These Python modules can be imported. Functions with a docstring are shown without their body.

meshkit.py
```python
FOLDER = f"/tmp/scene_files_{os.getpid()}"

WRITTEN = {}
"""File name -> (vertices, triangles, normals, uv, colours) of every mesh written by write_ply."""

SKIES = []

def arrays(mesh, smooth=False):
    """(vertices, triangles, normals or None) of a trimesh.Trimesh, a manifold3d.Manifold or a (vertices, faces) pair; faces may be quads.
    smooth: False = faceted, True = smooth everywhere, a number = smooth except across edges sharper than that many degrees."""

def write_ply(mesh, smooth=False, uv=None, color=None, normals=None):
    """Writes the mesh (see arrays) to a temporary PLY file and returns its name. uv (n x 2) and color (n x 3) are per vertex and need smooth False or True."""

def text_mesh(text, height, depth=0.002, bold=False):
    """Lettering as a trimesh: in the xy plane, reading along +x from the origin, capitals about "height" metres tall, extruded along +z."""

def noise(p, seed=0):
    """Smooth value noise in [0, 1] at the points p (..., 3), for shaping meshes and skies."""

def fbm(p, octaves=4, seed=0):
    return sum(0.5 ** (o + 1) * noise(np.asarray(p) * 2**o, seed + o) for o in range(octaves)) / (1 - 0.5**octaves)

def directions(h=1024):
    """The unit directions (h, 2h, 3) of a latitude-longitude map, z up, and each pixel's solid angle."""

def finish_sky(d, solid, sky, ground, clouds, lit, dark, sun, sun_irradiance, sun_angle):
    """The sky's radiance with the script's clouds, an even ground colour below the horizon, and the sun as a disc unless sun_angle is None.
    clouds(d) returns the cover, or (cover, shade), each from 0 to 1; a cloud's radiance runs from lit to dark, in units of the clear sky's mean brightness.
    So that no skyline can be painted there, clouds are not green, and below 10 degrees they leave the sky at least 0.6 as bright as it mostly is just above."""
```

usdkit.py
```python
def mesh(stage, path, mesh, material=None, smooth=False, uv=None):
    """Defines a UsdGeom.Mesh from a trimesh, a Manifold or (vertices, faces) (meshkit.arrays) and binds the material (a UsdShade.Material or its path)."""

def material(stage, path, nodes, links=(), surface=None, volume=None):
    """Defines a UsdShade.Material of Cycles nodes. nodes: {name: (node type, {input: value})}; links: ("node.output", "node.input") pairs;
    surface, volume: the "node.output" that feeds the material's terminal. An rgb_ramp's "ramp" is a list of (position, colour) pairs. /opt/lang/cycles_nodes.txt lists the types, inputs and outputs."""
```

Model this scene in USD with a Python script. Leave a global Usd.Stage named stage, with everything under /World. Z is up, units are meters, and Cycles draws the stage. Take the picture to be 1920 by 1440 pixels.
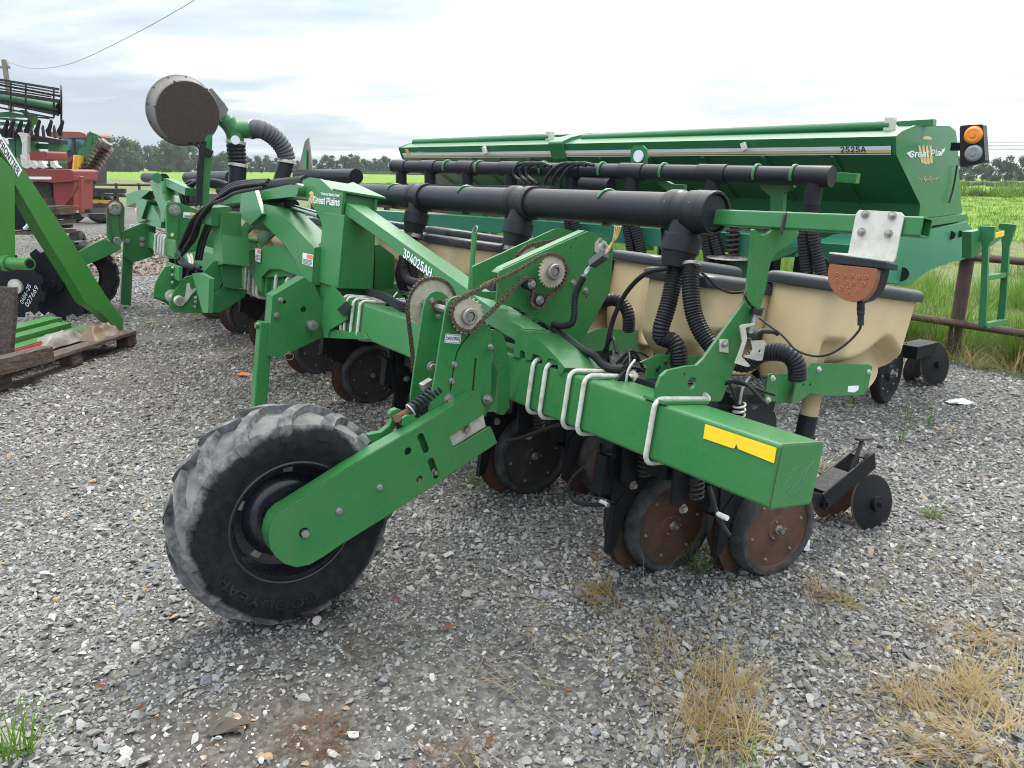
import math, random
import numpy as np, trimesh, shapely.geometry as sg, shapely.affinity as sa
import usdkit, meshkit
from pxr import Usd, UsdGeom, UsdLux, UsdShade, Gf, Sdf, Vt

stage = Usd.Stage.CreateInMemory()
UsdGeom.SetStageUpAxis(stage, UsdGeom.Tokens.z)
UsdGeom.SetStageMetersPerUnit(stage, 1.0)
UsdGeom.Xform.Define(stage, '/World')
UsdGeom.Scope.Define(stage, '/World/Looks')
# ------------------------------------------------------------------ camera
FPX, PITCH, ROLL, EYE_H, EXPOSURE = 1465.0, math.radians(15.33343), math.radians(0.48212), 1.52, 0.66
_f = np.array([0, math.cos(PITCH), -math.sin(PITCH)]); _r = np.array([1., 0, 0]); _u = np.cross(_r, _f)
C_R = math.cos(ROLL) * _r + math.sin(ROLL) * _u; C_U = -math.sin(ROLL) * _r + math.cos(ROLL) * _u; C_F = _f
EYE = np.array([0, 0, EYE_H])
cam = UsdGeom.Camera.Define(stage, '/World/camera')
cam.CreateHorizontalApertureAttr(36.0); cam.CreateVerticalApertureAttr(27.0)
cam.CreateFocalLengthAttr(36.0 * FPX / 1920)
cam.CreateClippingRangeAttr(Gf.Vec2f(0.05, 5000.0))
cam.CreateExposureAttr(EXPOSURE)
cam.AddTransformOp().Set(Gf.Matrix4d(*C_R, 0, *C_U, 0, *(-C_F), 0, *EYE, 1))
# ------------------------------------------------------------------ sky and sun (bright overcast)
SUN_AZ, SUN_EL = math.radians(22), math.radians(52)      # azimuth from +y towards +x
SD = np.array([math.sin(SUN_AZ) * math.cos(SUN_EL), math.cos(SUN_AZ) * math.cos(SUN_EL), math.sin(SUN_EL)])
CLOUD = 9.0
skym = usdkit.material(stage, '/World/Looks/sky_material', {
    'tc': ('texture_coordinate', {}),
    'sky': ('sky_texture', {'sky_type': 'single_scattering', 'sun_disc': False, 'sun_elevation': SUN_EL, 'sun_rotation': SUN_AZ, 'altitude': 50.0, 'air_density': 1.0, 'aerosol_density': 1.5}),
    'sep': ('separate_xyz', {}),
    'zc': ('math', {'math_type': 'maximum', 'value2': 0.0}),
    'zo': ('math', {'math_type': 'add', 'value2': 0.14}),
    'dx': ('math', {'math_type': 'divide'}), 'dy': ('math', {'math_type': 'divide'}),
    'cv': ('combine_xyz', {}),
    'mp': ('mapping', {'scale': (0.60, 1.0, 1.0), 'location': (3.1, 1.7, 0.0)}),
    'n1': ('noise_texture', {'scale': 1.15, 'detail': 7.0, 'roughness': 0.55, 'distortion': 0.25}),
    'n2': ('noise_texture', {'scale': 0.42, 'detail': 4.0, 'roughness': 0.5}),
    'cov': ('rgb_ramp', {'ramp': [(0.0, (0.6, 0.6, 0.6)), (0.4, (0.82, 0.82, 0.82)), (0.55, (1, 1, 1)), (1, (1, 1, 1))]}),
    'dot': ('vector_math', {'math_type': 'dot_product', 'vector2': tuple(SD)}),
    'glow': ('map_range', {'from_min': 0.40, 'from_max': 0.85, 'to_min': 0.0, 'to_max': 1.0, 'clamp': True}),
    'n2m': ('map_range', {'from_min': 0.3, 'from_max': 0.7, 'to_min': -0.35, 'to_max': 0.35, 'clamp': True}),
    'gs': ('math', {'math_type': 'add', 'use_clamp': True}),
    'n1m': ('map_range', {'from_min': 0.32, 'from_max': 0.68, 'to_min': -0.5, 'to_max': 0.42, 'clamp': True}),
    'gs2': ('math', {'math_type': 'add', 'use_clamp': True}),
    'ccol': ('rgb_ramp', {'ramp': [(0.0, (0.38 * CLOUD, 0.445 * CLOUD, 0.51 * CLOUD)), (0.3, (0.52 * CLOUD, 0.585 * CLOUD, 0.64 * CLOUD)), (0.55, (0.80 * CLOUD, 0.84 * CLOUD, 0.86 * CLOUD)), (1.0, (1.25 * CLOUD, 1.24 * CLOUD, 1.19 * CLOUD))]}),
    'mix': ('mix', {}),
    'ov': ('map_range', {'from_min': 0.0, 'from_max': 1.0, 'to_min': 0.92, 'to_max': 2.5, 'clamp': True}),
    'mul': ('vector_math', {'math_type': 'scale'}),
    'bg': ('background_shader', {'strength': 0.10}),
}, [('tc.generated', 'sep.vector'), ('sep.z', 'zc.value1'), ('zc.value', 'zo.value1'), ('sep.x', 'dx.value1'), ('zo.value', 'dx.value2'), ('sep.y', 'dy.value1'), ('zo.value', 'dy.value2'),
    ('dx.value', 'cv.x'), ('dy.value', 'cv.y'), ('cv.vector', 'mp.vector'), ('mp.vector', 'n1.vector'), ('mp.vector', 'n2.vector'),
    ('n1.fac', 'cov.fac'), ('tc.generated', 'dot.vector1'), ('dot.value', 'glow.value'), ('n2.fac', 'n2m.value'), ('glow.result', 'gs.value1'), ('n2m.result', 'gs.value2'),
    ('n1.fac', 'n1m.value'), ('gs.value', 'gs2.value1'), ('n1m.result', 'gs2.value2'), ('gs2.value', 'ccol.fac'),
    ('cov.color', 'mix.fac'), ('sky.color', 'mix.color1'), ('ccol.color', 'mix.color2'), ('sep.z', 'ov.value'), ('mix.color', 'mul.vector1'), ('ov.result', 'mul.scale'), ('mul.vector', 'bg.color')], surface='bg.background')
dome = UsdLux.DomeLight.Define(stage, '/World/sky')
UsdShade.MaterialBindingAPI.Apply(dome.GetPrim()).Bind(skym)
dome.GetPrim().SetCustomDataByKey('kind', 'structure')
sun = UsdLux.DistantLight.Define(stage, '/World/sun')
sun.CreateIntensityAttr(0.40); sun.CreateAngleAttr(18.0); sun.CreateNormalizeAttr(True); sun.CreateColorAttr(Gf.Vec3f(1.0, 0.96, 0.9))
_z = SD; _x = np.cross([0, 0, 1.], _z); _x /= np.linalg.norm(_x); _y = np.cross(_z, _x)
sun.AddTransformOp().Set(Gf.Matrix4d(*_x, 0, *_y, 0, *_z, 0, 0, 0, 0, 1))

# ------------------------------------------------------------------ helpers
def tag(p, label=None, cat=None, group=None, kind=None):
    for k, v in (('label', label), ('category', cat), ('group', group), ('kind', kind)):
        if v: p.SetCustomDataByKey(k, v)
    return p
_used = {}
def free(parent, name):
    n = _used.get((parent, name), -1) + 1; _used[(parent, name)] = n
    return f'{parent}/{name}' if n == 0 else f'{parent}/{name}_{n:03d}'
class Frame:
    """A thing's own axes: rows of R in the world, origin O. at() meets the photograph's line of sight with one of its planes."""
    def __init__(s, R, O): s.R, s.O = np.array(R, float), np.array(O, float)
    def at(s, x, y, ax, val):
        i = 'uvw'.index(ax); d = s.R @ ((x - 960) / FPX * C_R - (y - 720) / FPX * C_U + C_F); o = s.R @ (EYE - s.O)
        return o + d * (val - o[i]) / d[i]
    def poly(s, pts, ax, val):
        k = {'u': [1, 2], 'v': [0, 2], 'w': [0, 1]}[ax]
        return [tuple(s.at(x, y, ax, val)[k]) for x, y in pts]
    def world(s, p): return np.asarray(p, float) @ s.R + s.O
    def local(s, p): return s.R @ (np.asarray(p, float) - s.O)
    def matrix(s): return Gf.Matrix4d(*s.R[0], 0, *s.R[1], 0, *s.R[2], 0, *s.O, 1)
WORLD = Frame(np.eye(3), (0, 0, 0))
def yaw_frame(x, y, z, deg):
    c, s_ = math.cos(math.radians(deg)), math.sin(math.radians(deg))
    return Frame([[c, s_, 0], [-s_, c, 0], [0, 0, 1]], (x, y, z))
def thing(name, frame, label, cat, group=None):
    x = UsdGeom.Xform.Define(stage, free('/World', name)); x.AddTransformOp().Set(frame.matrix())
    tag(x.GetPrim(), label, cat, group); return str(x.GetPath())
def part(parent, name, mesh, mat, smooth=30, label=None, kind=None):
    if isinstance(mesh, list): mesh = cat(*mesh)
    m = usdkit.mesh(stage, free(parent, name), mesh, MAT[mat], smooth)
    tag(m.GetPrim(), label, None, None, kind); return str(m.GetPath())
def top(name, mesh, mat, label=None, category=None, group=None, kind=None, smooth=30):
    p = part('/World', name, mesh, mat, smooth); tag(stage.GetPrimAtPath(p), label, category, group, kind); return p
def cat(*ms):
    v, f, n = [], [], 0
    for m in ms:
        a, b = (m.vertices, m.faces) if hasattr(m, 'faces') else m
        a = np.asarray(a, float); v.append(a); f.append(np.asarray(b) + n); n += len(a)
    return np.vstack(v), np.vstack(f)
def box(lo, hi):
    b = trimesh.creation.box([abs(h - l) for l, h in zip(lo, hi)]); b.apply_translation([(l + h) / 2 for l, h in zip(lo, hi)])
    return np.array(b.vertices), np.array(b.faces)
def basis(d):
    d = np.asarray(d, float); d = d / np.linalg.norm(d); a = np.array([0, 0, 1.]) if abs(d[2]) < .9 else np.array([1., 0, 0])
    x = np.cross(a, d); x /= np.linalg.norm(x); return x, np.cross(d, x), d
def obox(p0, p1, w, h, up=(0, 0, 1)):
    """a bar of section w (sideways) by h (up) from p0 to p1"""
    p0, p1 = np.asarray(p0, float), np.asarray(p1, float); d = p1 - p0; L = np.linalg.norm(d); d = d / L
    s = np.cross(d, up); s /= np.linalg.norm(s); t = np.cross(s, d)
    v, f = box((0, -w / 2, -h / 2), (L, w / 2, h / 2)); return p0 + v[:, :1] * d + v[:, 1:2] * s + v[:, 2:] * t, f
def cyl(p0, p1, r, n=20, r2=None, cap=True):
    p0, p1 = np.asarray(p0, float), np.asarray(p1, float); x, y, d = basis(p1 - p0); r2 = r if r2 is None else r2
    a = np.arange(n) / n * 2 * np.pi; c = np.cos(a)[:, None] * x + np.sin(a)[:, None] * y
    v = np.vstack([p0 + r * c, p1 + r2 * c, p0[None], p1[None]]); i = np.arange(n); j = (i + 1) % n
    f = [np.stack([i, j, n + j], 1), np.stack([i, n + j, n + i], 1)]
    if cap: f += [np.stack([j, i, np.full(n, 2 * n)], 1), np.stack([n + i, n + j, np.full(n, 2 * n + 1)], 1)]
    return v, np.vstack(f)
def spline(pts, n=8, closed=False):
    P = np.asarray(pts, float)
    if closed: P = np.vstack([P[-1], P, P[:2]])
    else: P = np.vstack([2 * P[0] - P[1], P, 2 * P[-1] - P[-2]])
    out = []
    for i in range(1, len(P) - 2):
        for t in np.arange(n) / n:
            a, b, c, d = P[i - 1:i + 3]
            out.append(.5 * (2 * b + (c - a) * t + (2 * a - 5 * b + 4 * c - d) * t * t + (3 * b - a - 3 * c + d) * t ** 3))
    if not closed: out.append(P[-2])
    return np.array(out)
def resample(P, step):
    s = np.r_[0, np.cumsum(np.linalg.norm(np.diff(P, axis=0), axis=1))]; n = max(2, int(round(s[-1] / step)) + 1)
    t = np.linspace(0, s[-1], n); return np.stack([np.interp(t, s, P[:, k]) for k in range(3)], 1)
def tube(P, r, n=10, closed=False, cap=True):
    P = np.asarray(P, float); m = len(P); R = np.broadcast_to(np.asarray(r, float), (m,))
    T = np.gradient(P, axis=0) if not closed else np.roll(P, -1, 0) - np.roll(P, 1, 0)
    T = T / np.maximum(np.linalg.norm(T, axis=1, keepdims=True), 1e-9); x, _, _ = basis(T[0]); rings = []
    a = np.arange(n) / n * 2 * np.pi
    for k in range(m):
        x = x - T[k] * (x @ T[k]); x = x / np.linalg.norm(x); y = np.cross(T[k], x)
        rings.append(P[k] + R[k] * (np.cos(a)[:, None] * x + np.sin(a)[:, None] * y))
    v = np.vstack(rings); f = []; i = np.arange(n); j = (i + 1) % n
    for k in range(m if closed else m - 1):
        o, q = k * n, ((k + 1) % m) * n
        f += [np.stack([o + i, o + j, q + j], 1), np.stack([o + i, q + j, q + i], 1)]
    if cap and not closed:
        v = np.vstack([v, P[:1], P[-1:]]); e = (m - 1) * n
        f += [np.stack([j, i, np.full(n, m * n)], 1), np.stack([e + i, e + j, np.full(n, m * n + 1)], 1)]
    return v, np.vstack(f)
def hose(pts, r, pitch=.011, n=14, amp=.12):
    """ribbed hose: two samples a rib"""
    P = resample(spline(pts, 10), pitch / 2); R = r * (1 + amp * (np.arange(len(P)) % 2 * 2 - 1) * .5); return tube(P, R, n)
def revolve(prof, c, d, n=48):
    """prof: (radius, along) closed loop or open, about axis d through c"""
    x, y, d = basis(d); c = np.asarray(c, float); a = np.arange(n) / n * 2 * np.pi; m = len(prof)
    rr = np.array([p[0] for p in prof]); zz = np.array([p[1] for p in prof])
    v = (c + zz[:, None, None] * d + rr[:, None, None] * (np.cos(a)[None, :, None] * x + np.sin(a)[None, :, None] * y)).reshape(-1, 3)
    f = []; i = np.arange(n); j = (i + 1) % n
    for k in range(m - 1): o, q = k * n, k * n + n; f += [np.stack([o + i, q + j, o + j], 1), np.stack([o + i, q + i, q + j], 1)]
    return v, np.vstack(f)
def rnd(p, r=.006, q=3):
    try:
        g = p.buffer(-r, quad_segs=q).buffer(2 * r, quad_segs=q).buffer(-r, quad_segs=q)
        return g if g.geom_type == 'Polygon' and g.area > .5 * p.area else p
    except Exception: return p
def ext(poly, ax, a, b, r=0.0):
    """extrudes a 2-d outline (u: v,w / v: u,w / w: u,v) between a and b along ax"""
    p = poly if hasattr(poly, 'geom_type') else sg.Polygon(poly)
    if not p.is_valid: p = p.buffer(0)
    if r: p = rnd(p, r)
    if p.geom_type != 'Polygon': p = max(p.geoms, key=lambda g: g.area)
    m = trimesh.creation.extrude_polygon(p, abs(b - a), engine='earcut'); V = np.array(m.vertices); F = np.array(m.faces); z = V[:, 2] + min(a, b)
    if ax == 'u': return np.stack([z, V[:, 0], V[:, 1]], 1), F
    if ax == 'v': return np.stack([V[:, 0], z, V[:, 1]], 1), F[:, ::-1]
    return np.stack([V[:, 0], V[:, 1], z], 1), F
def disc2(x, y, r, q=8): return sg.Point(x, y).buffer(r, quad_segs=q)
def slot2(p, q, r): return sg.LineString([p, q]).buffer(r, quad_segs=4)
def hexbolt(c, d, r=.012, h=.01, washer=True, stud=0.0):
    c = np.asarray(c, float); d = np.asarray(d, float) / np.linalg.norm(d); out = []
    if washer: out.append(cyl(c, c + d * .003, r * 1.45, 14))
    out.append(cyl(c + d * .002, c + d * (h + .003), r, 6, r * .96))
    if stud: out.append(cyl(c + d * h, c + d * (h + stud), r * .55, 8))
    return cat(*out)
def spring(p0, p1, r, wire, turns, n=7):
    p0, p1 = np.asarray(p0, float), np.asarray(p1, float); x, y, d = basis(p1 - p0); t = np.linspace(0, 1, int(turns * 12) + 1); a = t * turns * 2 * np.pi
    return tube(p0 + t[:, None] * (p1 - p0) + r * (np.cos(a)[:, None] * x + np.sin(a)[:, None] * y), wire, n)
def mirror_free(v, f): return v, f[:, ::-1]
def xf(m, M):
    v, f = m; return v @ np.asarray(M)[:3, :3].T + np.asarray(M)[:3, 3], f
def text_fit(text, bl, br, tl, depth=.0012, bold=True):
    """lettering filling the parallelogram bl, br, tl"""
    m = meshkit.text_mesh(text, 1.0, 1.0, bold); v = np.array(m.vertices); lo, hi = v.min(0), v.max(0); v = (v - lo) / (hi - lo)
    bl, br, tl = (np.asarray(p, float) for p in (bl, br, tl)); n = np.cross(br - bl, tl - bl); n /= np.linalg.norm(n)
    return bl + v[:, :1] * (br - bl) + v[:, 1:2] * (tl - bl) + v[:, 2:] * depth * n, np.array(m.faces)
def quad(bl, br, tr, tl, t=.001):
    """thin plate on four corners, t thick towards its front"""
    P = np.array([bl, br, tr, tl], float); n = np.cross(P[1] - P[0], P[3] - P[0]); n /= np.linalg.norm(n)
    v = np.vstack([P, P + n * t]); f = [(0, 2, 1), (0, 3, 2), (4, 5, 6), (4, 6, 7)]
    for i in range(4): j = (i + 1) % 4; f += [(i, j, 4 + j), (i, 4 + j, 4 + i)]
    return v, np.array(f)
CROP = dict(a=(0, 120, 4), b=(0, 440, 4), c=(200, 280, 4), d=(440, 320, 4), e=(660, 300, 4), f=(700, 440, 4), g=(1100, 330, 4), h=(1440, 200, 4), i=(1340, 540, 4), j=(1340, 740, 4),
            k=(900, 740, 4), l=(300, 720, 3.1304), m=(560, 600, 4), n=(700, 200, 4), o=(1100, 900, 2.6667), q=(1380, 360, 4), r=(1100, 440, 5.3333), s=(740, 500, 5.5385), t=(0, 120, 7.2))
def px(c, *pts):
    x, y, k = CROP[c]; return [(x + a / k, y + b / k) for a, b in pts]

# ------------------------------------------------------------------ materials
MAT = {}
def look(name, nodes, links, surface): MAT[name] = usdkit.material(stage, '/World/Looks/' + name, nodes, links, surface=surface)
def paint(name, base, dirt, rough=.38, bevel=.004, coat=.25, amount=.35, scale=9, metallic=0., spec=.5, chips=None):
    """painted or plain surface: slight tone drift, dust and scuffs by noise, rounded edges"""
    nodes = {'geo': ('geometry', {}), 'n1': ('noise_texture', {'scale': scale, 'detail': 6.0, 'roughness': .65}), 'n2': ('noise_texture', {'scale': scale * 11, 'detail': 3.0, 'roughness': .6}),
             'r1': ('map_range', {'from_min': .42, 'from_max': .72, 'to_min': 0., 'to_max': amount, 'clamp': True}),
             'mx': ('mix', {'color1': base, 'color2': dirt}),
             'rr': ('map_range', {'from_min': .3, 'from_max': .7, 'to_min': rough - .05, 'to_max': rough + .12, 'clamp': True}),
             'p': ('principled_bsdf', {'metallic': metallic, 'coat_weight': coat, 'coat_roughness': .2, 'specular_ior_level': spec})}
    links = [('geo.position', 'n1.vector'), ('geo.position', 'n2.vector'), ('n1.fac', 'r1.value'), ('r1.result', 'mx.fac'), ('mx.color', 'p.base_color'), ('n2.fac', 'rr.value'), ('rr.result', 'p.roughness')]
    if bevel:
        nodes['bv'] = ('bevel', {'samples': 4, 'radius': bevel}); links.append(('bv.bevel', 'p.normal'))
    if chips:       # paint worn off along edges, in patches
        nodes |= {'be': ('bevel', {'samples': 4, 'radius': .010}), 'ed': ('vector_math', {'math_type': 'dot_product'}), 'em': ('map_range', {'from_min': .80, 'from_max': .985, 'to_min': 1., 'to_max': 0., 'clamp': True}),
                  'cn': ('noise_texture', {'scale': 26.0, 'detail': 6.0, 'roughness': .75}), 'cm': ('map_range', {'from_min': .52, 'from_max': .58, 'to_min': 0., 'to_max': 1., 'clamp': True}), 'ce': ('math', {'math_type': 'multiply'}),
                  'sn': ('noise_texture', {'scale': 55.0, 'detail': 7.0, 'roughness': .8}), 'sm': ('map_range', {'from_min': .72, 'from_max': .76, 'to_min': 0., 'to_max': .8, 'clamp': True}), 'ca': ('math', {'math_type': 'maximum'}), 'mc': ('mix', {'color2': chips})}
        links = [l for l in links if l[1] != 'p.base_color'] + [('geo.normal', 'ed.vector1'), ('be.bevel', 'ed.vector2'), ('ed.value', 'em.value'), ('geo.position', 'cn.vector'), ('cn.fac', 'cm.value'), ('em.result', 'ce.value1'), ('cm.result', 'ce.value2'),
                  ('geo.position', 'sn.vector'), ('sn.fac', 'sm.value'), ('ce.value', 'ca.value1'), ('sm.result', 'ca.value2'), ('ca.value', 'mc.fac'), ('mx.color', 'mc.color1'), ('mc.color', 'p.base_color')]
    look(name, nodes, links, 'p.BSDF')
paint('green_paint', (.018, .132, .032), (.052, .150, .055), .33, coat=.28, amount=.5, scale=5, chips=(.11, .075, .05))
paint('drill_green', (.0145, .122, .037), (.03, .13, .055), .36, amount=.4)
paint('teal_paint', (.026, .165, .098), (.05, .19, .12), .36)
paint('bright_green', (.022, .130, .016), (.045, .15, .03), .36)
paint('tan_plastic', (.54, .415, .235), (.44, .33, .19), .5, .008, .0, .45, 6)
paint('black_plastic', (.007, .008, .011), (.016, .017, .019), .36, .003, .0, .6, 7, spec=.35)
paint('black_paint', (.005, .006, .008), (.015, .014, .013), .42, .003, .0, .5, 9, spec=.2)
paint('lid_plastic', (.018, .020, .025), (.040, .042, .046), .34, .010, .0, .5, 6)
paint('black_hose', (.008, .008, .010), (.016, .016, .018), .42, 0, 0, .5, 12, spec=.35)
paint('rim_paint', (.009, .010, .015), (.02, .02, .022), .22, .003, .6, .4, 12)
look('muddy_tyre', {'geo': ('geometry', {}), 'sub': ('vector_math', {'math_type': 'subtract', 'vector2': (-0.7753, 2.4620, 0.3808)}), 'cr': ('vector_math', {'math_type': 'cross_product', 'vector2': (.56978, -.82180, 0.)}), 'ln': ('vector_math', {'math_type': 'length'}),
    'n1': ('noise_texture', {'scale': 6.0, 'detail': 6.0, 'roughness': .62}), 'n2': ('noise_texture', {'scale': 30.0, 'detail': 5.0, 'roughness': .65}), 'a1': ('math', {'math_type': 'multiply_add', 'value2': .12, 'value3': -.06}), 'ad': ('math', {'math_type': 'add'}),
    'mr': ('map_range', {'from_min': .322, 'from_max': .340, 'to_min': 0., 'to_max': 1., 'clamp': True}), 'dust': ('rgb_ramp', {'ramp': [(.30, (.05, .051, .053)), (.5, (.125, .125, .124)), (.72, (.23, .228, .22))]}),
    'blk': ('rgb_ramp', {'ramp': [(.35, (.007, .007, .008)), (.7, (.020, .020, .021))]}), 'mx': ('mix', {}), 'rg': ('map_range', {'from_min': 0., 'from_max': 1., 'to_min': .50, 'to_max': .9}), 'bp': ('bump', {'strength': .35, 'distance': .004}), 'p': ('principled_bsdf', {'specular_ior_level': .16})},
    [('geo.position', 'sub.vector1'), ('sub.vector', 'cr.vector1'), ('cr.vector', 'ln.vector1'), ('geo.position', 'n1.vector'), ('geo.position', 'n2.vector'), ('n1.fac', 'a1.value1'), ('ln.value', 'ad.value1'), ('a1.value', 'ad.value2'), ('ad.value', 'mr.value'),
     ('n2.fac', 'dust.fac'), ('n2.fac', 'blk.fac'), ('mr.result', 'mx.fac'), ('blk.color', 'mx.color1'), ('dust.color', 'mx.color2'), ('mx.color', 'p.base_color'), ('mr.result', 'rg.value'), ('rg.result', 'p.roughness'), ('n2.fac', 'bp.height'), ('bp.normal', 'p.normal')], 'p.BSDF')
paint('rubber', (.010, .010, .011), (.030, .030, .030), .55, 0, 0, .75, 13, spec=.2)
paint('dusty_rubber', (.18, .178, .172), (.09, .09, .088), .9, .006, 0, 1.0, 16, spec=.2)
paint('wheel_rubber', (.022, .022, .024), (.095, .094, .088), .75, .006, 0, .9, 10, spec=.3)
paint('rusty_disc', (.105, .052, .032), (.045, .026, .020), .55, .002, 0, .95, 14, .3)
paint('rust', (.10, .045, .028), (.17, .08, .045), .7, .002, 0, .9, 40, .2)
paint('zinc', (.62, .60, .53), (.42, .38, .31), .40, .002, 0, .7, 22, .55)
paint('u_bolt_steel', (.60, .60, .54), (.36, .29, .21), .5, .0, 0, .8, 30, .12)
paint('steel', (.40, .38, .36), (.20, .15, .11), .38, .0015, 0, .8, 45, .9)
paint('sprocket_steel', (.44, .40, .31), (.28, .22, .15), .5, .002, 0, .8, 26, .25)
paint('chain_steel', (.13, .095, .07), (.06, .04, .03), .48, 0, 0, .9, 60, .6)
paint('chrome', (.75, .76, .78), (.6, .6, .6), .12, 0, 0, .2, 20, 1.0)
paint('scratch', (.10, .22, .12), (.16, .28, .18), .6, 0, 0, .5, 40)
paint('white_decal', (.74, .75, .76), (.6, .6, .6), .5, 0, 0, .3, 30)
paint('black_decal', (.02, .02, .022), (.03, .03, .03), .5, 0, 0, .3, 30)
paint('orange_decal', (.75, .20, .05), (.6, .18, .06), .5, 0, 0, .3, 30)
paint('red_decal', (.60, .045, .035), (.4, .05, .04), .5, 0, 0, .4, 30)
paint('tan_decal', (.66, .47, .20), (.55, .4, .2), .5, 0, 0, .3, 30)
paint('yellow_tape', (.85, .53, .010), (.75, .45, .03), .45, 0, .2, .3, 30)
paint('white_plastic', (.75, .77, .78), (.6, .62, .62), .4, .002, 0, .3, 30)
paint('lamp_diode', (.42, .15, .045), (.35, .12, .04), .4, 0, 0, .3, 40)
paint('amber_lens', (.20, .058, .014), (.15, .042, .012), .3, .002, .5, .4, 40)
paint('amber_lamp', (.85, .26, .01), (.6, .15, .01), .18, .002, .6, .5, 60)
paint('clear_lamp', (.20, .21, .23), (.35, .36, .38), .15, .002, .6, .5, 60)
paint('fan_grey', (.15, .138, .125), (.10, .09, .08), .5, .003, .0, .6, 16)
paint('fan_screen', (.045, .030, .026), (.075, .05, .04), .75, 0, 0, .8, 60)
paint('red_paint', (.20, .024, .020), (.17, .042, .034), .5, .006, .1, .6, 5)
paint('faded_red', (.25, .055, .04), (.32, .10, .08), .55, .006, .1, .6, 4)
paint('dark_iron', (.025, .022, .021), (.06, .045, .038), .6, .002, 0, .7, 16)
paint('yellow_paint', (.70, .36, .015), (.5, .28, .05), .4, .003, .2, .5, 12)
paint('fence_rust', (.060, .034, .028), (.10, .05, .036), .75, 0, 0, .9, 12)
paint('pole_wood', (.24, .20, .16), (.14, .115, .095), .9, 0, 0, .9, 6)
paint('wrap_plastic', (.30, .275, .235), (.16, .14, .115), .35, 0, 0, .9, 14)
paint('bag_brown', (.19, .125, .065), (.11, .075, .045), .5, 0, 0, .9, 14)
paint('wire_grey', (.06, .06, .07), (.1, .1, .1), .6, 0, 0, .3, 5)
look('dark_wood', {'geo': ('geometry', {}), 'mp': ('mapping', {'scale': (14., 1.6, 14.)}), 'n': ('noise_texture', {'scale': 4.0, 'detail': 6.0, 'distortion': .8}),
     'r': ('rgb_ramp', {'ramp': [(.25, (.025, .016, .012)), (.5, (.075, .048, .035)), (.75, (.16, .12, .095))]}), 'p': ('principled_bsdf', {'roughness': .75}), 'b': ('bump', {'strength': .4, 'distance': .004})},
     [('geo.position', 'mp.vector'), ('mp.vector', 'n.vector'), ('n.fac', 'r.fac'), ('r.color', 'p.base_color'), ('n.fac', 'b.height'), ('b.normal', 'p.normal')], 'p.BSDF')
look('glass', {'fr': ('fresnel', {'IOR': 1.5}), 't': ('transparent_bsdf', {'color': (.55, .70, .74)}), 'g': ('glossy_bsdf', {'roughness': .03, 'color': (1., 1., 1.)}), 'm': ('mix_closure', {})},
     [('fr.fac', 'm.fac'), ('t.BSDF', 'm.closure1'), ('g.BSDF', 'm.closure2')], 'm.closure')
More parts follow.
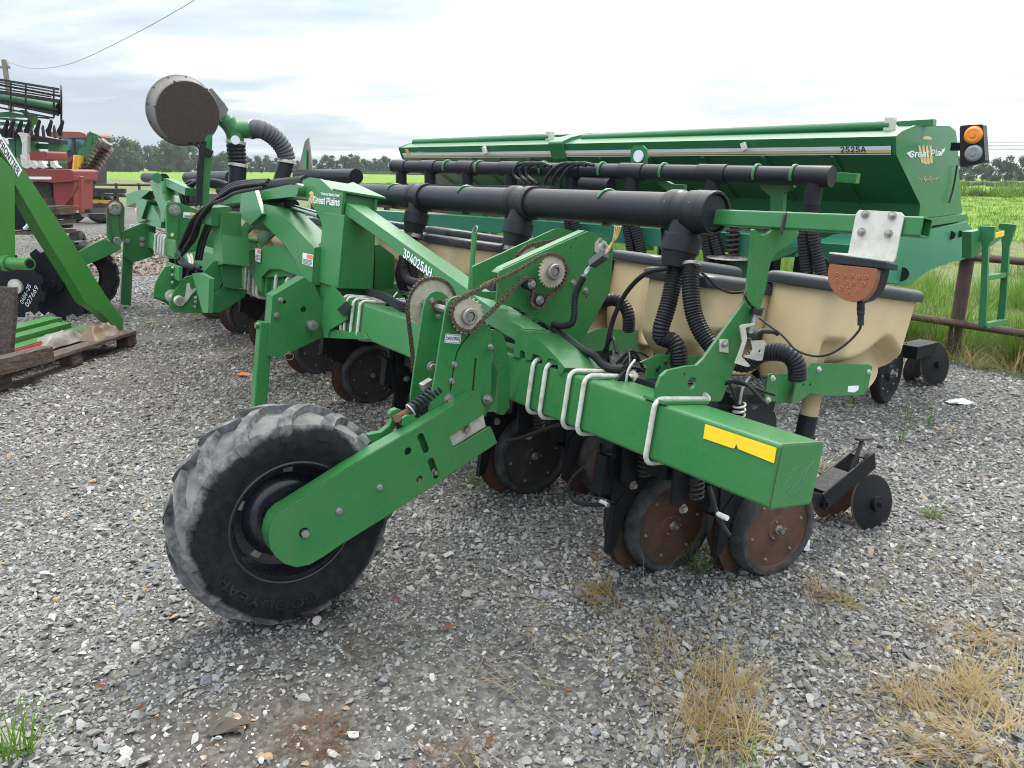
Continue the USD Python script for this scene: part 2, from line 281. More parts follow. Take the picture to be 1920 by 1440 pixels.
# ------------------------------------------------------------------ the setting: gravel yard, field, fence line
FD = np.array([-.60, .80]); FN = np.array([.80, .60]); FP0 = np.array([3.79, 6.57])     # fence direction, its normal, one post
look('gravel_ground', {'geo': ('geometry', {}), 'v1': ('voronoi_texture', {'scale': 70.0, 'randomness': 1.0}), 'v2': ('voronoi_texture', {'scale': 27.0}), 'big': ('noise_texture', {'scale': .8, 'detail': 5.0}), 'fine': ('noise_texture', {'scale': 160.0, 'detail': 4.0}),
    's1': ('separate_color', {}), 'r1': ('rgb_ramp', {'ramp': [(0, (.028, .027, .025)), (.35, (.075, .072, .067)), (.7, (.14, .136, .127)), (1, (.26, .253, .236))]}),
    's2': ('separate_color', {}), 'r2': ('rgb_ramp', {'ramp': [(0, (.05, .048, .045)), (.5, (.105, .102, .095)), (1, (.20, .195, .18))]}),
    'm1': ('mix', {'fac': .4}), 'rb': ('rgb_ramp', {'ramp': [(.35, (.74, .70, .64)), (.6, (1.0, .99, .97))]}), 'm2': ('mix', {'mix_type': 'multiply', 'fac': .8}),
    'h': ('math', {'math_type': 'multiply', 'value2': -1.0}), 'b': ('bump', {'strength': .8, 'distance': .012}), 'p': ('principled_bsdf', {'roughness': .8}), 'pd2': ('vector_math', {'math_type': 'distance', 'vector2': (-2.0, 5.6, 0.)}), 'pm2': ('map_range', {'from_min': .5, 'from_max': 2.2, 'to_min': .5, 'to_max': 0., 'clamp': True}), 'pc2': ('mix', {'color2': (.155, .12, .082)}), 'pd': ('vector_math', {'math_type': 'distance', 'vector2': (-.72, 1.83, 0.)}), 'pn': ('math', {'math_type': 'multiply_add', 'value2': .5, 'value3': -.25}), 'ps': ('math', {'math_type': 'add'}), 'pm': ('map_range', {'from_min': .10, 'from_max': .30, 'to_min': .28, 'to_max': 0., 'clamp': True}), 'pc': ('mix', {'color2': (.10, .068, .042)})},
    [('geo.position', 'v1.vector'), ('geo.position', 'v2.vector'), ('geo.position', 'big.vector'), ('geo.position', 'fine.vector'), ('v1.color', 's1.color'), ('s1.r', 'r1.fac'), ('v2.color', 's2.color'), ('s2.g', 'r2.fac'),
     ('r1.color', 'm1.color1'), ('r2.color', 'm1.color2'), ('big.fac', 'rb.fac'), ('m1.color', 'm2.color1'), ('rb.color', 'm2.color2'), ('m2.color', 'pc.color1'), ('geo.position', 'pd.vector1'), ('big.fac', 'pn.value1'), ('pd.value', 'ps.value1'), ('pn.value', 'ps.value2'), ('ps.value', 'pm.value'), ('pm.result', 'pc.fac'), ('pc.color', 'pc2.color1'), ('geo.position', 'pd2.vector1'), ('pd2.value', 'pm2.value'), ('pm2.result', 'pc2.fac'), ('pc2.color', 'p.base_color'), ('v1.distance', 'h.value1'), ('h.value', 'b.height'), ('b.normal', 'p.normal')], 'p.BSDF')
look('field_grass', {'geo': ('geometry', {}), 'n1': ('noise_texture', {'scale': .25, 'detail': 6.0, 'roughness': .6}), 'n2': ('noise_texture', {'scale': 9.0, 'detail': 5.0, 'roughness': .7}),
    'r1': ('rgb_ramp', {'ramp': [(.3, (.10, .19, .016)), (.5, (.17, .28, .022)), (.7, (.22, .32, .035))]}), 'r2': ('rgb_ramp', {'ramp': [(.3, (.55, .6, .5)), (.65, (1, 1, 1))]}), 'm': ('mix', {'mix_type': 'multiply', 'fac': .7}),
    'b': ('bump', {'strength': .7, 'distance': .1}), 'p': ('principled_bsdf', {'roughness': .85, 'specular_ior_level': .2})},
    [('geo.position', 'n1.vector'), ('geo.position', 'n2.vector'), ('n1.fac', 'r1.fac'), ('n2.fac', 'r2.fac'), ('r1.color', 'm.color1'), ('r2.color', 'm.color2'), ('m.color', 'p.base_color'), ('n2.fac', 'b.height'), ('b.normal', 'p.normal')], 'p.BSDF')
look('soil', {'geo': ('geometry', {}), 'n1': ('noise_texture', {'scale': 3.0, 'detail': 8.0, 'roughness': .7}), 'r1': ('rgb_ramp', {'ramp': [(.3, (.08, .065, .035)), (.45, (.12, .12, .045)), (.6, (.12, .18, .03))]}), 'b': ('bump', {'strength': .8, 'distance': .08}), 'p': ('principled_bsdf', {'roughness': .9})},
    [('geo.position', 'n1.vector'), ('n1.fac', 'r1.fac'), ('r1.color', 'p.base_color'), ('n1.fac', 'b.height'), ('b.normal', 'p.normal')], 'p.BSDF')
def leafy(name, dark, light, trans, scale=1.2, rough=.65):
    look(name, {'geo': ('geometry', {}), 'n': ('noise_texture', {'scale': scale, 'detail': 3.0}), 'w': ('math', {'math_type': 'add'}), 'h': ('math', {'math_type': 'multiply', 'value2': .5}),
        'r': ('rgb_ramp', {'ramp': [(.25, dark), (.75, light)]}), 'p': ('principled_bsdf', {'roughness': rough, 'specular_ior_level': .3}), 't': ('translucent_bsdf', {}), 'm': ('mix_closure', {'fac': trans})},
        [('geo.position', 'n.vector'), ('n.fac', 'w.value1'), ('geo.random_per_island', 'w.value2'), ('w.value', 'h.value1'), ('h.value', 'r.fac'), ('r.color', 'p.base_color'), ('r.color', 't.color'), ('p.BSDF', 'm.closure1'), ('t.BSDF', 'm.closure2')], 'm.closure')
leafy('leaf_dark', (.035, .065, .022), (.085, .14, .045), .3, .25); leafy('leaf_mid', (.045, .085, .026), (.11, .17, .05), .3, .25)
leafy('blade_green', (.10, .20, .020), (.27, .40, .065), .35, 1.5); leafy('blade_dry', (.36, .27, .13), (.88, .75, .50), .35, 3.0); leafy('blade_brown', (.15, .075, .035), (.30, .17, .08), .2, 3.0)
leafy('blade_mixed', (.10, .17, .03), (.40, .34, .13), .3, 2.0); leafy('leaf_red', (.22, .07, .03), (.36, .14, .05), .2, 3.0)
paint('bark', (.08, .065, .05), (.14, .12, .10), .9, 0, 0, .9, 3)
L_ = FP0 - FN * .25
def strip(side0, side1, s0, s1, z, n=1):
    q = [FP0 + FN * a + FD * b for a, b in ((side0, s0), (side1, s0), (side1, s1), (side0, s1))]
    return np.array([(*p, z) for p in q]), np.array([(0, 1, 2), (0, 2, 3)]) if np.cross(q[1] - q[0], q[2] - q[0]) > 0 else np.array([(0, 2, 1), (0, 3, 2)])
G = top('gravel_yard', strip(-160, -.1, -60, 160, 0), 'gravel_ground', kind='structure', smooth=False)
top('verge', strip(-.1, 14, -60, 160, -.004), 'soil', kind='structure', smooth=False)
top('field', strip(14, 420, -300, 700, -.008), 'field_grass', kind='structure', smooth=False)
# ---- gravel: instanced stones, the largest near ones as stones of their own
def grey(name, a, b): paint(name, a, b, .72, 0, 0, 1.0, 70, spec=.4)
tones = [((.13, .127, .119), (.20, .195, .183)), ((.20, .195, .183), (.29, .282, .265)), ((.27, .263, .247), (.36, .35, .33)), ((.34, .33, .31), (.44, .427, .40)), ((.43, .417, .39), (.55, .535, .50)), ((.25, .235, .21), (.36, .337, .30)), ((.56, .545, .51), (.68, .66, .62)), ((.36, .24, .13), (.5, .36, .22)), ((.16, .165, .178), (.25, .257, .27)), ((.19, .168, .14), (.28, .25, .21))]
weights = np.array([.20, .27, .23, .11, .035, .10, .006, .005, .06, .03]); weights /= weights.sum()
for i, (a, b) in enumerate(tones): grey(f'stone_tone_{i}', a, b)
rs = np.random.default_rng(7); protos = []
def stone_mesh(rs, k=13):
    p = rs.normal(size=(k, 3)); p /= np.linalg.norm(p, axis=1, keepdims=True); p *= rs.uniform(.75, 1.0, (k, 1)) * np.array([.5, rs.uniform(.30, .45), rs.uniform(.14, .30)])
    h = trimesh.convex.convex_hull(p); return np.array(h.vertices), np.array(h.faces)
gi = UsdGeom.PointInstancer.Define(stage, free(G, 'gravel')); gp = str(gi.GetPath()); tag(gi.GetPrim(), kind='stuff'); targets = []
for i in range(len(tones)):
    for j in range(3):
        pm = usdkit.mesh(stage, f'{gp}/protos/stone_{i}_{j}', stone_mesh(rs), MAT[f'stone_tone_{i}'], False); targets.append(pm.GetPath())
gi.CreatePrototypesRel().SetTargets(targets)
pos, siz = [], []
for y0, y1, dens, med in ((1.1, 2.6, 8600, .0165), (2.6, 4.2, 6400, .0170), (4.2, 6.5, 3300, .0205), (6.5, 11, 1000, .027), (11, 20, 130, .037)):
    half = .80; n = int(dens * half * (y1 ** 2 - y0 ** 2)); yy = np.sqrt(rs.uniform(y0 ** 2, y1 ** 2, n)); xx = yy * rs.uniform(-half, half, n)
    keep = ((np.stack([xx, yy], 1) - FP0) @ FN) < rs.uniform(-.55, .15, n)
    # thinner, finer gravel in worn patches
    wear = meshkit.fbm(np.stack([xx * 1.1, yy * 1.1, 0 * xx], 1), 3, 4); patch = np.exp(-(((xx + .22) / .45) ** 2 + ((yy - 2.25) / .35) ** 2)); keep &= rs.uniform(0, 1, n) > np.clip((wear - .52) * 3, 0, .55) + .55 * patch
    s = med * np.exp(rs.normal(0, .46, n)) * (1 - .35 * patch); s = np.clip(s, .006, .055)
    pos.append(np.stack([xx, yy, s * rs.uniform(-.06, .20, n)], 1)[keep]); siz.append(s[keep])
pos, siz = np.vstack(pos), np.concatenate(siz); n = len(pos)
q = rs.normal(size=(n, 4)) * [1, .22, .22, 1]; q /= np.linalg.norm(q, axis=1, keepdims=True)
idx = rs.choice(len(tones), n, p=weights) * 3 + rs.integers(0, 3, n)
near_ = np.hypot((pos[:, 0] + .72) / .34, (pos[:, 1] - 1.83) / .16) < 1
idx[near_] = rs.choice([4, 6, 7, 1, 5], near_.sum(), p=[.25, .10, .12, .28, .25]) * 3
mid_ = np.hypot((pos[:, 0] + 2.0) / 1.5, (pos[:, 1] - 5.6) / 2.0) < rs.uniform(.4, 1.1, n)
idx[mid_] = rs.choice([5, 5, 9, 9, 9, 4, 3], mid_.sum()) * 3 + rs.integers(0, 3, mid_.sum())
thin = ~near_ | (rs.uniform(0, 1, n) < .35); pos, siz, q, idx = pos[thin], siz[thin], q[thin], idx[thin]; n = len(pos)
d_cam = np.linalg.norm(pos - EYE, axis=1); front = (pos[:, 1] > 1.5) & (np.abs(pos[:, 0]) < .64 * pos[:, 1])
big = np.argsort(np.where(front, -siz / d_cam, 0))[:300]; mask = np.ones(n, bool); mask[big] = False
gi.CreatePositionsAttr(Vt.Vec3fArray.FromNumpy(pos[mask].astype(np.float32))); gi.CreateScalesAttr(Vt.Vec3fArray.FromNumpy(np.repeat(siz[mask, None], 3, 1).astype(np.float32)))
gi.CreateOrientationsAttr(Vt.QuathArray([Gf.Quath(*map(float, r)) for r in q[mask]])); gi.CreateProtoIndicesAttr(Vt.IntArray.FromNumpy(idx[mask].astype(np.int32)))
for i in big:
    v, f = stone_mesh(rs, 15); w, x, y, z = q[i]
    Rm = np.array([[1 - 2 * (y * y + z * z), 2 * (x * y - z * w), 2 * (x * z + y * w)], [2 * (x * y + z * w), 1 - 2 * (x * x + z * z), 2 * (y * z - x * w)], [2 * (x * z - y * w), 2 * (y * z + x * w), 1 - 2 * (x * x + y * y)]])
    part(G, 'stone', (v * siz[i] @ Rm.T + pos[i] + (0, 0, .002), f), f'stone_tone_{idx[i] // 3}', False)
# ---- grass helpers
def blades(rs, n, spread, length, width, lean=.6, droop=.5, seg=4, flat=0., bias=None):
    """n curved grass blades rooted round the origin"""
    a = rs.uniform(0, 2 * np.pi, n); r = spread * np.sqrt(rs.uniform(0, 1, n)); L = length * rs.uniform(.45, 1.0, n); le = np.clip(rs.normal(lean, .3, n), .03, 1.5) * (1 - flat) + flat * rs.uniform(1.1, 1.5, n)
    az = np.where(rs.uniform(size=n) < .7, a + rs.normal(0, .7, n), rs.uniform(0, 2 * np.pi, n)); V, F = [], []
    if bias is not None: az = rs.normal(bias, .55, n)
    t = np.linspace(0, 1, seg + 1)
    for i in range(n):
        ang = le[i] + droop * t ** 1.5 * rs.uniform(.2, 1.4); dx = np.cumsum(np.r_[0, np.sin(ang[1:])]) / seg * L[i]; dz = np.cumsum(np.r_[0, np.cos(ang[1:])]) / seg * L[i]; dz = np.maximum(dz, .002 + .004 * rs.uniform())
        d = np.array([math.cos(az[i]), math.sin(az[i])]); s = np.array([-d[1], d[0], .0]); w = width * (1 - t ** 2 * .92) * rs.uniform(.6, 1.2)
        c = np.stack([r[i] * math.cos(a[i]) + dx * d[0], r[i] * math.sin(a[i]) + dx * d[1], dz], 1); o = len(V) * 2 * (seg + 1)
        V.append(np.stack([c - s * w[:, None] / 2, c + s * w[:, None] / 2], 1).reshape(-1, 3))
        for k in range(seg): b = o + 2 * k; F += [(b, b + 1, b + 3), (b, b + 3, b + 2)]
    return np.vstack(V), np.array(F)
def move(m, x, y, z=0., sc=1.): return np.asarray(m[0]) * sc + (x, y, z), m[1]
def scatter(name, kinds, pts, scales, label=None, category=None, seed=1):
    rr = np.random.default_rng(seed); gi = UsdGeom.PointInstancer.Define(stage, free('/World', name)); p0 = str(gi.GetPath()); tag(gi.GetPrim(), label, category, None, 'stuff'); tg = []
    for i, (m, mat) in enumerate(kinds): tg.append(usdkit.mesh(stage, f'{p0}/protos/tuft_{i}', m, MAT[mat], False).GetPath())
    gi.CreatePrototypesRel().SetTargets(tg); n = len(pts); a = rr.uniform(0, 2 * np.pi, n)
    gi.CreatePositionsAttr(Vt.Vec3fArray.FromNumpy(np.asarray(pts, np.float32))); gi.CreateScalesAttr(Vt.Vec3fArray.FromNumpy(np.repeat(np.asarray(scales)[:, None], 3, 1).astype(np.float32)))
    gi.CreateOrientationsAttr(Vt.QuathArray([Gf.Quath(float(np.cos(x / 2)), 0., 0., float(np.sin(x / 2))) for x in a])); gi.CreateProtoIndicesAttr(Vt.IntArray.FromNumpy(rr.integers(0, len(tg), n).astype(np.int32)))
rs = np.random.default_rng(21)
tall = [(blades(rs, 70, .12, .55, .007, .25, .7), 'blade_green'), (blades(rs, 70, .12, .60, .006, .3, .8), 'blade_green'), (blades(rs, 60, .12, .45, .006, .4, .8), 'blade_mixed'), (blades(rs, 50, .12, .5, .005, .3, .6), 'blade_mixed')]
n = 5200; a = rs.uniform(0, 1, n) ** 1.5 * 9 + .05; b = rs.uniform(-7, 20, n); P = FP0 + a[:, None] * FN + b[:, None] * FD
keep = meshkit.fbm(np.stack([P[:, 0] * .5, P[:, 1] * .5, 0 * a], 1), 3, 9) > .38 + .03 * (a - 4)
scatter('tall_grass', tall, np.stack([*P[keep].T, np.zeros(keep.sum())], 1), (rs.uniform(.6, 1.35, n) * np.where(a < 3, 1.0, .75))[keep], 'tall green grass and weeds along the far side of the pipe fence', 'grass', 2)
dryk = [(blades(rs, 60, .13, .34, .005, .7, .9), 'blade_dry'), (blades(rs, 50, .13, .30, .005, .8, .9), 'blade_mixed')]
n = 1300; a = rs.uniform(-.35, 1.3, n); b = rs.uniform(-6, 14, n); P = FP0 + a[:, None] * FN + b[:, None] * FD
scatter('dry_grass', dryk, np.stack([*P.T, np.zeros(n)], 1), rs.uniform(.5, 1.2, n), 'straw-coloured dead grass in a band at the foot of the fence', 'dry grass', 3)
n = 7000; a = rs.uniform(9, 60, n); b = rs.uniform(-25, 75, n); P = FP0 + a[:, None] * FN + b[:, None] * FD
scatter('field_tufts', [(blades(rs, 26, .45, .22, .022, .45, .6, 3), 'blade_green'), (blades(rs, 26, .45, .20, .022, .5, .6, 3), 'blade_green')], np.stack([*P.T, np.zeros(n) - .01], 1), rs.uniform(.5, 1.2, n), 'bright green young crop standing in the field beyond the fence', 'crop', 6)
weeds = [(blades(rs, 60, .5, .9, .05, .4, .6), 'blade_mixed'), (blades(rs, 60, .5, .8, .05, .4, .6), 'blade_green')]
n = 700; b = rs.uniform(-120, 60, n); a = rs.uniform(50, 58, n); P = FP0 + a[:, None] * FN + b[:, None] * FD
scatter('field_weeds', weeds, np.stack([*P.T, np.zeros(n)], 1), rs.uniform(.6, 1.6, n), 'pale weedy bank at the far edge of the bright green field', 'weeds', 4)
# cane crop beyond the field: a long dense stand
n = 5200; b = rs.uniform(-190, 330, n); a = rs.uniform(96, 112, n); P = FP0 + a[:, None] * FN + b[:, None] * FD
scatter('cane_crop', [(blades(rs, 40, .9, 2.0, .10, .2, .5, 3), 'leaf_mid'), (blades(rs, 40, .9, 1.9, .10, .25, .6, 3), 'leaf_mid')], np.stack([*P.T, np.zeros(n)], 1), rs.uniform(.36, .50, n), 'dense band of tall crop behind the green field', 'crop', 5)
# ---- trees: three kinds, each tree a copy of the first of its kind
def tree_mesh(rs, H, Wd, n, leaf):
    lobes = []
    for k in range(17):
        h = rs.uniform(.10, .96); rad = Wd * .5 * math.sin(math.pi * min(1, (h - .05) / .95) ** .75) * .95; a = rs.uniform(0, 2 * np.pi); lobes.append((rad * math.cos(a) * rs.uniform(.35, .8), rad * math.sin(a) * rs.uniform(.35, .8), h * H * .93, rs.uniform(.16, .28) * Wd))
    L = np.array(lobes); pick = rs.integers(0, len(L), n); d = rs.normal(size=(n, 3)); d /= np.linalg.norm(d, axis=1, keepdims=True); rr = L[pick, 3] * rs.uniform(.45, 1.08, n); c = L[pick, :3] + d * rr[:, None] * [1, 1, .8]; c[:, 2] = np.maximum(c[:, 2], H * .02)
    nrm = d + rs.normal(0, .6, (n, 3)); nrm /= np.linalg.norm(nrm, axis=1, keepdims=True); x = np.cross(nrm, rs.normal(size=(n, 3))); x /= np.linalg.norm(x, axis=1, keepdims=True); y = np.cross(nrm, x); s = leaf * rs.uniform(.5, 1.2, (n, 1))
    V = np.stack([c - x * s, c - y * s * .6, c + x * s, c + y * s * .6], 1).reshape(-1, 3); o = np.arange(n)[:, None] * 4
    return V, np.vstack([o + [0, 1, 2], o + [0, 2, 3]]), L
def tree_trunk(rs, H, L):
    out = [tube([(0, 0, -.1), (.05 * H * .1, 0, H * .3), (0, .02 * H, H * .75)], [.028 * H, .020 * H, .006 * H], 8)]
    for l in L[:8]: out.append(tube([(0, 0, H * rs.uniform(.2, .4)), (l[0] * .5, l[1] * .5, l[2] * .75), tuple(l[:3])], [.011 * H, .007 * H, .003 * H], 5))
    return cat(*out)
rs = np.random.default_rng(33); kinds = []
KIND = [(11.0, 8.5, 2300, .42, 'leaf_dark', 'broad dark green tree'), (9.0, 8.0, 2000, .40, 'leaf_mid', 'rounded mid green tree'), (13.0, 7.0, 2300, .40, 'leaf_dark', 'tall narrow dark tree')]
def tree(kind, x, y, sc, rot, label, group, name):
    fr = Frame(np.array([[math.cos(rot), math.sin(rot), 0], [-math.sin(rot), math.cos(rot), 0], [0, 0, 1.]]) * sc, (x, y, 0))
    t = thing(name, fr, label, 'tree', group)
    if kind not in made_trees:
        H, Wd, n, leaf, mat, _ = KIND[kind]; v, f, L = tree_mesh(rs, H, Wd, n, leaf); part(t, 'trunk', tree_trunk(rs, H, L), 'bark'); part(t, 'crown', (v, f), mat, False); made_trees[kind] = t
    else:
        p = stage.GetPrimAtPath(t); p.GetReferences().AddInternalReference(made_trees[kind]); p.SetInstanceable(True)
made_trees = {}
tr_names = ['oak_tree', 'field_tree', 'tall_tree']
def at_col(x, Y):   # world x of a tree standing Y metres off under picture column x
    q = WORLD.at(x, 318, 'v', Y); return q[0]
spots = []
xx = 150
while xx < 790:
    k = int(rs.integers(0, 3)); Y = rs.uniform(225, 300); spots.append((xx, Y, k)); xx += rs.uniform(5, 12)
for x, Y, k in spots:
    hpx = np.interp(x, [150, 210, 280, 330, 400, 480, 560, 620, 700, 790], [50, 58, 42, 52, 38, 30, 26, 34, 28, 26]) * rs.uniform(.72, 1.15); sc = hpx * Y / FPX / KIND[k][0]
    tree(k, at_col(x, Y), Y, sc, rs.uniform(0, 6.28), KIND[k][5] + ' standing in the far tree line on the left', 'trees of the far tree line on the left: ' + KIND[k][5], tr_names[k])
for x, Y, k, hpx in ((1800, 190, 1, 44), (1822, 175, 1, 42), (1846, 180, 0, 38), (1868, 172, 1, 41), (1890, 175, 0, 46), (1915, 185, 1, 44), (1940, 180, 1, 40), (1780, 200, 0, 40), (1966, 190, 0, 44)):
    tree(k, at_col(x, Y), Y, hpx * Y / FPX / KIND[k][0], rs.uniform(0, 6.28), KIND[k][5] + ' behind the crop on the right', 'trees behind the crop on the right: ' + KIND[k][5], tr_names[k])
# ------------------------------------------------------------------ the green planter (u: along its toolbar towards us, v: backwards, w: up; it leans back 9 degrees)
PL = Frame([[.56978, -.82180, 0], [.811973, .562969, -.154161], [.126689, .087838, .988046]], (.70695, 1.92602, .83353))
GW = lambda v: (-.83353 + .15416 * v) / .98805          # height of the gravel in the planter's own axes
T = thing('seed_planter', PL, 'long green folding row-crop planter with tan hoppers and a traction tyre in the foreground', 'planter')
def tr(ax, val, a, b, *polys, r=.004, holes=(), frame=PL):
    """plate: outline traced on the plane ax=val, extruded from a to b"""
    pts = [q for p in polys for q in p]; g = sg.Polygon(frame.poly(pts, ax, val)).buffer(0)
    if g.geom_type != 'Polygon': g = max(g.geoms, key=lambda s: s.area)
    if r: g = rnd(g, r)
    for h in holes: g = g.difference(h)
    return ext(g, ax, a, b)
def uvw(c, x, y, ax, val): return PL.at(*px(c, (x, y))[0], ax, val)
def at2(c, x, y, ax, val):
    p = uvw(c, x, y, ax, val); return tuple(p[[i for i in range(3) if 'uvw'[i] != ax]])
sec = lambda lo, hi, r=.012: sg.box(0 - lo * 0, -.18, .19, 0).buffer(-r).buffer(r, quad_segs=4)
tb = part(T, 'toolbar', ext(sec(0, 0), 'u', -2.93, -.006), 'green_paint', label='right wing toolbar with yellow reflective tape')
part(tb, 'end_cap', cat(ext(rnd(sg.box(.003, -.177, .187, -.003), .008), 'u', -.007, 0), tube([(-.005, *p, ) for p in np.array(rnd(sg.box(.001, -.179, .189, -.001), .01).exterior.coords)[:-1]], .0035, 6, closed=True)), 'green_paint')
rng = random.Random(4); sc_ = []
for k in range(16):
    a_, b_ = rng.uniform(.03, .13), rng.uniform(-.16, -.07); l_, g_ = rng.uniform(.02, .07), rng.uniform(.5, 1.15); sc_.append(tube([(.0004, a_, b_), (.0006, a_ + l_ * .5 * math.cos(g_), b_ + l_ * .5 * math.sin(g_) + .002), (.0004, a_ + l_ * math.cos(g_), b_ + l_ * math.sin(g_))], .0007, 4))
part(tb, 'scratches', cat(*sc_), 'scratch', False, kind='stuff')
part(tb, 'reflective_tape', tr('v', -.002, -.0025, -.001, px('k', (1690, 220)), px('j', (465, 400), (445, 515), (178, 408), (164, 372), (148, 400)), px('k', (1895, 403), (1675, 327)), r=0), 'yellow_tape')
part(T, 'toolbar', ext(sec(0, 0), 'u', -6.75, -3.2), 'green_paint', label='middle toolbar of the hitch section')
part(T, 'toolbar', ext(sec(0, 0), 'u', -9.1, -7.0), 'green_paint', label='far wing toolbar')
def ubolt(u, v0=-.012, parent=T, back=.215, lo=-.194, hi=.012, r=.0085):
    P = [(u, back, hi)] + [(u, v0 + .03 * (1 - math.sin(a)), hi - .03 * (1 - math.cos(a))) for a in np.linspace(0, math.pi / 2, 5)]
    P += [(u, v0 + .03 * (1 - math.cos(a)), lo + .03 * (1 - math.sin(a))) for a in np.linspace(0, math.pi / 2, 5)] + [(u, back, lo)]
    part(parent, 'u_bolt', cat(tube(P, r, 10), hexbolt((u, back - .004, hi), (0, 1, 0), .014, .014)), 'u_bolt_steel', 40)
for c, x, y in (('f', 1195, 1000), ('f', 1290, 1030), ('f', 1465, 1100), ('f', 1575, 1150)): ubolt(uvw(c, x, y, 'v', -.012)[0])
ubolt(uvw('k', 1300, 130, 'v', -.012)[0])
for x, y in ((815, 960), (840, 1000), (890, 1000), (940, 1020)): ubolt(uvw('d', x, y, 'v', -.012)[0])
for x, y in ((975, 900), (1050, 920), (1075, 930), (1110, 950), (1135, 960), (1270, 980), (1350, 990), (1385, 985)): ubolt(uvw('c', x, y, 'v', -.03)[0], -.03, r=.0125)
for x, y in ((365, 680), (390, 680), (410, 690), (430, 700), (180, 560), (205, 560)): ubolt(uvw('c', x, y, 'v', -.03)[0], -.03, r=.0135)
# ---- diagonal brace with the model number, and the saddle that grips the toolbar
BR = [(.0, 0)]
part(T, 'diagonal_brace', tr('v', 0, 0.001, .115, px('d', (812, 228), (845, 245), (1745, 890)), px('f', (780, 478), (1125, 705)), px('s', (1262, 772), (946, 585)), px('d', (1400, 758), (1100, 520), (812, 320)), r=.006), 'green_paint')
sd = part(T, 'saddle', cat(tr('v', 0, -.006, .19, px('f', (1100, 705), (1180, 735), (1320, 850), (1400, 940), (1452, 1002), (1440, 1010), (1418, 1052), (1396, 1030), (1392, 965), (1370, 940), (1320, 928), (1300, 985), (1278, 1000), (1275, 935), (1250, 905), (1205, 895), (1190, 945), (1146, 935), (1146, 885), (1125, 866), (1108, 875), (1106, 925), (1055, 922), (1072, 800)), r=.002),
    tr('v', 0, .0, .185, px('f', (1105, 712), (1450, 1000), (1300, 960), (1072, 800)), r=0)), 'green_paint')
part(T, 'model_lettering', text_fit('3P4025AH', uvw('d', 1262, 648, 'v', -.0005), uvw('d', 1472, 808, 'v', -.0005), uvw('d', 1272, 580, 'v', -.0005), .0012), 'white_decal', False)
# ---- folding tower with the maker's sign
uT = -2.9075
tw = part(T, 'tower', cat(tr('v', -.02, -.02, -.004, px('d', (500, 110), (512, 70), (560, 50), (640, 60), (735, 150), (815, 166), (797, 330), (757, 860), (700, 1010), (655, 1020), (650, 1200), (600, 1200), (610, 560), (690, 520), (665, 440), (640, 360), (600, 290), (545, 215), (505, 170))),
    tr('v', -.02, -.004, .175, px('d', (640, 62), (735, 150), (800, 166), (790, 330), (740, 1200), (690, 1200), (640, 520), (660, 350), (600, 230)), r=.004),
    tr('v', -.02, .175, .19, px('d', (560, 50), (640, 60), (735, 150), (812, 166), (797, 330), (757, 1200), (650, 1200), (600, 560), (545, 215)))), 'green_paint')
part(tw, 'top_plate', quad(uvw('d', 735, 150, 'v', -.02), uvw('d', 815, 166, 'v', -.02), uvw('d', 815, 166, 'v', -.02) + (0, .26, .0), uvw('d', 640, 60, 'v', -.02) + (0.02, .2, 0), .012), 'green_paint')
part(tw, 'upright_box', tr('u', uT, uT - .3, uT + .004, px('d', (822, 330), (1052, 480), (1032, 890), (772, 882)), r=.003), 'green_paint')
part(tw, 'upright_box', tr('u', -3.0, -3.25, -3.0, px('d', (1052, 555), (1090, 555), (1200, 640), (1192, 885), (1050, 885)), r=.006), 'green_paint')
part(tw, 'foot_gusset', cat(tr('v', -.03, -.03, -.018, px('d', (655, 1000), (735, 850), (830, 985), (835, 1120), (705, 1200), (700, 1255), (668, 1250), (640, 1100))), tr('v', -.02, -.018, -.004, px('d', (720, 1190), (960, 1215), (1000, 1268), (710, 1255)))), 'green_paint')
n0 = -.0215
part(tw, 'maker_lettering', text_fit('Great Plains', uvw('d', 592, 245, 'v', n0), uvw('d', 788, 268, 'v', n0), uvw('d', 594, 190, 'v', n0)), 'white_decal', False)
part(tw, 'slogan_lettering', text_fit('"Harvest Starts Here"', uvw('d', 646, 182, 'v', n0), uvw('d', 790, 200, 'v', n0), uvw('d', 648, 160, 'v', n0)), 'white_decal', False)
rays = [tr('v', n0, n0, n0 + .001, px('d', (548 + 12 * k, 240 + k), (556 + 12 * k, 242 + k), (574 + 7 * k, 180), (568 + 7 * k, 180)), r=0) for k in range(4)]
part(tw, 'maker_emblem', cat(*rays, tr('v', n0, n0, n0 + .001, px('d', (556, 178), (562, 162), (574, 152), (588, 160), (592, 178)), r=0)), 'tan_decal', False)
for c, x, y, r_ in (('d', 683, 362, .018), ('d', 520, 150, .03)):
    q = uvw(c, x, y, 'v', -.021); part(tw, 'pivot_pin' if r_ > .02 else 'plate_hole', cyl(q - (0, .05 if r_ > .02 else .0005, 0), q + (0, .01, 0), r_ * 1.3, 18), 'green_paint' if r_ > .02 else 'black_paint')
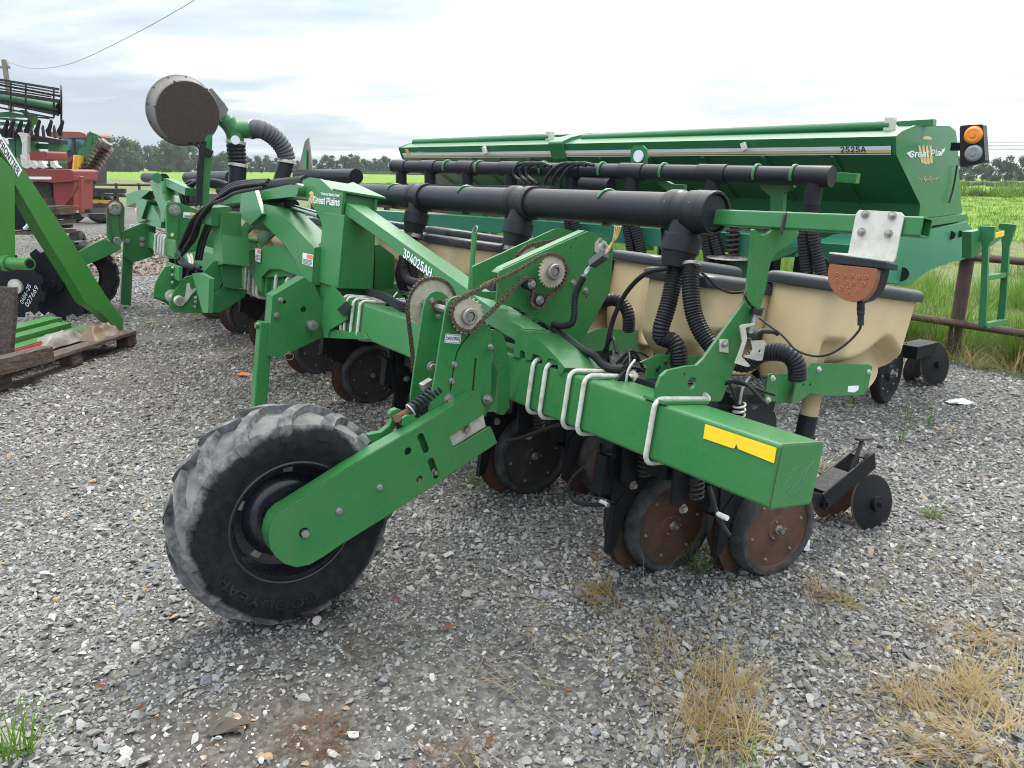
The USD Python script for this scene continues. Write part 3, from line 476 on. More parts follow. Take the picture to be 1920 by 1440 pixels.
# ---- knee link, fold link and cylinder
kn = part(T, 'knee_link', cat(tr('v', -.06, -.07, -.055, px('d', (0, 470), (60, 420), (215, 250), (290, 265), (420, 380), (610, 580), (600, 700), (582, 985), (560, 1010), (535, 1012), (515, 975), (513, 790), (470, 680), (380, 550), (205, 378), (140, 430), (25, 560), (-40, 545), (-45, 480))),
    tr('v', -.06, -.055, .10, px('d', (60, 420), (215, 250), (290, 265), (420, 380), (610, 580), (595, 860), (530, 860), (515, 790), (480, 690), (380, 540), (205, 368), (120, 440)), r=.004),
    tr('v', -.06, .1, .115, px('d', (0, 470), (215, 250), (290, 265), (610, 580), (600, 700), (582, 985), (560, 1010), (513, 975), (513, 790), (470, 680), (380, 550), (205, 378), (25, 560)))), 'green_paint')
part(kn, 'end_plate', tr('u', -3.2, -3.22, -3.198, px('d', (600, 575), (690, 570), (740, 590), (738, 640), (715, 985), (650, 1020), (590, 1000), (610, 600)), r=.008), 'green_paint')
part(kn, 'stop_block', tr('v', -.08, -.10, -.071, px('c', (1040, 290), (1130, 300), (1188, 488), (1098, 572), (1018, 510), (1025, 400)), r=.004), 'green_paint')
for c, x, y in (('d', 536, 940), ('c', 932, 665)):
    q = uvw(c, x, y, 'v', -.07); part(kn, 'link_pin', cat(cyl(q - (0, .02, 0), q + (0, .2, 0), .022, 18), cyl(q - (0, .012, 0), q - (0, .002, 0), .038, 20)), 'zinc' if c == 'd' else 'green_paint')
def sticker(parent, ax, val, c, pts, thick=.0012, top_='orange_decal'):
    P = [uvw(c, x, y, ax, val) for x, y in pts]; i = 'uvw'.index(ax); s = -1 if ax == 'v' else 1
    e = np.zeros(3); e[i] = s * thick
    d = part(parent, 'warning_decal', quad(P[3], P[2], P[1], P[0], thick), 'white_decal', False)
    m = lambda a, b: P[0] + a * (P[1] - P[0]) + b * (P[3] - P[0]) + e * 1.4
    part(d, 'decal_band', quad(m(.42, .40), m(.97, .40), m(.97, .06), m(.42, .06), thick), top_, False)
    rows = [quad(m(.08, y + .05), m(.92, y + .05), m(.92, y), m(.08, y), thick * .6) for y in (.52, .64, .76, .88)]
    part(d, 'decal_print', cat(*rows), 'wire_grey', False)
sticker(kn, 'v', -.0715, 'd', [(512, 615), (590, 632), (585, 722), (508, 698)])
part(T, 'fold_link', tr('v', -.03, -.03, .05, px('c', (880, 352), (1150, 310), (1375, 263), (1470, 278), (1478, 355), (1372, 358), (1170, 380), (880, 412)), r=.004), 'green_paint')
a, b = uvw('d', 250, 235, 'v', .06), uvw('d', 420, 270, 'v', .06); c_ = uvw('d', 640, 335, 'v', .06)
hc = part(T, 'fold_cylinder', cyl(a, b, .045, 20), 'black_paint'); part(hc, 'cylinder_rod', cyl(b, c_, .022, 16), 'chrome'); part(hc, 'cylinder_head', cyl(b - (.05, 0, 0), b + (.02, 0, 0), .055, 20), 'black_paint')
# ---- parking stand by the tower
uj = -3.0945
js = part(T, 'parking_stand', cat(tr('u', uj, uj - .012, uj, px('d', (285, 940), (520, 800), (600, 860), (660, 1000), (672, 1245), (530, 1310), (345, 1402), (250, 1390)), r=.006,
    holes=[disc2(*at2('d', 517, 1040, 'u', uj), .017), disc2(*at2('d', 375, 985, 'u', uj), .010)]),
    tr('u', uj, uj - .11, uj - .012, px('d', (285, 940), (520, 800), (525, 830), (300, 960), (262, 1390), (250, 1390)), r=0), tr('u', uj, uj - .11, uj - .10, px('d', (285, 940), (520, 800), (660, 1000), (672, 1245), (345, 1402), (250, 1390)), r=.004)), 'green_paint')
ft = [uvw('d', 300, 1380, 'u', uj - .02), uvw('d', 335, 1745, 'u', uj - .02)]
ft = [np.array([uj - .052, -.335, -.25]), np.array([uj - .052, -.335, GW(-.335)])]
part(js, 'stand_leg', ext(sg.box(uj - .09, -.372, uj - .016, -.298).buffer(-.008).buffer(.008), 'w', GW(-.335) - .01, -.2), 'green_paint')
part(js, 'stand_foot', ext(sg.box(uj - .14, -.42, uj + .034, -.25), 'w', GW(-.335), GW(-.335) + .012), 'green_paint')
q = uvw('d', 560, 1150, 'u', uj); part(js, 'stand_pin', cat(cyl(q - (.02, 0, 0), q + (.075, 0, 0), .022, 18), cyl(q + (.045, 0, 0), q + (.06, 0, 0), .03, 18)), 'steel')
q = uvw('d', 235, 1165, 'u', uj - .05); part(js, 'side_tube', cat(cyl(q + (0, -.06, 0), q + (0, .02, 0), .017, 14)), 'green_paint')
for x, y in ((315, 1085), (345, 970)): part(js, 'stand_bolt', hexbolt(uvw('d', x, y, 'u', uj), (1, 0, 0), .011, .009), 'steel')
q = uvw('d', 408, 1365, 'u', uj); part(js, 'ring_pin', cat(cyl(q - (.05, 0, 0), q + (.012, 0, 0), .009, 10), tube([(q[0] + .008, q[1] + .026 * math.cos(t), q[2] - .02 + .02 * math.sin(t)) for t in np.linspace(0, 2 * math.pi, 14)[:-1]], .0025, 6, closed=True)), 'steel')
# ---- ground drive: two side plates, sprockets, chains
u1, u2, u3 = -1.17, -1.37, -1.47
dv = part(T, 'drive_plate', tr('u', u1, u1 - .010, u1, px('s', (362, 1440), (420, 1150), (480, 755), (535, 440), (560, 365), (600, 325), (655, 305), (760, 310), (860, 345), (890, 420), (895, 560), (960, 600), (1010, 660), (1010, 900), (1000, 1440)), px('s', (940, 1560), (365, 1560)), r=.006,
    holes=[sg.LineString([at2('s', x, y, 'u', u1) for x, y in ((780, 700), (705, 795), (650, 885), (625, 985), (600, 1140), (580, 1290))]).buffer(.0028), slot2(at2('s', 842, 965, 'u', u1), at2('s', 812, 1290, 'u', u1), .0042)]), 'green_paint')
part(dv, 'drive_plate_back', tr('u', u1, u1 - .022, u1 - .012, px('s', (560, 380), (700, 320), (1000, 660), (990, 1440), (420, 1440)), r=.004), 'green_paint')
dl = part(dv, 'driving_decal', tr('u', u1, u1, u1 + .0012, px('s', (528, 695), (690, 705), (680, 800), (516, 790)), r=.004), 'white_decal')
k_ = u1 + .0012
part(dv, 'decal_border', ext(sg.Polygon(PL.poly(px('s', (536, 702), (681, 712), (672, 792), (525, 783)), 'u', k_)).difference(sg.Polygon(PL.poly(px('s', (540, 706), (677, 716), (668, 788), (529, 779)), 'u', k_))), 'u', k_, k_ + .0006), 'black_decal', False)
part(dv, 'driving_lettering', text_fit('DRIVING', uvw('s', 538, 762, 'u', k_), uvw('s', 664, 768, 'u', k_), uvw('s', 543, 726, 'u', k_), .0006), 'black_decal', False)
part(T, 'drive_plate', tr('u', u2, u2 - .010, u2, px('s', (165, 1360), (205, 1060), (290, 500), (305, 410), (330, 330), (370, 278), (425, 252), (490, 265), (545, 305), (600, 400), (620, 800), (560, 1440), (175, 1440)), r=.006), 'green_paint', label='rear drive plate')
cb = part(T, 'clamp_bracket', cat(tr('u', -1.205, -1.217, -1.205, px('s', (1015, 650), (1060, 660), (1135, 722), (1172, 870), (1180, 1100)), px('m', (1582, 660), (1532, 716), (1485, 702), (1500, 400), (1450, 180)), r=.004),
    tr('u', -1.205, -1.33, -1.32, px('s', (1015, 650), (1135, 722), (1180, 1100)), px('m', (1582, 660), (1532, 716), (1485, 702)), r=.004), tr('v', -.02, -.034, -.018, px('m', (1365, 210), (1500, 250), (1500, 690), (1365, 690)), r=.004)), 'green_paint')
for c, x, y, u in (('s', 990, 832, -1.16), ('s', 960, 1372, -1.16), ('s', 560, 1375, u1), ('s', 385, 1040, u2 + .12), ('s', 615, 1012, u1), ('s', 590, 1185, u1)):
    big = c == 's' and y > 1030 and x != 590
    part(T, 'drive_bolt', hexbolt(uvw(c, x, y, 'u', u), (1, 0, 0), .014 if big else .008, .012, stud=.015 if x == 960 else 0), 'steel')
def sprocket(parent, c2, u, r, teeth, thick=.006, bore=.018, hub=.03, mat='sprocket_steel', hublen=.02):
    ang = np.arange(teeth * 4) / (teeth * 4) * 2 * np.pi; rr = r + .0045 * np.array([-1, -.2, 1, -.2])[np.arange(teeth * 4) % 4]
    s = part(parent, 'sprocket', ext(sg.Polygon(np.stack([c2[0] + rr * np.cos(ang), c2[1] + rr * np.sin(ang)], 1)), 'u', u - thick, u), mat)
    c = np.array([u, *c2]); part(s, 'hub', cat(revolve([(bore, 0), (bore, hublen), (hub * .9, hublen), (hub, hublen - .003), (hub, -.01)], c, (1, 0, 0), 24), cyl(c + (-.02, 0, 0), c + (hublen - .006, 0, 0), bore * .92, 6)), 'steel'); return s
def chain(parent, pts2, u, closed=True, pitch=.0148):
    P = np.array(pts2); P3 = np.stack([np.full(len(P), u), P[:, 0], P[:, 1]], 1); S = spline(P3, 6, closed)
    if closed: S = np.vstack([S, S[:1]])
    S = resample(S, pitch); out = []
    for k in range(len(S) - 1):
        a, b = S[k], S[k + 1]; d = (b - a) / np.linalg.norm(b - a); n = np.cross(d, [1., 0, 0]); w = .0070 if k % 2 else .0050
        ol = [a - d * .0038, a - d * .0015 + n * .0066, a + d * .003 + n * .0066, (a + b) / 2 + n * .0044, b - d * .003 + n * .0066, b + d * .0015 + n * .0066, b + d * .0038,
              b + d * .0015 - n * .0066, b - d * .003 - n * .0066, (a + b) / 2 - n * .0044, a + d * .003 - n * .0066, a - d * .0015 - n * .0066]
        pol = sg.Polygon([(p[1], p[2]) for p in ol])
        for s in (-1, 1): out.append(ext(pol.buffer(0), 'u', u + s * w - .0009, u + s * w + .0009))
        out.append(cyl(a - (.0088, 0, 0), a + (.0088, 0, 0), .0026, 6)); out.append(cyl(a - (.004, 0, 0), a + (.004, 0, 0), .0050, 7))
    part(parent, 'chain', cat(*out), 'chain_steel', False)
c1 = at2('s', 762, 512, 'u', -1.14); r1_ = np.hypot(*(np.array(at2('f', 592, 600, 'u', -1.14)) - c1)) - .003; sp1 = sprocket(T, c1, -1.14, r1_, 22)
part(sp1, 'drive_shaft', cyl((-1.53, *c1), (-1.13, *c1), .0135, 6), 'steel')
part(T, 'shaft_bearing', cat(revolve([(.016, .006), (.024, .008), (.027, .002), (.027, 0)], (u2, *at2('s', 455, 408, 'u', u2)), (1, 0, 0), 24)), 'rust')
for x, y in ((383, 350), (540, 358), (447, 517)): part(T, 'bearing_bolt', hexbolt(uvw('s', x, y, 'u', u2), (1, 0, 0), .0075, .007), 'steel')
c3 = at2('s', 385, 380, 'u', u3); r3 = np.hypot(*(np.array(at2('s', 145, 420, 'u', u3)) - c3)); sprocket(T, c3, u3, r3, 44)
chain(T, [at2('s', *p, 'u', u3) for p in ((200, 1080), (190, 930), (170, 740), (148, 560), (136, 430), (155, 315), (205, 220), (285, 150), (380, 118), (470, 130), (550, 175), (605, 250), (640, 340))], u3 - .003, False)
up = part(T, 'sprocket_plate', tr('u', u1 - .02, u1 - .03, u1 - .02, px('f', (925, 510), (942, 290), (950, 270), (985, 255), (1540, 5), (1610, -25), (1720, -10), (1785, 55), (1800, 120), (1775, 420), (1560, 815), (1330, 690), (1100, 560)), r=.008,
    holes=[slot2(at2('f', 1610, 335, 'u', u1), at2('f', 1590, 390, 'u', u1), .004), slot2(at2('f', 1620, 470, 'u', u1), at2('f', 1535, 600, 'u', u1), .0035)] + [disc2(*at2('f', x, y, 'u', u1), .003) for x, y in ((1468, 84), (1505, 100), (1505, 145), (1545, 38))]), 'green_paint')
part(up, 'plate_flange', tr('u', u1 - .02, u1 - .07, u1 - .03, px('f', (940, 290), (985, 250), (1600, -30), (1610, -20), (985, 262), (950, 290)), r=0), 'green_paint')
c4 = at2('f', 1345, 275, 'u', -1.14); r4_ = np.hypot(*(np.array(at2('f', 1440, 280, 'u', -1.14)) - c4)); sprocket(up, c4, -1.14, r4_, 28)
def idler(x, y):
    q = uvw('f', x, y, 'u', -1.145); i = part(up, 'idler', cyl(q - (.03, 0, 0), q + (.006, 0, 0), .024, 22), 'black_plastic'); part(i, 'idler_bolt', hexbolt(q + (.006, 0, 0), (1, 0, 0), .012, .01), 'steel')
idler(1180, 370); idler(1240, 490)
chain(T, [at2('f', *p, 'u', -1.143) for p in ((800, 650), (745, 712), (690, 722), (630, 692), (592, 635), (583, 575), (605, 515), (655, 478), (740, 435), (850, 382), (985, 315), (1100, 258), (1200, 195), (1275, 155), (1345, 147), (1405, 170), (1442, 225), (1448, 290), (1425, 355), (1375, 418), (1310, 465), (1270, 540), (1215, 545), (1180, 500), (1195, 430), (1160, 330), (1110, 345), (1030, 420), (940, 520), (860, 600))], -1.143)
q = uvw('f', 1715, 90, 'u', u1 - .02); part(up, 'flange_bearing', cat(tr('u', u1 - .02, u1 - .02, u1 - .014, px('f', (1655, 130), (1660, 60), (1700, 25), (1760, 80), (1765, 120), (1720, 150)), r=.005), revolve([(.010, .012), (.020, .012), (.024, .006), (.024, 0)], q, (1, 0, 0), 20)), 'zinc')
for x, y in ((1497, 360), (1590, 420), (1695, 45)): part(up, 'plate_bolt', hexbolt(uvw('f', x, y, 'u', u1 - .02), (1, 0, 0), .009, .008), 'steel')
u5 = -1.43
p5 = part(T, 'sprocket_plate', tr('u', u5, u5 - .01, u5, px('e', (905, 800), (1520, 518), (1590, 512), (1690, 545), (1720, 600), (1600, 1000), (1090, 1060), (905, 1010)), r=.006,
    holes=[sg.Polygon(PL.poly(px('e', (958, 955), (968, 930), (1120, 855), (1110, 985), (1000, 990), (975, 985)), 'u', u5)).buffer(-.004).buffer(.004)]), 'green_paint', label='rear sprocket plate')
c5 = at2('e', 1330, 745, 'u', u5 + .03); sprocket(p5, c5, u5 + .03, .052, 28)
chain(T, [at2('e', *p, 'u', u5 + .027) for p in ((1205, 790), (1222, 735), (1270, 680), (1330, 640), (1400, 622), (1500, 606), (1625, 580))], u5 + .027, False)
q0, q1 = uvw('e', 920, 540, 'v', .02), uvw('e', 885, 1010, 'v', .02)
pp = part(T, 'storage_pin', cyl(q0, q1, .0115, 14), 'green_paint')
part(pp, 'pin_ring', tube([q0 + (.016 * math.cos(t), .004 * math.sin(t), .006 + .02 * math.sin(t)) for t in np.linspace(0, 2 * math.pi, 16)[:-1]], .0024, 6, closed=True), 'steel')
# ---- trailing gauge wheel arm
ua = -1.1
face = sg.Polygon(PL.poly(px('m', (1350, 550), (1400, 698), (1130, 877), (1165, 962), (1437, 800), (1490, 922)) + px('l', (1310, 790), (1060, 945), (950, 1020), (880, 1060), (800, 1076), (730, 1055), (680, 1015), (645, 960), (635, 900), (645, 840), (670, 785), (710, 745), (770, 710), (1225, 420)), 'u', ua)).buffer(0)
hull = sg.Polygon(PL.poly(px('m', (1350, 550), (1490, 922)) + px('l', (1310, 790), (1060, 945), (950, 1020), (880, 1060), (800, 1076), (730, 1055), (680, 1015), (645, 960), (635, 900), (645, 840), (670, 785), (710, 745), (770, 710), (1225, 420)), 'u', ua)).buffer(0)
A = lambda x, y, c='m': at2(c, x, y, 'u', ua)
holes = [disc2(*A(820, 985), .0135), slot2(A(915, 875), A(955, 975), .0125), slot2(A(992, 1060), A(1033, 1168), .0125), disc2(*A(907, 1193), .0125), disc2(*A(845, 872, 'l'), .0165)]
fp = face
for h in holes: fp = fp.difference(h)
ar = part(T, 'wheel_arm', cat(ext(fp, 'u', ua - .008, ua), ext(hull.difference(hull.buffer(-.008)).difference(sg.Polygon(PL.poly(px('m', (1345, 700), (1520, 620), (1520, 800), (1390, 830)), 'u', ua))), 'u', ua - .066, ua - .001), ext(hull.buffer(-.004), 'u', ua - .068, ua - .030)), 'green_paint', label='green wheel arm with bolted side plate')
part(ar, 'pivot_plate', tr('u', ua, ua - .029, ua - .020, px('m', (1120, 870), (1400, 690), (1425, 810), (1160, 975)), r=0), 'zinc')
for x, y, rr in ((1255, 818, .013), (1022, 1138, .011), (897, 1193, .009)): part(ar, 'arm_bolt', hexbolt(uvw('m', x, y, 'u', ua - .02), (1, 0, 0), rr, .012), 'steel')
for x, y in ((607, 1255), (303, 1432)): part(ar, 'arm_bolt', hexbolt(uvw('m', x, y, 'u', ua), (1, 0, 0), .0085, .006), 'steel')
part(ar, 'axle_bolt', hexbolt(uvw('l', 845, 872, 'u', ua - .008), (1, 0, 0), .0145, .014, False), 'steel')
la = part(T, 'spring_link', cat(tr('u', -1.21, -1.235, -1.21, px('m', (535, 930), (520, 862), (620, 842), (685, 790), (702, 742), (685, 712), (700, 682), (740, 666), (782, 682), (775, 706), (745, 712), (742, 740), (725, 800), (690, 850), (600, 900)), r=.004), tr('u', -1.16, -1.175, -1.16, px('m', (765, 790), (778, 740), (815, 715), (860, 715), (890, 740), (860, 770), (800, 800)), r=.004)), 'green_paint')
q0, q1 = uvw('m', 850, 668, 'u', -1.19), uvw('m', 985, 560, 'u', -1.19)
part(la, 'link_rod', cat(cyl(uvw('m', 715, 745, 'u', -1.19) , q0, .012, 12), cyl(q0 + (q0 - q1) * .12, q0 + (q1 - q0) * .1, .018, 6), cyl(uvw('m', 740, 740, 'u', -1.235), uvw('m', 740, 740, 'u', -1.155), .014, 14)), 'rust')
part(la, 'compression_spring', cat(spring(q0, q1 + (q1 - q0) * .5, .02, .0055, 8), cyl(q0 - (q1 - q0) * .05, q0 + (q1 - q0) * .05, .027, 20)), 'black_plastic'); part(la, 'spring_cap', cyl(q0 - (q1 - q0) * .1, q0 - (q1 - q0) * .04, .026, 20), 'zinc')
part(la, 'spring_block', obox(uvw('m', 925, 510, 'u', -1.22), uvw('m', 1000, 465, 'u', -1.22), .03, .03), 'steel')
# ---- traction wheel
WC = np.array([-1.285, -.832, -.588]); AX = np.array([1., 0, 0])
prof = [(.196, .088), (.205, .094), (.225, .102), (.258, .116), (.292, .122), (.322, .116), (.341, .103), (.346, .085), (.353, .05), (.355, 0)]
prof = prof + [(r_, -a_) for r_, a_ in prof[-2::-1]]
wh = part(T, 'traction_wheel', revolve(prof, WC, AX, 96), 'muddy_tyre', 40, label='black traction tyre with dried mud')
def surf(a): return float(np.interp(abs(a), [0, .05, .085, .103, .116, .122], [.368, .366, .358, .345, .322, .292]))
lug, shoulder, NL = [], [], 15
for side in (-1, 1):
    for k in range(NL):
        t0 = (k + (.5 if side > 0 else 0)) * 2 * math.pi / NL; rows = []
        for s in np.linspace(0, 1, 8):
            a = side * (-.006 + .124 * s) if s < .86 else side * (.101 + .020 * (s - .86) / .14); th = t0 + .30 * min(1, s / .86) ** .9
            base = surf(a) - .013 if s < .86 else .345 - .05 * (s - .86) / .14; h = .030 * (1 - .2 * s) if s < .95 else .003; hw = .050 + .016 * s
            nx = 0 if s < .7 else side * min(1, (s - .7) / .25)
            ring = []
            for dt, hh in ((-hw - .014, -.004), (-hw, h), (hw, h), (hw + .014, -.004)):
                rr, aa = base + hh * (1 - .6 * abs(nx)), a + hh * nx * .9
                ring.append(WC + AX * aa + rr * (math.cos(th + dt) * np.array([0, 1, 0]) + math.sin(th + dt) * np.array([0, 0, 1])))
            rows.append(ring)
        V = np.array(rows).reshape(-1, 3); F = []
        for i in range(7):
            for j in range(3): a0 = i * 4 + j; q = [a0, a0 + 1, a0 + 5, a0 + 4]; q = q if side > 0 else q[::-1]; F += [(q[0], q[1], q[2]), (q[0], q[2], q[3])]
        F += [(0, 3, 2), (0, 2, 1), (28, 29, 30), (28, 30, 31)]
        F = np.array(F); sh = F.max(1) > 23; lug.append((V, F[~sh])); shoulder.append((V, F[sh]))
part(wh, 'tread_lugs', cat(*lug), 'muddy_tyre', 35, kind='stuff'); part(wh, 'tread', cat(revolve([(.3380, .1045), (.3490, .088), (.3560, .05), (.3580, 0), (.3560, -.05), (.349, -.088), (.338, -.1045)], WC, AX, 96)), 'dusty_rubber', 35); part(wh, 'shoulder_lugs', cat(*shoulder), 'muddy_tyre', 35, kind='stuff')
rim = revolve([(.203, .092), (.212, .096), (.212, .088), (.196, .084), (.190, .06), (.182, .045), (.182, .012), (.150, .006), (.130, .030), (.105, .040), (.06, .040), (.0, .040)], WC, AX, 64)
rm = part(wh, 'rim', rim, 'rim_paint', 40); part(wh, 'rim_lip', tube([WC + (.094, .211 * math.cos(t), .211 * math.sin(t)) for t in np.linspace(0, 2 * math.pi, 65)[:-1]], .0065, 8, closed=True), 'rim_paint')
part(wh, 'axle_hub', cat(cyl(WC + (.01, 0, 0), WC + (.11, 0, 0), .045, 24), *[hexbolt(WC + (.040, .08 * math.cos(t), .08 * math.sin(t)), (1, 0, 0), .012, .014) for t in np.arange(5) * 2 * math.pi / 5 + .3]), 'black_paint')
[part(wh, 'rim_opening', ext(sg.Polygon([(WC[1] + r_ * math.cos(t), WC[2] + r_ * math.sin(t)) for r_, ts in ((.172, np.linspace(t0 - .10, t0 + .10, 7)), (.152, np.linspace(t0 + .10, t0 - .10, 7))) for t in ts]), 'u', WC[0] + .0105, WC[0] + .0122), 'steel') for t0 in np.arange(5) * math.pi / 2.5 + .35]
def arc_text(s, r0, height, mid, face, mat, parent, name, width):
    m = meshkit.text_mesh(s, 1.0, 1.0, True); v = np.array(m.vertices); lo, hi = v.min(0), v.max(0); v = (v - lo) / (hi - lo)
    th = mid - (v[:, 0] - .5) * width; rr = r0 + v[:, 1] * height; aa = np.interp(rr, [.225, .258, .292, .322], [.102, .116, .122, .116]) - .001 + v[:, 2] * .006
    P = WC + np.stack([aa, rr * np.cos(th), rr * np.sin(th)], 1); part(parent, name, (P, np.array(m.faces)), mat, False)
arc_text('GOODYEAR', .262, .034, -math.pi / 2 - .32, 0, 'rubber', wh, 'tyre_lettering', 1.35)
# ---- light arm, light bar, amber lamp
uA = -.464
armp = px('g', (1250, 402), (1262, 398), (1290, 432), (1325, 446), (1365, 432), (1405, 396), (1440, 372), (1590, 402), (1592, 440), (1540, 500), (1420, 580), (1385, 640), (1368, 700), (1340, 860), (1312, 960)) + px('i', (300, 260), (130, 640), (85, 760), (60, 830), (40, 852)) + [(1230, 754), (1233, 725), (1240, 706), (1252, 695)] + px('g', (740, 1430), (830, 1420), (880, 1370), (980, 1230), (1190, 940), (1215, 800), (1240, 560))
arm = part(T, 'light_arm', tr('u', uA, uA - .012, uA, armp, r=.004, holes=[disc2(*at2('g', 790, 1555, 'u', uA), .020), disc2(*at2('r', 975, 1400, 'u', uA), .005)]), 'green_paint')
part(arm, 'clamp_pad', box((uA - .05, -.004, .001), (uA + .04, .2, .012)), 'green_paint')
br = part(arm, 'latch_bracket', cat(tr('u', uA, uA + .03, uA + .033, px('r', (1450, 905), (1480, 880), (1600, 868), (1605, 885), (1510, 915), (1525, 1020), (1500, 1100), (1470, 1200), (1560, 1290), (1530, 1305), (1400, 1265), (1440, 1170), (1475, 1060)), r=.001),
    tr('u', uA, uA + .026, uA + .029, px('r', (1570, 1045), (1710, 1045), (1720, 1060), (1690, 1240), (1640, 1245), (1470, 1200), (1560, 1190), (1590, 1130)), r=.002, holes=[disc2(*at2('r', 1660, 1150, 'u', uA), .006)]),
    tr('u', uA, uA + .0, uA + .004, px('r', (1320, 1045), (1405, 1045), (1410, 1180), (1320, 1170)), r=.002)), 'zinc')
for x, y in ((1370, 1095), (1605, 1060)): part(br, 'bracket_bolt', hexbolt(uvw('r', x, y, 'u', uA + .004), (1, 0, 0), .008, .012), 'steel')
lr = part(arm, 'latch_rod', cyl(uvw('r', 1705, 740, 'u', uA + .02), uvw('r', 1630, 1020, 'u', uA + .02), .0105, 14), 'steel')
[part(lr, 'latch_collar', cyl(uvw('r', *a, 'u', uA + .02), uvw('r', *b, 'u', uA + .02), r_, 18), 'black_plastic') for a, b, r_ in (((1705, 745), (1690, 800), .020), ((1640, 990), (1630, 1025), .022))]
part(lr, 'latch_lever', cat(tube(spline([uvw('r', x, y, 'u', uA + .03) for x, y in ((1660, 1010), (1700, 985), (1740, 965), (1800, 965), (1870, 970), (1910, 990))], 5), .0085, 8)), 'black_plastic')
lbv, lbw = .405, .585
tq = PL.at(1737, 427, 'u', .02); lb0 = PL.at(1377, 410, 'v', tq[1] - .0)
o_ = sg.box(-.027, -.027, .027, .027).buffer(-.006).buffer(.006); ring = o_.difference(sg.box(-.0225, -.0225, .0225, .0225))
M_ = np.eye(4); lb1 = np.array([tq[0], tq[1], tq[2]]); d_ = lb1 - lb0; L_ = np.linalg.norm(d_); d_ /= L_; s_ = np.cross([0, 0, 1.], d_); s_ /= np.linalg.norm(s_); t_ = np.cross(d_, s_)
v_, f_ = ext(ring, 'u', -.35, L_); lbm = (lb0 + v_[:, :1] * d_ + v_[:, 1:2] * s_ + v_[:, 2:] * t_, f_)
lb = part(T, 'light_bar', lbm, 'green_paint')
q = uvw('q', 360, 200, 'v', tq[1] - .03); part(lb, 'bar_clamp', tube(spline([q + p for p in np.array([(0, 0, -.05), (0, 0, .0), (0, .004, .016), (.002, .03, .02), (.004, .055, .016), (.004, .06, -.02)])], 4), .0055, 8), 'dark_iron')
vp = tq[1] - .031
lp = part(lb, 'lamp_plate', cat(tr('v', vp, vp - .004, vp, px('q', (905, 165), (930, 135), (1240, 152), (1266, 180), (1200, 505), (1180, 530), (845, 468)), r=.004)), 'zinc')
for x, y in ((970, 168), (1173, 180), (943, 300), (1145, 313)): part(lp, 'plate_bolt', hexbolt(uvw('q', x, y, 'v', vp - .004), (0, -1, 0), .0085, .008, stud=.006), 'steel')
vl = vp - .075
shelf = [uvw('q', 697, 462, 'v', vl), uvw('q', 1130, 522, 'v', vl)]
part(lp, 'lamp_shelf', quad(shelf[0], shelf[1], uvw('q', 1180, 532, 'v', vp), uvw('q', 845, 470, 'v', vp), .004), 'zinc')
lh = part(lp, 'lamp_housing', cat(tr('v', vl, vl - .004, vl + .06, px('q', (700, 470), (1130, 527), (1125, 577), (715, 530)), r=.002), tr('v', vl + .03, vl + .012, vl + .062, px('q', (725, 540), (1110, 570), (1085, 680), (1045, 760), (985, 810), (920, 830), (860, 815), (800, 770), (750, 700)), r=.004)), 'black_plastic')
lens = px('q', (706, 540), (1066, 575), (1058, 650), (1030, 735), (985, 790), (930, 818), (868, 826), (800, 803), (745, 760), (708, 700), (693, 640), (696, 590))
ln = part(lh, 'lamp_lens', cat(tr('v', vl, vl - .004, vl + .014, lens, r=.004)), 'amber_lens')
out = []
for x, y in ((757, 615), (812, 630), (868, 627), (918, 642), (978, 640), (760, 662), (832, 680), (880, 684), (955, 690), (788, 720), (846, 710), (904, 738), (840, 748)):
    q = uvw('q', x, y, 'v', vl - .004); out.append(tube([q + (.0045 * math.cos(t), -.0008, .0045 * math.sin(t)) for t in np.linspace(0, 2 * math.pi, 12)[:-1]], .0013, 5, closed=True))
part(lp, 'lamp_diodes', cat(*out), 'lamp_diode', kind='stuff')
g0, g1 = uvw('q', 937, 828, 'v', vl + .03), uvw('q', 935, 1000, 'v', vl + .03)
cn = part(lp, 'lamp_plug', cat(cyl(g0, g0 + .55 * (g1 - g0), .0105, 12), cyl(g0 + .5 * (g1 - g0), g1, .0088, 12), cyl(g0 + .25 * (g1 - g0), g0 + .3 * (g1 - g0), .0118, 12)), 'black_plastic')
part(T, 'lamp_cable', tube(spline([g1] + [uvw('q', x, y, 'v', vl + d) for x, y, d in ((925, 1035, .03), (860, 1110, .02), (770, 1180, .01), (690, 1220, 0), (610, 1232, 0), (520, 1215, 0), (440, 1175, 0), (380, 1110, 0), (330, 1060, 0), (260, 1010, 0), (175, 945, 0))], 6), .0036, 8), 'black_hose')
part(T, 'lamp_cable', tube(spline([uvw('r', x, y, 'u', uA - .03) for x, y in ((1140, 375), (1220, 440), (1300, 520), (1380, 560), (1440, 580), (1520, 580), (1580, 570))] + [uvw('r', 1580, 600, 'u', uA + .012), uvw('r', 1620, 680, 'u', uA + .016), uvw('r', 1690, 735, 'u', uA + .014), uvw('r', 1770, 740, 'u', uA - .01)], 6), .0042, 8), 'black_hose')
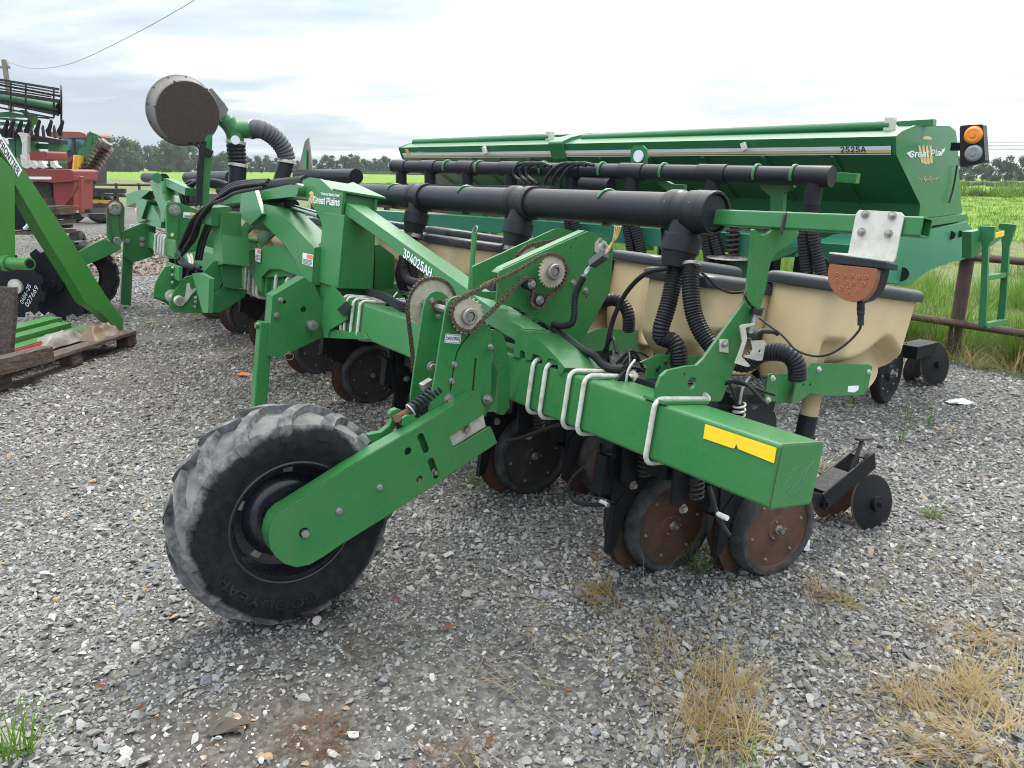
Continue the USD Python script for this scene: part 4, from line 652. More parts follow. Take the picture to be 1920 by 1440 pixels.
# ---- air pipe with tees and hose pairs
Pn, Pf = PL.at(1335, 399, 'v', .4), PL.at(694, 365, 'v', .4); ax_ = (Pf - Pn) / np.linalg.norm(Pf - Pn); Lp = np.linalg.norm(Pf - Pn)
R0 = .066
pipe = part(T, 'air_pipe', cat(cyl(Pn + ax_ * .02, Pf + ax_ * .1, R0, 40)), 'black_plastic')
part(pipe, 'pipe_cap', cat(revolve([(0, -.012), (.060, -.012), (.062, -.006), (.0655, -.006), (.0655, -.020), (.074, -.020), (.076, -.016), (.076, .09), (.074, .094), (.060, .094)], Pn, ax_, 40), *[cyl(Pn + np.array([0, a, b]) - ax_ * .0145, Pn + np.array([0, a, b]), .0025, 8) for a, b in ((-.02, -.02), (.02, .0), (-.015, -.045))]), 'black_plastic')
def tpar(x): # distance along the pipe that meets picture column x
    f = lambda s: (lambda W: 960 + FPX * ((W - EYE) @ C_R) / ((W - EYE) @ C_F))(PL.world(Pn + ax_ * s))
    lo, hi = -.5, Lp + .5
    for _ in range(40):
        m_ = (lo + hi) / 2
        if f(m_) > x: lo = m_
        else: hi = m_
    return lo
dn = np.array([0, -.10, -1.]); dn /= np.linalg.norm(dn)
tee_at = []
for x in (1292, 982, 788):
    s = tpar(x); c = Pn + ax_ * s; tee_at.append(c); w_ = .085
    te = part(pipe, 'pipe_tee', cat(*[revolve([(R0, e), (R0 + .010, e), (R0 + .011, e + .004 * g), (R0 + .011, e + .045 * g), (R0 + .004, e + .055 * g)], c, ax_, 40) for e, g in ((-w_, 1), (w_, -1))], cyl(c - ax_ * w_ * .7, c + ax_ * w_ * .7, R0 + .004, 40),
        cyl(c, c + dn * .115, .054, 28, .062), cyl(c + dn * .09, c + dn * .15, .070, 28), cyl(c + dn * .15, c + dn * .205, .064, 28, .054), obox(c + dn * .02 , c + dn * .12, .10, .012, up=(0, 1, 0))), 'black_plastic', 35)
    part(te, 'tee_screw', cat(*[hexbolt(c + ax_ * e + np.array([0, -R0 * .93 - .006, .022]), (0, -1, .2), .004, .003, False) for e in (-.06, .06)], hexbolt(c + dn * .13 + ax_ * .045 + np.array([0, -.045, 0]), (0, -1, 0), .004, .003, False)), 'steel')
for a_, b_ in zip([Pn + ax_ * (tpar(1140)), Pn + ax_ * tpar(875), Pn + ax_ * tpar(742)], (0, 0, 0)):
    part(pipe, 'pipe_strap', tube([a_ + (R0 + .004) * (math.cos(t) * np.array([0, 1, 0]) + math.sin(t) * np.array([0, 0, 1])) for t in np.linspace(.35, 2.7, 14)], .0055, 6), 'green_paint')
    part(pipe, 'pipe_strap', tube([a_ + (R0 + .004) * (math.cos(t) * np.array([0, 1, 0]) + math.sin(t) * np.array([0, 0, 1])) for t in np.linspace(-1.9, -1.1, 8)], .0065, 6), 'green_paint')
c = tee_at[0]; mouth = c + dn * .205
def hp(pl, *pts): return [uvw('r', x, y, *(pl if not isinstance(v, tuple) else v)) for x, y, *v in pts]
hA = [uvw('r', x, y, 'v', v) for x, y, v in ((895, 275, .385), (870, 440, .37), (830, 640, .355), (785, 800, .34), (745, 930, .33), (750, 1030, .34), (850, 1060, .36), (910, 1150, .37), (925, 1300, .38))]
hB = [uvw('r', x, y, 'v', v) for x, y, v in ((1050, 280, .385), (1040, 440, .375), (1045, 620, .37), (1075, 800, .375), (1140, 960, .385), (1230, 1090, .40), (1330, 1190, .42))] + [uvw('q', 60, 1290, 'v', .46), uvw('q', 180, 1215, 'v', .48), uvw('q', 300, 1200, 'v', .50), uvw('q', 400, 1225, 'v', .52), uvw('q', 455, 1300, 'v', .54), uvw('q', 462, 1400, 'v', .56)]
for h in (hA, hB):
    hh = part(T, 'seed_hose', hose(h, .0305, .0105), 'black_hose', 25)
    part(hh, 'hose_clamp', cat(cyl(h[0] + (h[1] - h[0]) * .02, h[0] + (h[1] - h[0]) * .22, .0335, 20), hexbolt(h[0] + (h[1] - h[0]) * .03 + np.array([.034, -.01, 0]), (1, 0, 0), .006, .012)), 'steel')
part(T, 'air_line', tube(spline([uvw('r', x, y, 'v', .33) for x, y in ((815, 335), (760, 345), (660, 360), (560, 410), (460, 500), (370, 620), (300, 760), (250, 900), (220, 1040), (195, 1180))], 6), .0095, 10), 'black_hose')
part(T, 'air_line', cyl(uvw('g', 570, 300, 'v', .46), uvw('g', 592, 680, 'v', .42), .011, 12), 'black_hose')
for k in (1, 2):
    c = tee_at[k]; m0 = c + dn * .205
    for sgn in (-1, 1):
        a0 = m0 + np.array([sgn * .026, 0, 0]); hp_ = [a0, a0 + dn * .06, a0 + dn * .15 + (sgn * .02, .0, 0), a0 + dn * .26 + (sgn * .06, .02, 0), a0 + dn * .36 + (sgn * .08, .10, 0), a0 + dn * .42 + (sgn * .08, .2, 0), a0 + dn * .5 + (sgn * .08, .25, 0)]
        hh = part(T, 'seed_hose', hose(hp_, .030, .0115, 12), 'black_hose', 25)
        part(hh, 'hose_clamp', cyl(a0, a0 + dn * .022, .0335, 18), 'steel')
hC = [uvw('g', 60, 960, 'v', .48), uvw('g', 130, 940, 'v', .48), uvw('g', 215, 930, 'v', .5), uvw('g', 285, 980, 'v', .52), uvw('g', 315, 1060, 'v', .53), uvw('g', 315, 1160, 'v', .55)]
part(T, 'seed_hose', hose(hC, .026, .0105), 'black_hose', 25)
hD = [uvw('e', x, y, 'v', .3) for x, y in ((385, 720), (385, 820), (410, 890), (460, 920), (540, 930), (600, 950))]
part(T, 'seed_hose', hose(hD, .026, .0115), 'black_hose', 25)
part(T, 'wiring_channel', obox(PL.at(692, 350, 'v', .62), PL.at(1040, 357, 'v', .62), .06, .035), 'black_plastic')
# ---- loom, plug and cables over the brace
loom = [uvw('e', x, y, 'v', .14) for x, y in ((1290, 1110), (1340, 1140), (1420, 1190), (1500, 1225), (1570, 1245), (1640, 1230), (1665, 1180), (1670, 1080), (1680, 1000), (1710, 930), (1740, 870))]
lm = part(T, 'wiring_loom', hose(loom, .0125, .006, 10), 'black_hose', 25)
part(T, 'wiring_loom', hose([uvw('f', x, y, 'v', .15) for x, y in ((1345, 690), (1420, 760), (1500, 830), (1570, 870), (1650, 900), (1720, 970), (1790, 1005), (1880, 1010))], .0155, .006, 10), 'black_hose', 25)
b0, b1 = uvw('e', 1800, 780, 'v', .14), uvw('e', 1900, 705, 'v', .14)
pg = part(lm, 'loom_plug', obox(b0, b1, .028, .030, up=(0, -1, .3)), 'wire_grey')
part(pg, 'loose_wires', cat(*[tube(spline([b1, b1 + np.array([.02, 0, .02 + .006 * k]), b1 + np.array([.04 + .006 * k, -.01, .06]), b1 + np.array([.05 + .01 * k, -.02, .10])], 5), .0022, 6) for k in range(4)]), 'tan_decal')
part(pg, 'loose_wires', cat(*[tube(spline([uvw('e', 1740, 870, 'v', .14), uvw('e', 1750 + 8 * k, 830, 'v', .14 + .01 * (k - 1)), b0], 5), .0022, 6) for k in range(4)]), 'white_plastic')
rng = random.Random(5); cab = []
for k in range(7):
    y0 = 935 + 9 * k; cab.append(tube(spline([uvw('d', 980 + rng.randint(-20, 30), 890 + 6 * k, 'v', .12 + .01 * k), uvw('d', 1040, 905 + 6 * k, 'v', .10), uvw('d', 1130 + rng.randint(-20, 20), y0 - 10, 'v', .09), uvw('d', 1180, y0 + 20, 'v', .08), uvw('d', 1240, y0 + 55, 'v', .09), uvw('d', 1300, y0 + 66, 'v', .12)], 5), rng.uniform(.005, .012), 8))
part(T, 'cable_bundle', cat(*cab), 'black_hose')
part(T, 'rubber_flap', tr('v', -.04, -.042, -.038, px('d', (770, 1040), (840, 980), (885, 1020), (820, 1088)), r=.001), 'black_plastic')
# ---- row units: twin rows, the right-hand one of each pair set back
def wheel(parent, c, r, half, tilt=0., mats=('wheel_rubber', 'rusty_disc'), clean=False):
    p = [(r * .80, half * .80), (r * .84, half), (r * .93, half * .96), (r * .985, half * .62), (r, 0), (r * .985, -half * .62), (r * .93, -half * .96), (r * .84, -half), (r * .80, -half * .8)]
    g = part(parent, 'gauge_wheel', revolve(p, c, (1, tilt, 0), 48), mats[0], 40)
    ax = np.array([1, tilt, 0]); ax = ax / np.linalg.norm(ax)
    return g, ax
rust_names = {}
def row_unit(uc, vs, near, rear, detail):
    gv = vs; r = .200
    cw = lambda v, rr: GW(v) + rr / .988 - .012
    cg = np.array([uc, gv, cw(gv, r)])
    body = [box((uc - .05, .21, -.30), (uc + .05, .25, .02)), ext([(.22, -.01), (vs - .30, -.06), (vs - .20, -.26), (vs + .05, -.36), (vs + .16, -.40), (vs + .42, -.44), (vs + .42, -.50), (vs + .10, -.50), (vs - .05, -.56), (vs - .28, -.48), (vs - .34, -.22), (.22, -.10)], 'u', uc - .04, uc - .028),
            ext([(.22, -.01), (vs - .30, -.06), (vs - .20, -.26), (vs + .05, -.36), (vs + .16, -.40), (vs + .42, -.44), (vs + .42, -.50), (vs + .10, -.50), (vs - .05, -.56), (vs - .28, -.48), (vs - .34, -.22), (.22, -.10)], 'u', uc + .028, uc + .04),
            obox((uc - .06, .22, -.03), (uc - .06, vs - .12, -.10), .012, .05), obox((uc + .06, .22, -.03), (uc + .06, vs - .12, -.10), .012, .05), obox((uc - .06, .22, -.22), (uc - .06, vs - .12, -.29), .012, .05), obox((uc + .06, .22, -.22), (uc + .06, vs - .12, -.29), .012, .05),
            box((uc - .045, vs - .30, -.30), (uc + .045, vs - .1, -.10)), cyl((uc - .10, gv, cg[2]), (uc + .10, gv, cg[2]), .02, 12), box((uc - .03, vs - .34, -.45), (uc + .03, vs - .28, -.30))]
    ru = part(T, 'row_unit', cat(*body), 'black_paint', 30)
    # opener discs, slightly ahead of the gauge wheels, and the gauge wheels either side
    for s in (-1, 1):
        c = np.array([uc + s * .012, gv - .055, cw(gv - .055, .185) - .004])
        part(ru, 'opener_disc', revolve([(0, .003), (.17, .002), (.187, 0), (.17, -.002), (0, -.003)], c, (1, .05 * s, 0), 48), 'rusty_disc', 30)
    for s in ((-1, 1) if detail else (1,)):
        c = cg + np.array([s * .072, 0, 0]); g, ax = wheel(ru, c, r, .044, -.12 * s); ax = ax * s
        wd = part(ru, 'wheel_disc', cat(revolve([(0, .034), (.045, .034), (.05, .030), (.155, .026), (.172, .038)], c, ax, 48)), 'rusty_disc' if (rear or detail > 1) else 'dark_iron', 30)
        if s > 0:
            x_, y_, _ = basis(ax)
            part(ru, 'wheel_bolts', kind='stuff', mat='steel', mesh=cat(*[hexbolt(c + ax * .026 + .128 * (math.cos(t) * x_ + math.sin(t) * y_), ax, .0045, .005) for t in np.arange(6) * math.pi / 3 + .3], *[hexbolt(c + ax * .031 + .038 * (math.cos(t) * x_ + math.sin(t) * y_), ax, .0045, .005) for t in np.arange(3) * 2.094], cyl(c + ax * .02, c + ax * .04, .018, 16), hexbolt(c + ax * .038, ax, .011, .02)))
    # hopper
    if True:
        h0, h1 = (.81, 1.43) if rear else (.47, 1.06)
        uh, wh_ = (uc, .15) if rear else (uc - .05, .17); u0, u1_ = uh - wh_, uh + wh_; top_ = .405 if rear else .355; zb = .03
        nz, V = 26, []
        for i in range(nz + 1):
            y = i / nz; z = zb + (top_ - zb) * y
            cut = lambda a: max(0., 1 - y / a)
            f0, f1 = h0 + (.03 if rear else .13) * cut(.40) ** 1.6, h1 - .035 * (1 - y) - .20 * cut(.30) ** 1.4
            hw = wh_ - .007 * (1 - y); R_ = .06
            pl_ = np.array(sg.box(-hw, f0, hw, f1).buffer(-R_).buffer(R_, quad_segs=6).exterior.coords)[:-1]
            S_ = sg.LinearRing(pl_); k0 = S_.project(sg.Point(-hw, (h0 + h1) / 2)); pts_ = [S_.interpolate((k0 + t * S_.length) % S_.length) for t in np.arange(112) / 112]
            ring_ = []
            for p_ in pts_:
                t = (p_.y - h0) / (h1 - h0); d = 0.
                if p_.x > 0:
                    sm = lambda a, b, x: np.clip((x - a) / (b - a), 0, 1) ** 2 * (3 - 2 * np.clip((x - a) / (b - a), 0, 1))
                    mid = .36 + .26 * math.exp(-((t - .70) / .20) ** 2)
                    d = .085 * sm(.0, .14, mid - y) * (1 - .5 * sm(.10, .42, mid - y)) * sm(.18, .26, t) * (1 - sm(.88, .99, t)) + .05 * sm(0., .08, .55 - y) * (1 - sm(.20, .27, t)) * sm(.02, .10, t)
                    d *= p_.x / hw * sm(.02, .22, y)
                if p_.y < h0 + .1 and rear is False: d = d * .4
                ring_.append((uh + p_.x - d, p_.y, z))
            V.append(ring_)
        V = np.array(V); m_ = V.shape[1]; P = np.vstack([V.reshape(-1, 3), [[uh, (h0 + h1) / 2, zb - .01], [uh, (h0 + h1) / 2, top_]]]); F = []
        for i in range(nz):
            for j in range(m_): a0, a1 = i * m_ + j, i * m_ + (j + 1) % m_; F += [(a0, a0 + m_, a1 + m_), (a0, a1 + m_, a1)]
        for j in range(m_): jn = (j + 1) % m_; F += [(j, jn, (nz + 1) * m_), (nz * m_ + jn, nz * m_ + j, (nz + 1) * m_ + 1)]
        hop = part(T, 'seed_hopper', (P, np.array(F)), 'tan_plastic', 60)
        lv = []
        for e_, z_ in ((.014, .001), (.016, .006), (.016, .028), (.012, .038), (.004, .044), (-.010, .048), (-.03, .050)):
            c_ = np.array(sg.box(u0 - e_, h0 - e_, u1_ + e_, h1 + e_).buffer(-.05).buffer(.05, quad_segs=6).exterior.coords)[:-1]; lv.append(np.c_[c_, np.full(len(c_), top_ + z_)])
        m_ = len(lv[0]); F = [t for i in range(len(lv) - 1) for j in range(m_) for t in ((i * m_ + j, i * m_ + (j + 1) % m_, (i + 1) * m_ + (j + 1) % m_), (i * m_ + j, (i + 1) * m_ + (j + 1) % m_, (i + 1) * m_ + j))]
        P = np.vstack(lv + [[[uh, (h0 + h1) / 2, top_ + .050]]]); F += [((len(lv) - 1) * m_ + j, (len(lv) - 1) * m_ + (j + 1) % m_, len(P) - 1) for j in range(m_)]
        if sg.Polygon(lv[0][:, :2]).exterior.is_ccw is False: F = [f[::-1] for f in F]
        part(hop, 'hopper_lid', (P, np.array(F)), 'lid_plastic', 50)
        nv = PL.at(1520, 760, 'u', -.55)[1] - (0 if rear else .45)
        part(hop, 'hopper_neck', cat(cyl((uc + .06, nv, .08), (uc + .06, nv, -.10), .034, 20)), 'tan_plastic'); part(hop, 'neck_tube', cat(cyl((uc + .06, nv, -.08), (uc + .06, nv, -.34), .036, 20), cyl((uc + .06, nv, -.16), (uc + .06, nv, -.19), .042, 20)), 'black_plastic')
        if not near:
            part(hop, 'hopper_bracket', ext([(.24, .06), (vs - .33, .07), (vs - .25, .10), (vs + .02, .10), (vs + .02, .0), (vs - .2, .0), (.24, -.06)], 'u', uc + .10, uc + .106), 'green_paint')
    if detail:
        part(ru, 'seed_meter', cat(box((uc - .07, vs - .34, -.26), (uc + .05, vs - .10, .0)), cyl((uc + .05, vs - .22, -.13), (uc + .09, vs - .22, -.13), .10, 24), obox((uc + .09, vs - .40, .02), (uc + .09, vs - .12, -.22), .012, .05)), 'black_plastic'); part(ru, 'meter_spring', cat(spring((uc + .105, vs - .38, -.02), (uc + .105, vs - .34, -.20), .02, .004, 10), tube(spline([(uc + .105, vs - .38, -.02), (uc + .11, vs - .385, .04), (uc + .11, vs - .36, .08)], 5), .005, 7)), 'zinc')
        part(ru, 'linkage_plate', ext([(.215, -.20), (.31, -.20), (.33, -.32), (.29, -.40), (.24, -.38)], 'u', uc + .065, uc + .075), 'black_paint'); part(ru, 'linkage_spring', spring((uc + .10, .30, -.20), (uc + .10, .33, -.36), .024, .0045, 9), 'dark_iron'); part(ru, 'linkage_bolt', hexbolt((uc + .075, .30, -.40), (1, 0, 0), .012, .012), 'steel')
        part(ru, 'down_spring', spring((uc + .02, vs - .36, -.06), (uc + .02, vs - .30, -.30), .022, .0045, 9), 'dark_iron')
        # closing arm and wheels
        cv = vs + .69; cz = cw(cv, .125); pv = np.array([uc, vs + .38, -.47]); e1 = np.array([uc, cv + .02, cz + .19])
        up_ = np.cross([1., 0, 0], (e1 - pv) / np.linalg.norm(e1 - pv))
        ca = part(ru, 'closing_arm', cat(*[obox(pv + (s * .04, 0, 0), e1 + (s * .04, 0, 0), .008, .085) for s in (-1, 1)], obox(pv + up_ * .04 + (e1 - pv) * .05, pv + up_ * .04 + (e1 - pv) * .5, .08, .008), obox(pv + up_ * .035 + (e1 - pv) * .85, e1 + up_ * .035, .08, .008), cyl(pv - (.055, 0, 0), pv + (.055, 0, 0), .022, 14), hexbolt(pv + (.055, 0, 0), (1, 0, 0), .013, .012)), 'black_paint')
        hb_ = pv + (e1 - pv) * .72; part(ca, 'adjusting_handle', cat(cyl(hb_, hb_ + (.0, .03, .13), .0095, 12), ext(sg.box(uc - .013, hb_[1] - .02, uc + .013, hb_[1] + .085).buffer(-.01).buffer(.01), 'w', hb_[2] + .13, hb_[2] + .140)), 'dark_iron')
        for s in (-1, 1):
            c = np.array([uc + s * .075, cv + .03 * s, cz]); axw = np.array([s * 1., -.18 if s > 0 else .2, .22]); axw /= np.linalg.norm(axw)
            part(ru, 'closing_wheel', cat(revolve([(0, .006), (.03, .008), (.118, -.004), (.127, -.008), (.125, -.014), (.115, -.011), (.03, 0), (0, -.002)], c, axw, 48), cyl(c, c + axw * .03, .034, 18), hexbolt(c + axw * .03, axw, .011, .012)), 'black_paint' if s > 0 else 'rusty_disc', 35, label='black closing wheel with rusty rim' if s > 0 else None)
            part(ru, 'wheel_rim', tube([c + .1255 * (math.cos(t) * basis(axw)[0] + math.sin(t) * basis(axw)[1]) - axw * .011 for t in np.linspace(0, 2 * math.pi, 49)[:-1]], .0042, 6, closed=True), 'rust')
        part(ru, 'disc_scraper', ext([(gv - .275, cg[2] + .08), (gv - .225, cg[2] + .14), (gv - .215, cg[2] + .02), (gv - .235, cg[2] - .09), (gv - .27, cg[2] - .11)], 'u', uc + .02, uc + .045), 'black_paint')
for k in range(9):
    row_unit(-.86 - .914 * k, .53, False, False, 2 if k == 0 else 1 if k < 3 else 0)
    row_unit(-.61 - .914 * k, .84, k == 0, True, 2 if k == 0 else 1 if k < 3 else 0)
# near bracket under the first hopper
ub = -.452
bk = part(T, 'hopper_bracket', cat(tr('u', ub, ub - .006, ub, px('i', (730, 562), (1165, 575), (1183, 590), (1150, 760), (1105, 805), (810, 808), (720, 790), (640, 850), (600, 875), (575, 868), (630, 640), (660, 628)), r=.004), tr('u', ub - .03, ub - .036, ub - .03, px('i', (440, 640), (640, 640), (600, 868), (420, 850), (395, 875), (370, 860), (400, 650)), r=.004)), 'green_paint')
for x, y in ((777, 608), (1152, 628), (432, 677), (398, 838)): part(bk, 'bracket_bolt', hexbolt(uvw('i', x, y, 'u', ub), (1, 0, 0), .0075, .007), 'zinc')
part(bk, 'white_sticker', tr('u', ub, ub, ub + .001, px('i', (1000, 735), (1080, 732), (1078, 760), (1050, 782), (997, 780)), r=0), 'white_decal')
part(bk, 'bracket_hole', cat(*[cyl(uvw('i', x, y, 'u', ub - .001), uvw('i', x, y, 'u', ub + .0008), .004, 10) for x, y in ((663, 722), (716, 722))]), 'black_paint')
# hoses to the row openers
for pts in ([('k', 780, 545, .30), ('k', 720, 600, .28), ('k', 670, 680, .27), ('k', 680, 760, .27), ('k', 730, 810, .28), ('k', 830, 825, .29), ('k', 950, 825, .30)], [('k', 1720, 690, .28), ('k', 1750, 800, .27), ('k', 1790, 930, .27), ('k', 1870, 1060, .28)]):
    P = [uvw(c, x, y, 'v', v) for c, x, y, v in pts]; fh = part(T, 'fertilizer_hose', tube(spline(P, 6), .0085, 10), 'black_hose')
    e = P[-1] if len(P) > 5 else uvw('k', 1838, 920, 'v', .27); part(fh, 'hose_fitting', cat(cyl(e - (.035, 0, 0), e + (.01, 0, -.0), .009, 12)), 'white_plastic')
part(T, 'fertilizer_hose', tube(spline([uvw('k', x, y, 'v', .26) for x, y in ((200, 345), (300, 325), (400, 290), (500, 255), (590, 228))], 5), .0085, 10), 'black_hose')
rng = random.Random(11)
for k in range(3):   # dark clutter of cables and fittings over the row units
    u = -.75 - .914 * k; ms = []
    for i in range(18):
        p0 = np.array([u + rng.uniform(-.25, .25), .22 + rng.uniform(0, .1), .03 + rng.uniform(-.02, .05)]); p1 = p0 + (rng.uniform(-.25, .25), rng.uniform(.02, .22), rng.uniform(-.05, .05))
        ms.append(tube(spline([p0, (p0 + p1) / 2 + (0, 0, rng.uniform(.0, .06)), p1], 5), rng.uniform(.004, .008), 7))
    ms += [box((u - .28, .215, -.02), (u + .28, .30, .012)), cyl((u - .3, .34, -.06), (u + .3, .34, -.06), .017, 14)]
    part(T, 'row_cables', cat(*ms), 'black_plastic')
# ---- fan on its mast with the two air ducts
def ub_(c, x, y, u): return PL.at(*px(c, (x, y))[0], 'u', u)
uF = -5.45
f1, f0 = PL.at(353, 213, 'u', uF + .03), PL.at(341, 208, 'u', uF - .13); fa = (f1 - f0) / np.linalg.norm(f1 - f0)
zF = float((PL.world(f1) - EYE) @ C_F); rF = 59 * zF / FPX; rB = 65 * zF / FPX
fn = part(T, 'fan', revolve([(0, -.02), (rB * .9, -.02), (rB, -.012), (rB, .0), (rB * .97, .006), (rF * 1.02, .03), (rF, np.linalg.norm(f1 - f0) - .012), (rF * .96, np.linalg.norm(f1 - f0)), (0, np.linalg.norm(f1 - f0) - .004)], f0, fa, 56), 'fan_grey', 35)
part(fn, 'inlet_screen', revolve([(0, .004), (rF * .94, .003), (rF * .97, 0), (rF * .97, -.005)], f1, fa, 56), 'fan_screen')
bx_, by_, _ = basis(fa)
part(fn, 'flange_bolts', cat(*[hexbolt(f0 + rB * .94 * (math.cos(t) * bx_ + math.sin(t) * by_) + fa * .004, fa, .008, .01) for t in np.arange(12) * math.pi / 6], *[hexbolt(f1 + rF * .99 * (math.cos(t) * bx_ + math.sin(t) * by_) - fa * .02, fa, .006, .02) for t in np.arange(6) * math.pi / 3]), 'dark_iron', kind='stuff')
fs = lambda *pts, u=uF - .06: [ub_('a', x, y, u) for x, y in pts]
part(fn, 'fan_outlet', tr('u', uF - .06, uF - .14, uF + .0, px('a', (1560, 170), (1665, 295), (1700, 345), (1645, 440), (1560, 380)), r=.01), 'fan_grey')
dm = [ub_('a', x, y, uF - .07) for x, y in ((1655, 395), (1740, 475), (1830, 490))]
sc = zF / FPX / 4
el = part(T, 'duct_elbow', cat(tube([dm[0], dm[1]], [58 * sc, 62 * sc], 24), tube(spline([ub_('a', 1700, 420, uF - .07), ub_('a', 1750, 500, uF - .07), ub_('a', 1765, 560, uF - .07), ub_('a', 1765, 610, uF - .07)], 5), 66 * sc, 24), cyl(ub_('a', 1740, 490, uF - .07), ub_('a', 1890, 490, uF - .07), 70 * sc, 24), tube([ub_('a', 1650, 395, uF - .07), ub_('a', 1660, 402, uF - .07)], 74 * sc, 24)), 'green_paint')
part(el, 'duct_gauge', cat(cyl(ub_('a', 1765, 570, uF + .02), ub_('a', 1765, 570, uF + .035), 34 * sc, 20)), 'white_plastic')
d1 = [ub_('a', x, y, uF - .07) for x, y in ((1768, 600), (1775, 680), (1785, 770))]
part(T, 'air_duct', hose(d1, 72 * sc, .03, 20, .1), 'black_hose', 25); part(T, 'air_duct', cyl(d1[-1], ub_('a', 1775, 930, uF - .07), 68 * sc, 22), 'black_plastic')
[part(T, 'duct_clamp', cyl(p, p + (0, 0, .025), 76 * sc, 22), 'zinc') for p in (d1[0], d1[-1])]
d2 = [uvw('a', 1885, 490, 'u', uF - .07), PL.at(490, 243, 'u', uF), PL.at(515, 258, 'u', uF), PL.at(532, 280, 'u', uF), PL.at(538, 300, 'u', uF)]
part(T, 'air_duct', hose(d2, 70 * sc, .03, 20, .1), 'wire_grey', 25); part(T, 'air_duct', cyl(d2[-1], PL.at(525, 345, 'u', uF), 62 * sc, 22), 'black_plastic')
part(T, 'duct_clamp', cyl(d2[-1], d2[-1] - (0, 0, .025), 74 * sc, 22), 'zinc'); part(T, 'duct_clamp', cyl(d2[0], d2[0] + (d2[1] - d2[0]) * .2, 76 * sc, 22), 'zinc')
ms = part(T, 'fan_mast', cat(tr('u', uF - .02, uF - .10, uF - .02, px('a', (1535, 560), (1595, 480), (1590, 660), (1560, 1100), (1500, 1080)), r=.004), tr('u', uF - .0, uF - .02, uF, px('a', (1535, 560), (1600, 470), (1600, 520), (1560, 640), (1535, 640)), r=0)), 'green_paint')
part(ms, 'mast_clip', obox(ub_('a', 1540, 650, uF), ub_('a', 1590, 680, uF), .02, .05), 'black_plastic')
for dx in (0, 16, 30): part(T, 'hydraulic_hose', tube(spline([ub_('a', x + dx, y, uF + .01) for x, y in ((1420 + 3 * dx, 580), (1500, 640), (1490, 760), (1482, 900), (1475, 1060))], 6), .011, 8), 'black_hose')
part(T, 'vent_pipe', cyl(PL.at(560, 330, 'v', .5), PL.at(668, 331, 'v', .5), .052, 24), 'black_plastic'); part(T, 'vent_mouth', cyl(PL.at(668, 331, 'v', .5) - (.02, 0, 0), PL.at(668.6, 331, 'v', .5), .046, 24), 'black_paint')
part(T, 'marker_plate', tr('v', .5, .5, .51, [(559, 322), (571, 266), (578, 258), (586, 322)], r=.004), 'fan_grey'); part(T, 'marker_post', tr('v', .49, .48, .49, [(570, 322), (571, 280), (576, 280), (576, 322)], r=0), 'green_paint')
# ---- upper air pipes towards the far end, seen between tower and fan
part(T, 'air_pipe', cyl(uvw('c', 860, 310, 'v', .25), uvw('c', 1500, 250, 'v', .25), .05, 24), 'black_plastic'); part(T, 'air_pipe', cyl(uvw('c', 290, 212, 'v', .25), uvw('c', 430, 220, 'v', .25), .06, 24), 'black_plastic', label='end of the far air pipe')
part(T, 'air_pipe', cyl(uvw('c', 610, 215, 'v', .6), uvw('c', 940, 212, 'v', .6), .07, 24), 'black_plastic')
# ---- hitch section
cp = lambda *pts: px('c', *pts)
uH, uG = -4.35, -4.75
ht = part(T, 'hitch_frame', cat(tr('u', uH, uH - .03, uH, cp((860, 470), (1010, 480), (1015, 1040), (950, 1048), (885, 1035), (855, 850)), r=.006),
    tr('u', uH - .03, uH - .05, uH - .03, cp((765, 1100), (830, 1080), (885, 1015), (980, 1045), (1060, 1055), (1030, 1110), (860, 1222), (765, 1225)), r=.004),
    tr('u', uH - .05, uH - .07, uH - .05, cp((700, 960), (745, 900), (795, 845), (865, 830), (870, 1000), (830, 1075), (770, 1115), (720, 1100)), r=.004),
    tr('v', -.28, -.28, -.10, cp((800, 560), (860, 560), (870, 860), (800, 880)), r=.004)), 'green_paint', label='three point hitch frame')
part(ht, 'mast_cap', cat(tr('u', uH - .08, uH - .3, uH - .04, cp((770, 438), (920, 425), (930, 462), (858, 480), (856, 578), (770, 570)), r=.008)), 'green_paint')
part(ht, 'hitch_lug', cat(tr('u', uH, uH - .02, uH, cp((500, 1222), (468, 1190), (480, 1130), (505, 1070), (545, 1020), (558, 985), (600, 955), (650, 945), (690, 960), (760, 970), (742, 1232)), r=.004),
    tr('u', uH - .1, uH - .12, uH - .1, cp((350, 1105), (365, 1010), (375, 985), (400, 940), (440, 880), (490, 868), (545, 885), (545, 1000), (500, 1080), (440, 1130)), r=.004),
    tr('u', uH - .14, uH - .16, uH - .14, cp((352, 1115), (400, 1020), (440, 1030), (480, 1110), (520, 1160), (470, 1180), (440, 1150)), r=.004), tr('v', -.5, -.5, -.47, cp((640, 930), (700, 925), (770, 965), (760, 1225), (720, 1225)), r=.003)), 'green_paint')
part(ht, 'hitch_flange', cat(tr('v', -.42, -.42, -.395, cp((700, 950), (768, 965), (762, 1225), (725, 1225)), r=.002), tr('v', -.55, -.55, -.53, cp((440, 840), (545, 880), (540, 990), (490, 960)), r=.003)), 'green_paint')
p0, p1 = ub_('c', 478, 1092, uH - .12), ub_('c', 552, 1140, uH + .03)
part(ht, 'hitch_pin', cat(cyl(p0, p1, .026, 20), cyl(p0 + (p1 - p0) * .1, p0 + (p1 - p0) * .25, .045, 20), cyl(p0 + (p1 - p0) * .8, p1, .034, 20)), 'zinc')
part(ht, 'pin_keeper', tr('u', uH + .012, uH + .004, uH + .012, cp((600, 1010), (622, 1000), (625, 1030), (640, 1055), (690, 1020), (685, 1045), (640, 1085), (610, 1130), (570, 1170), (545, 1165), (590, 1100)), r=.002), 'zinc')
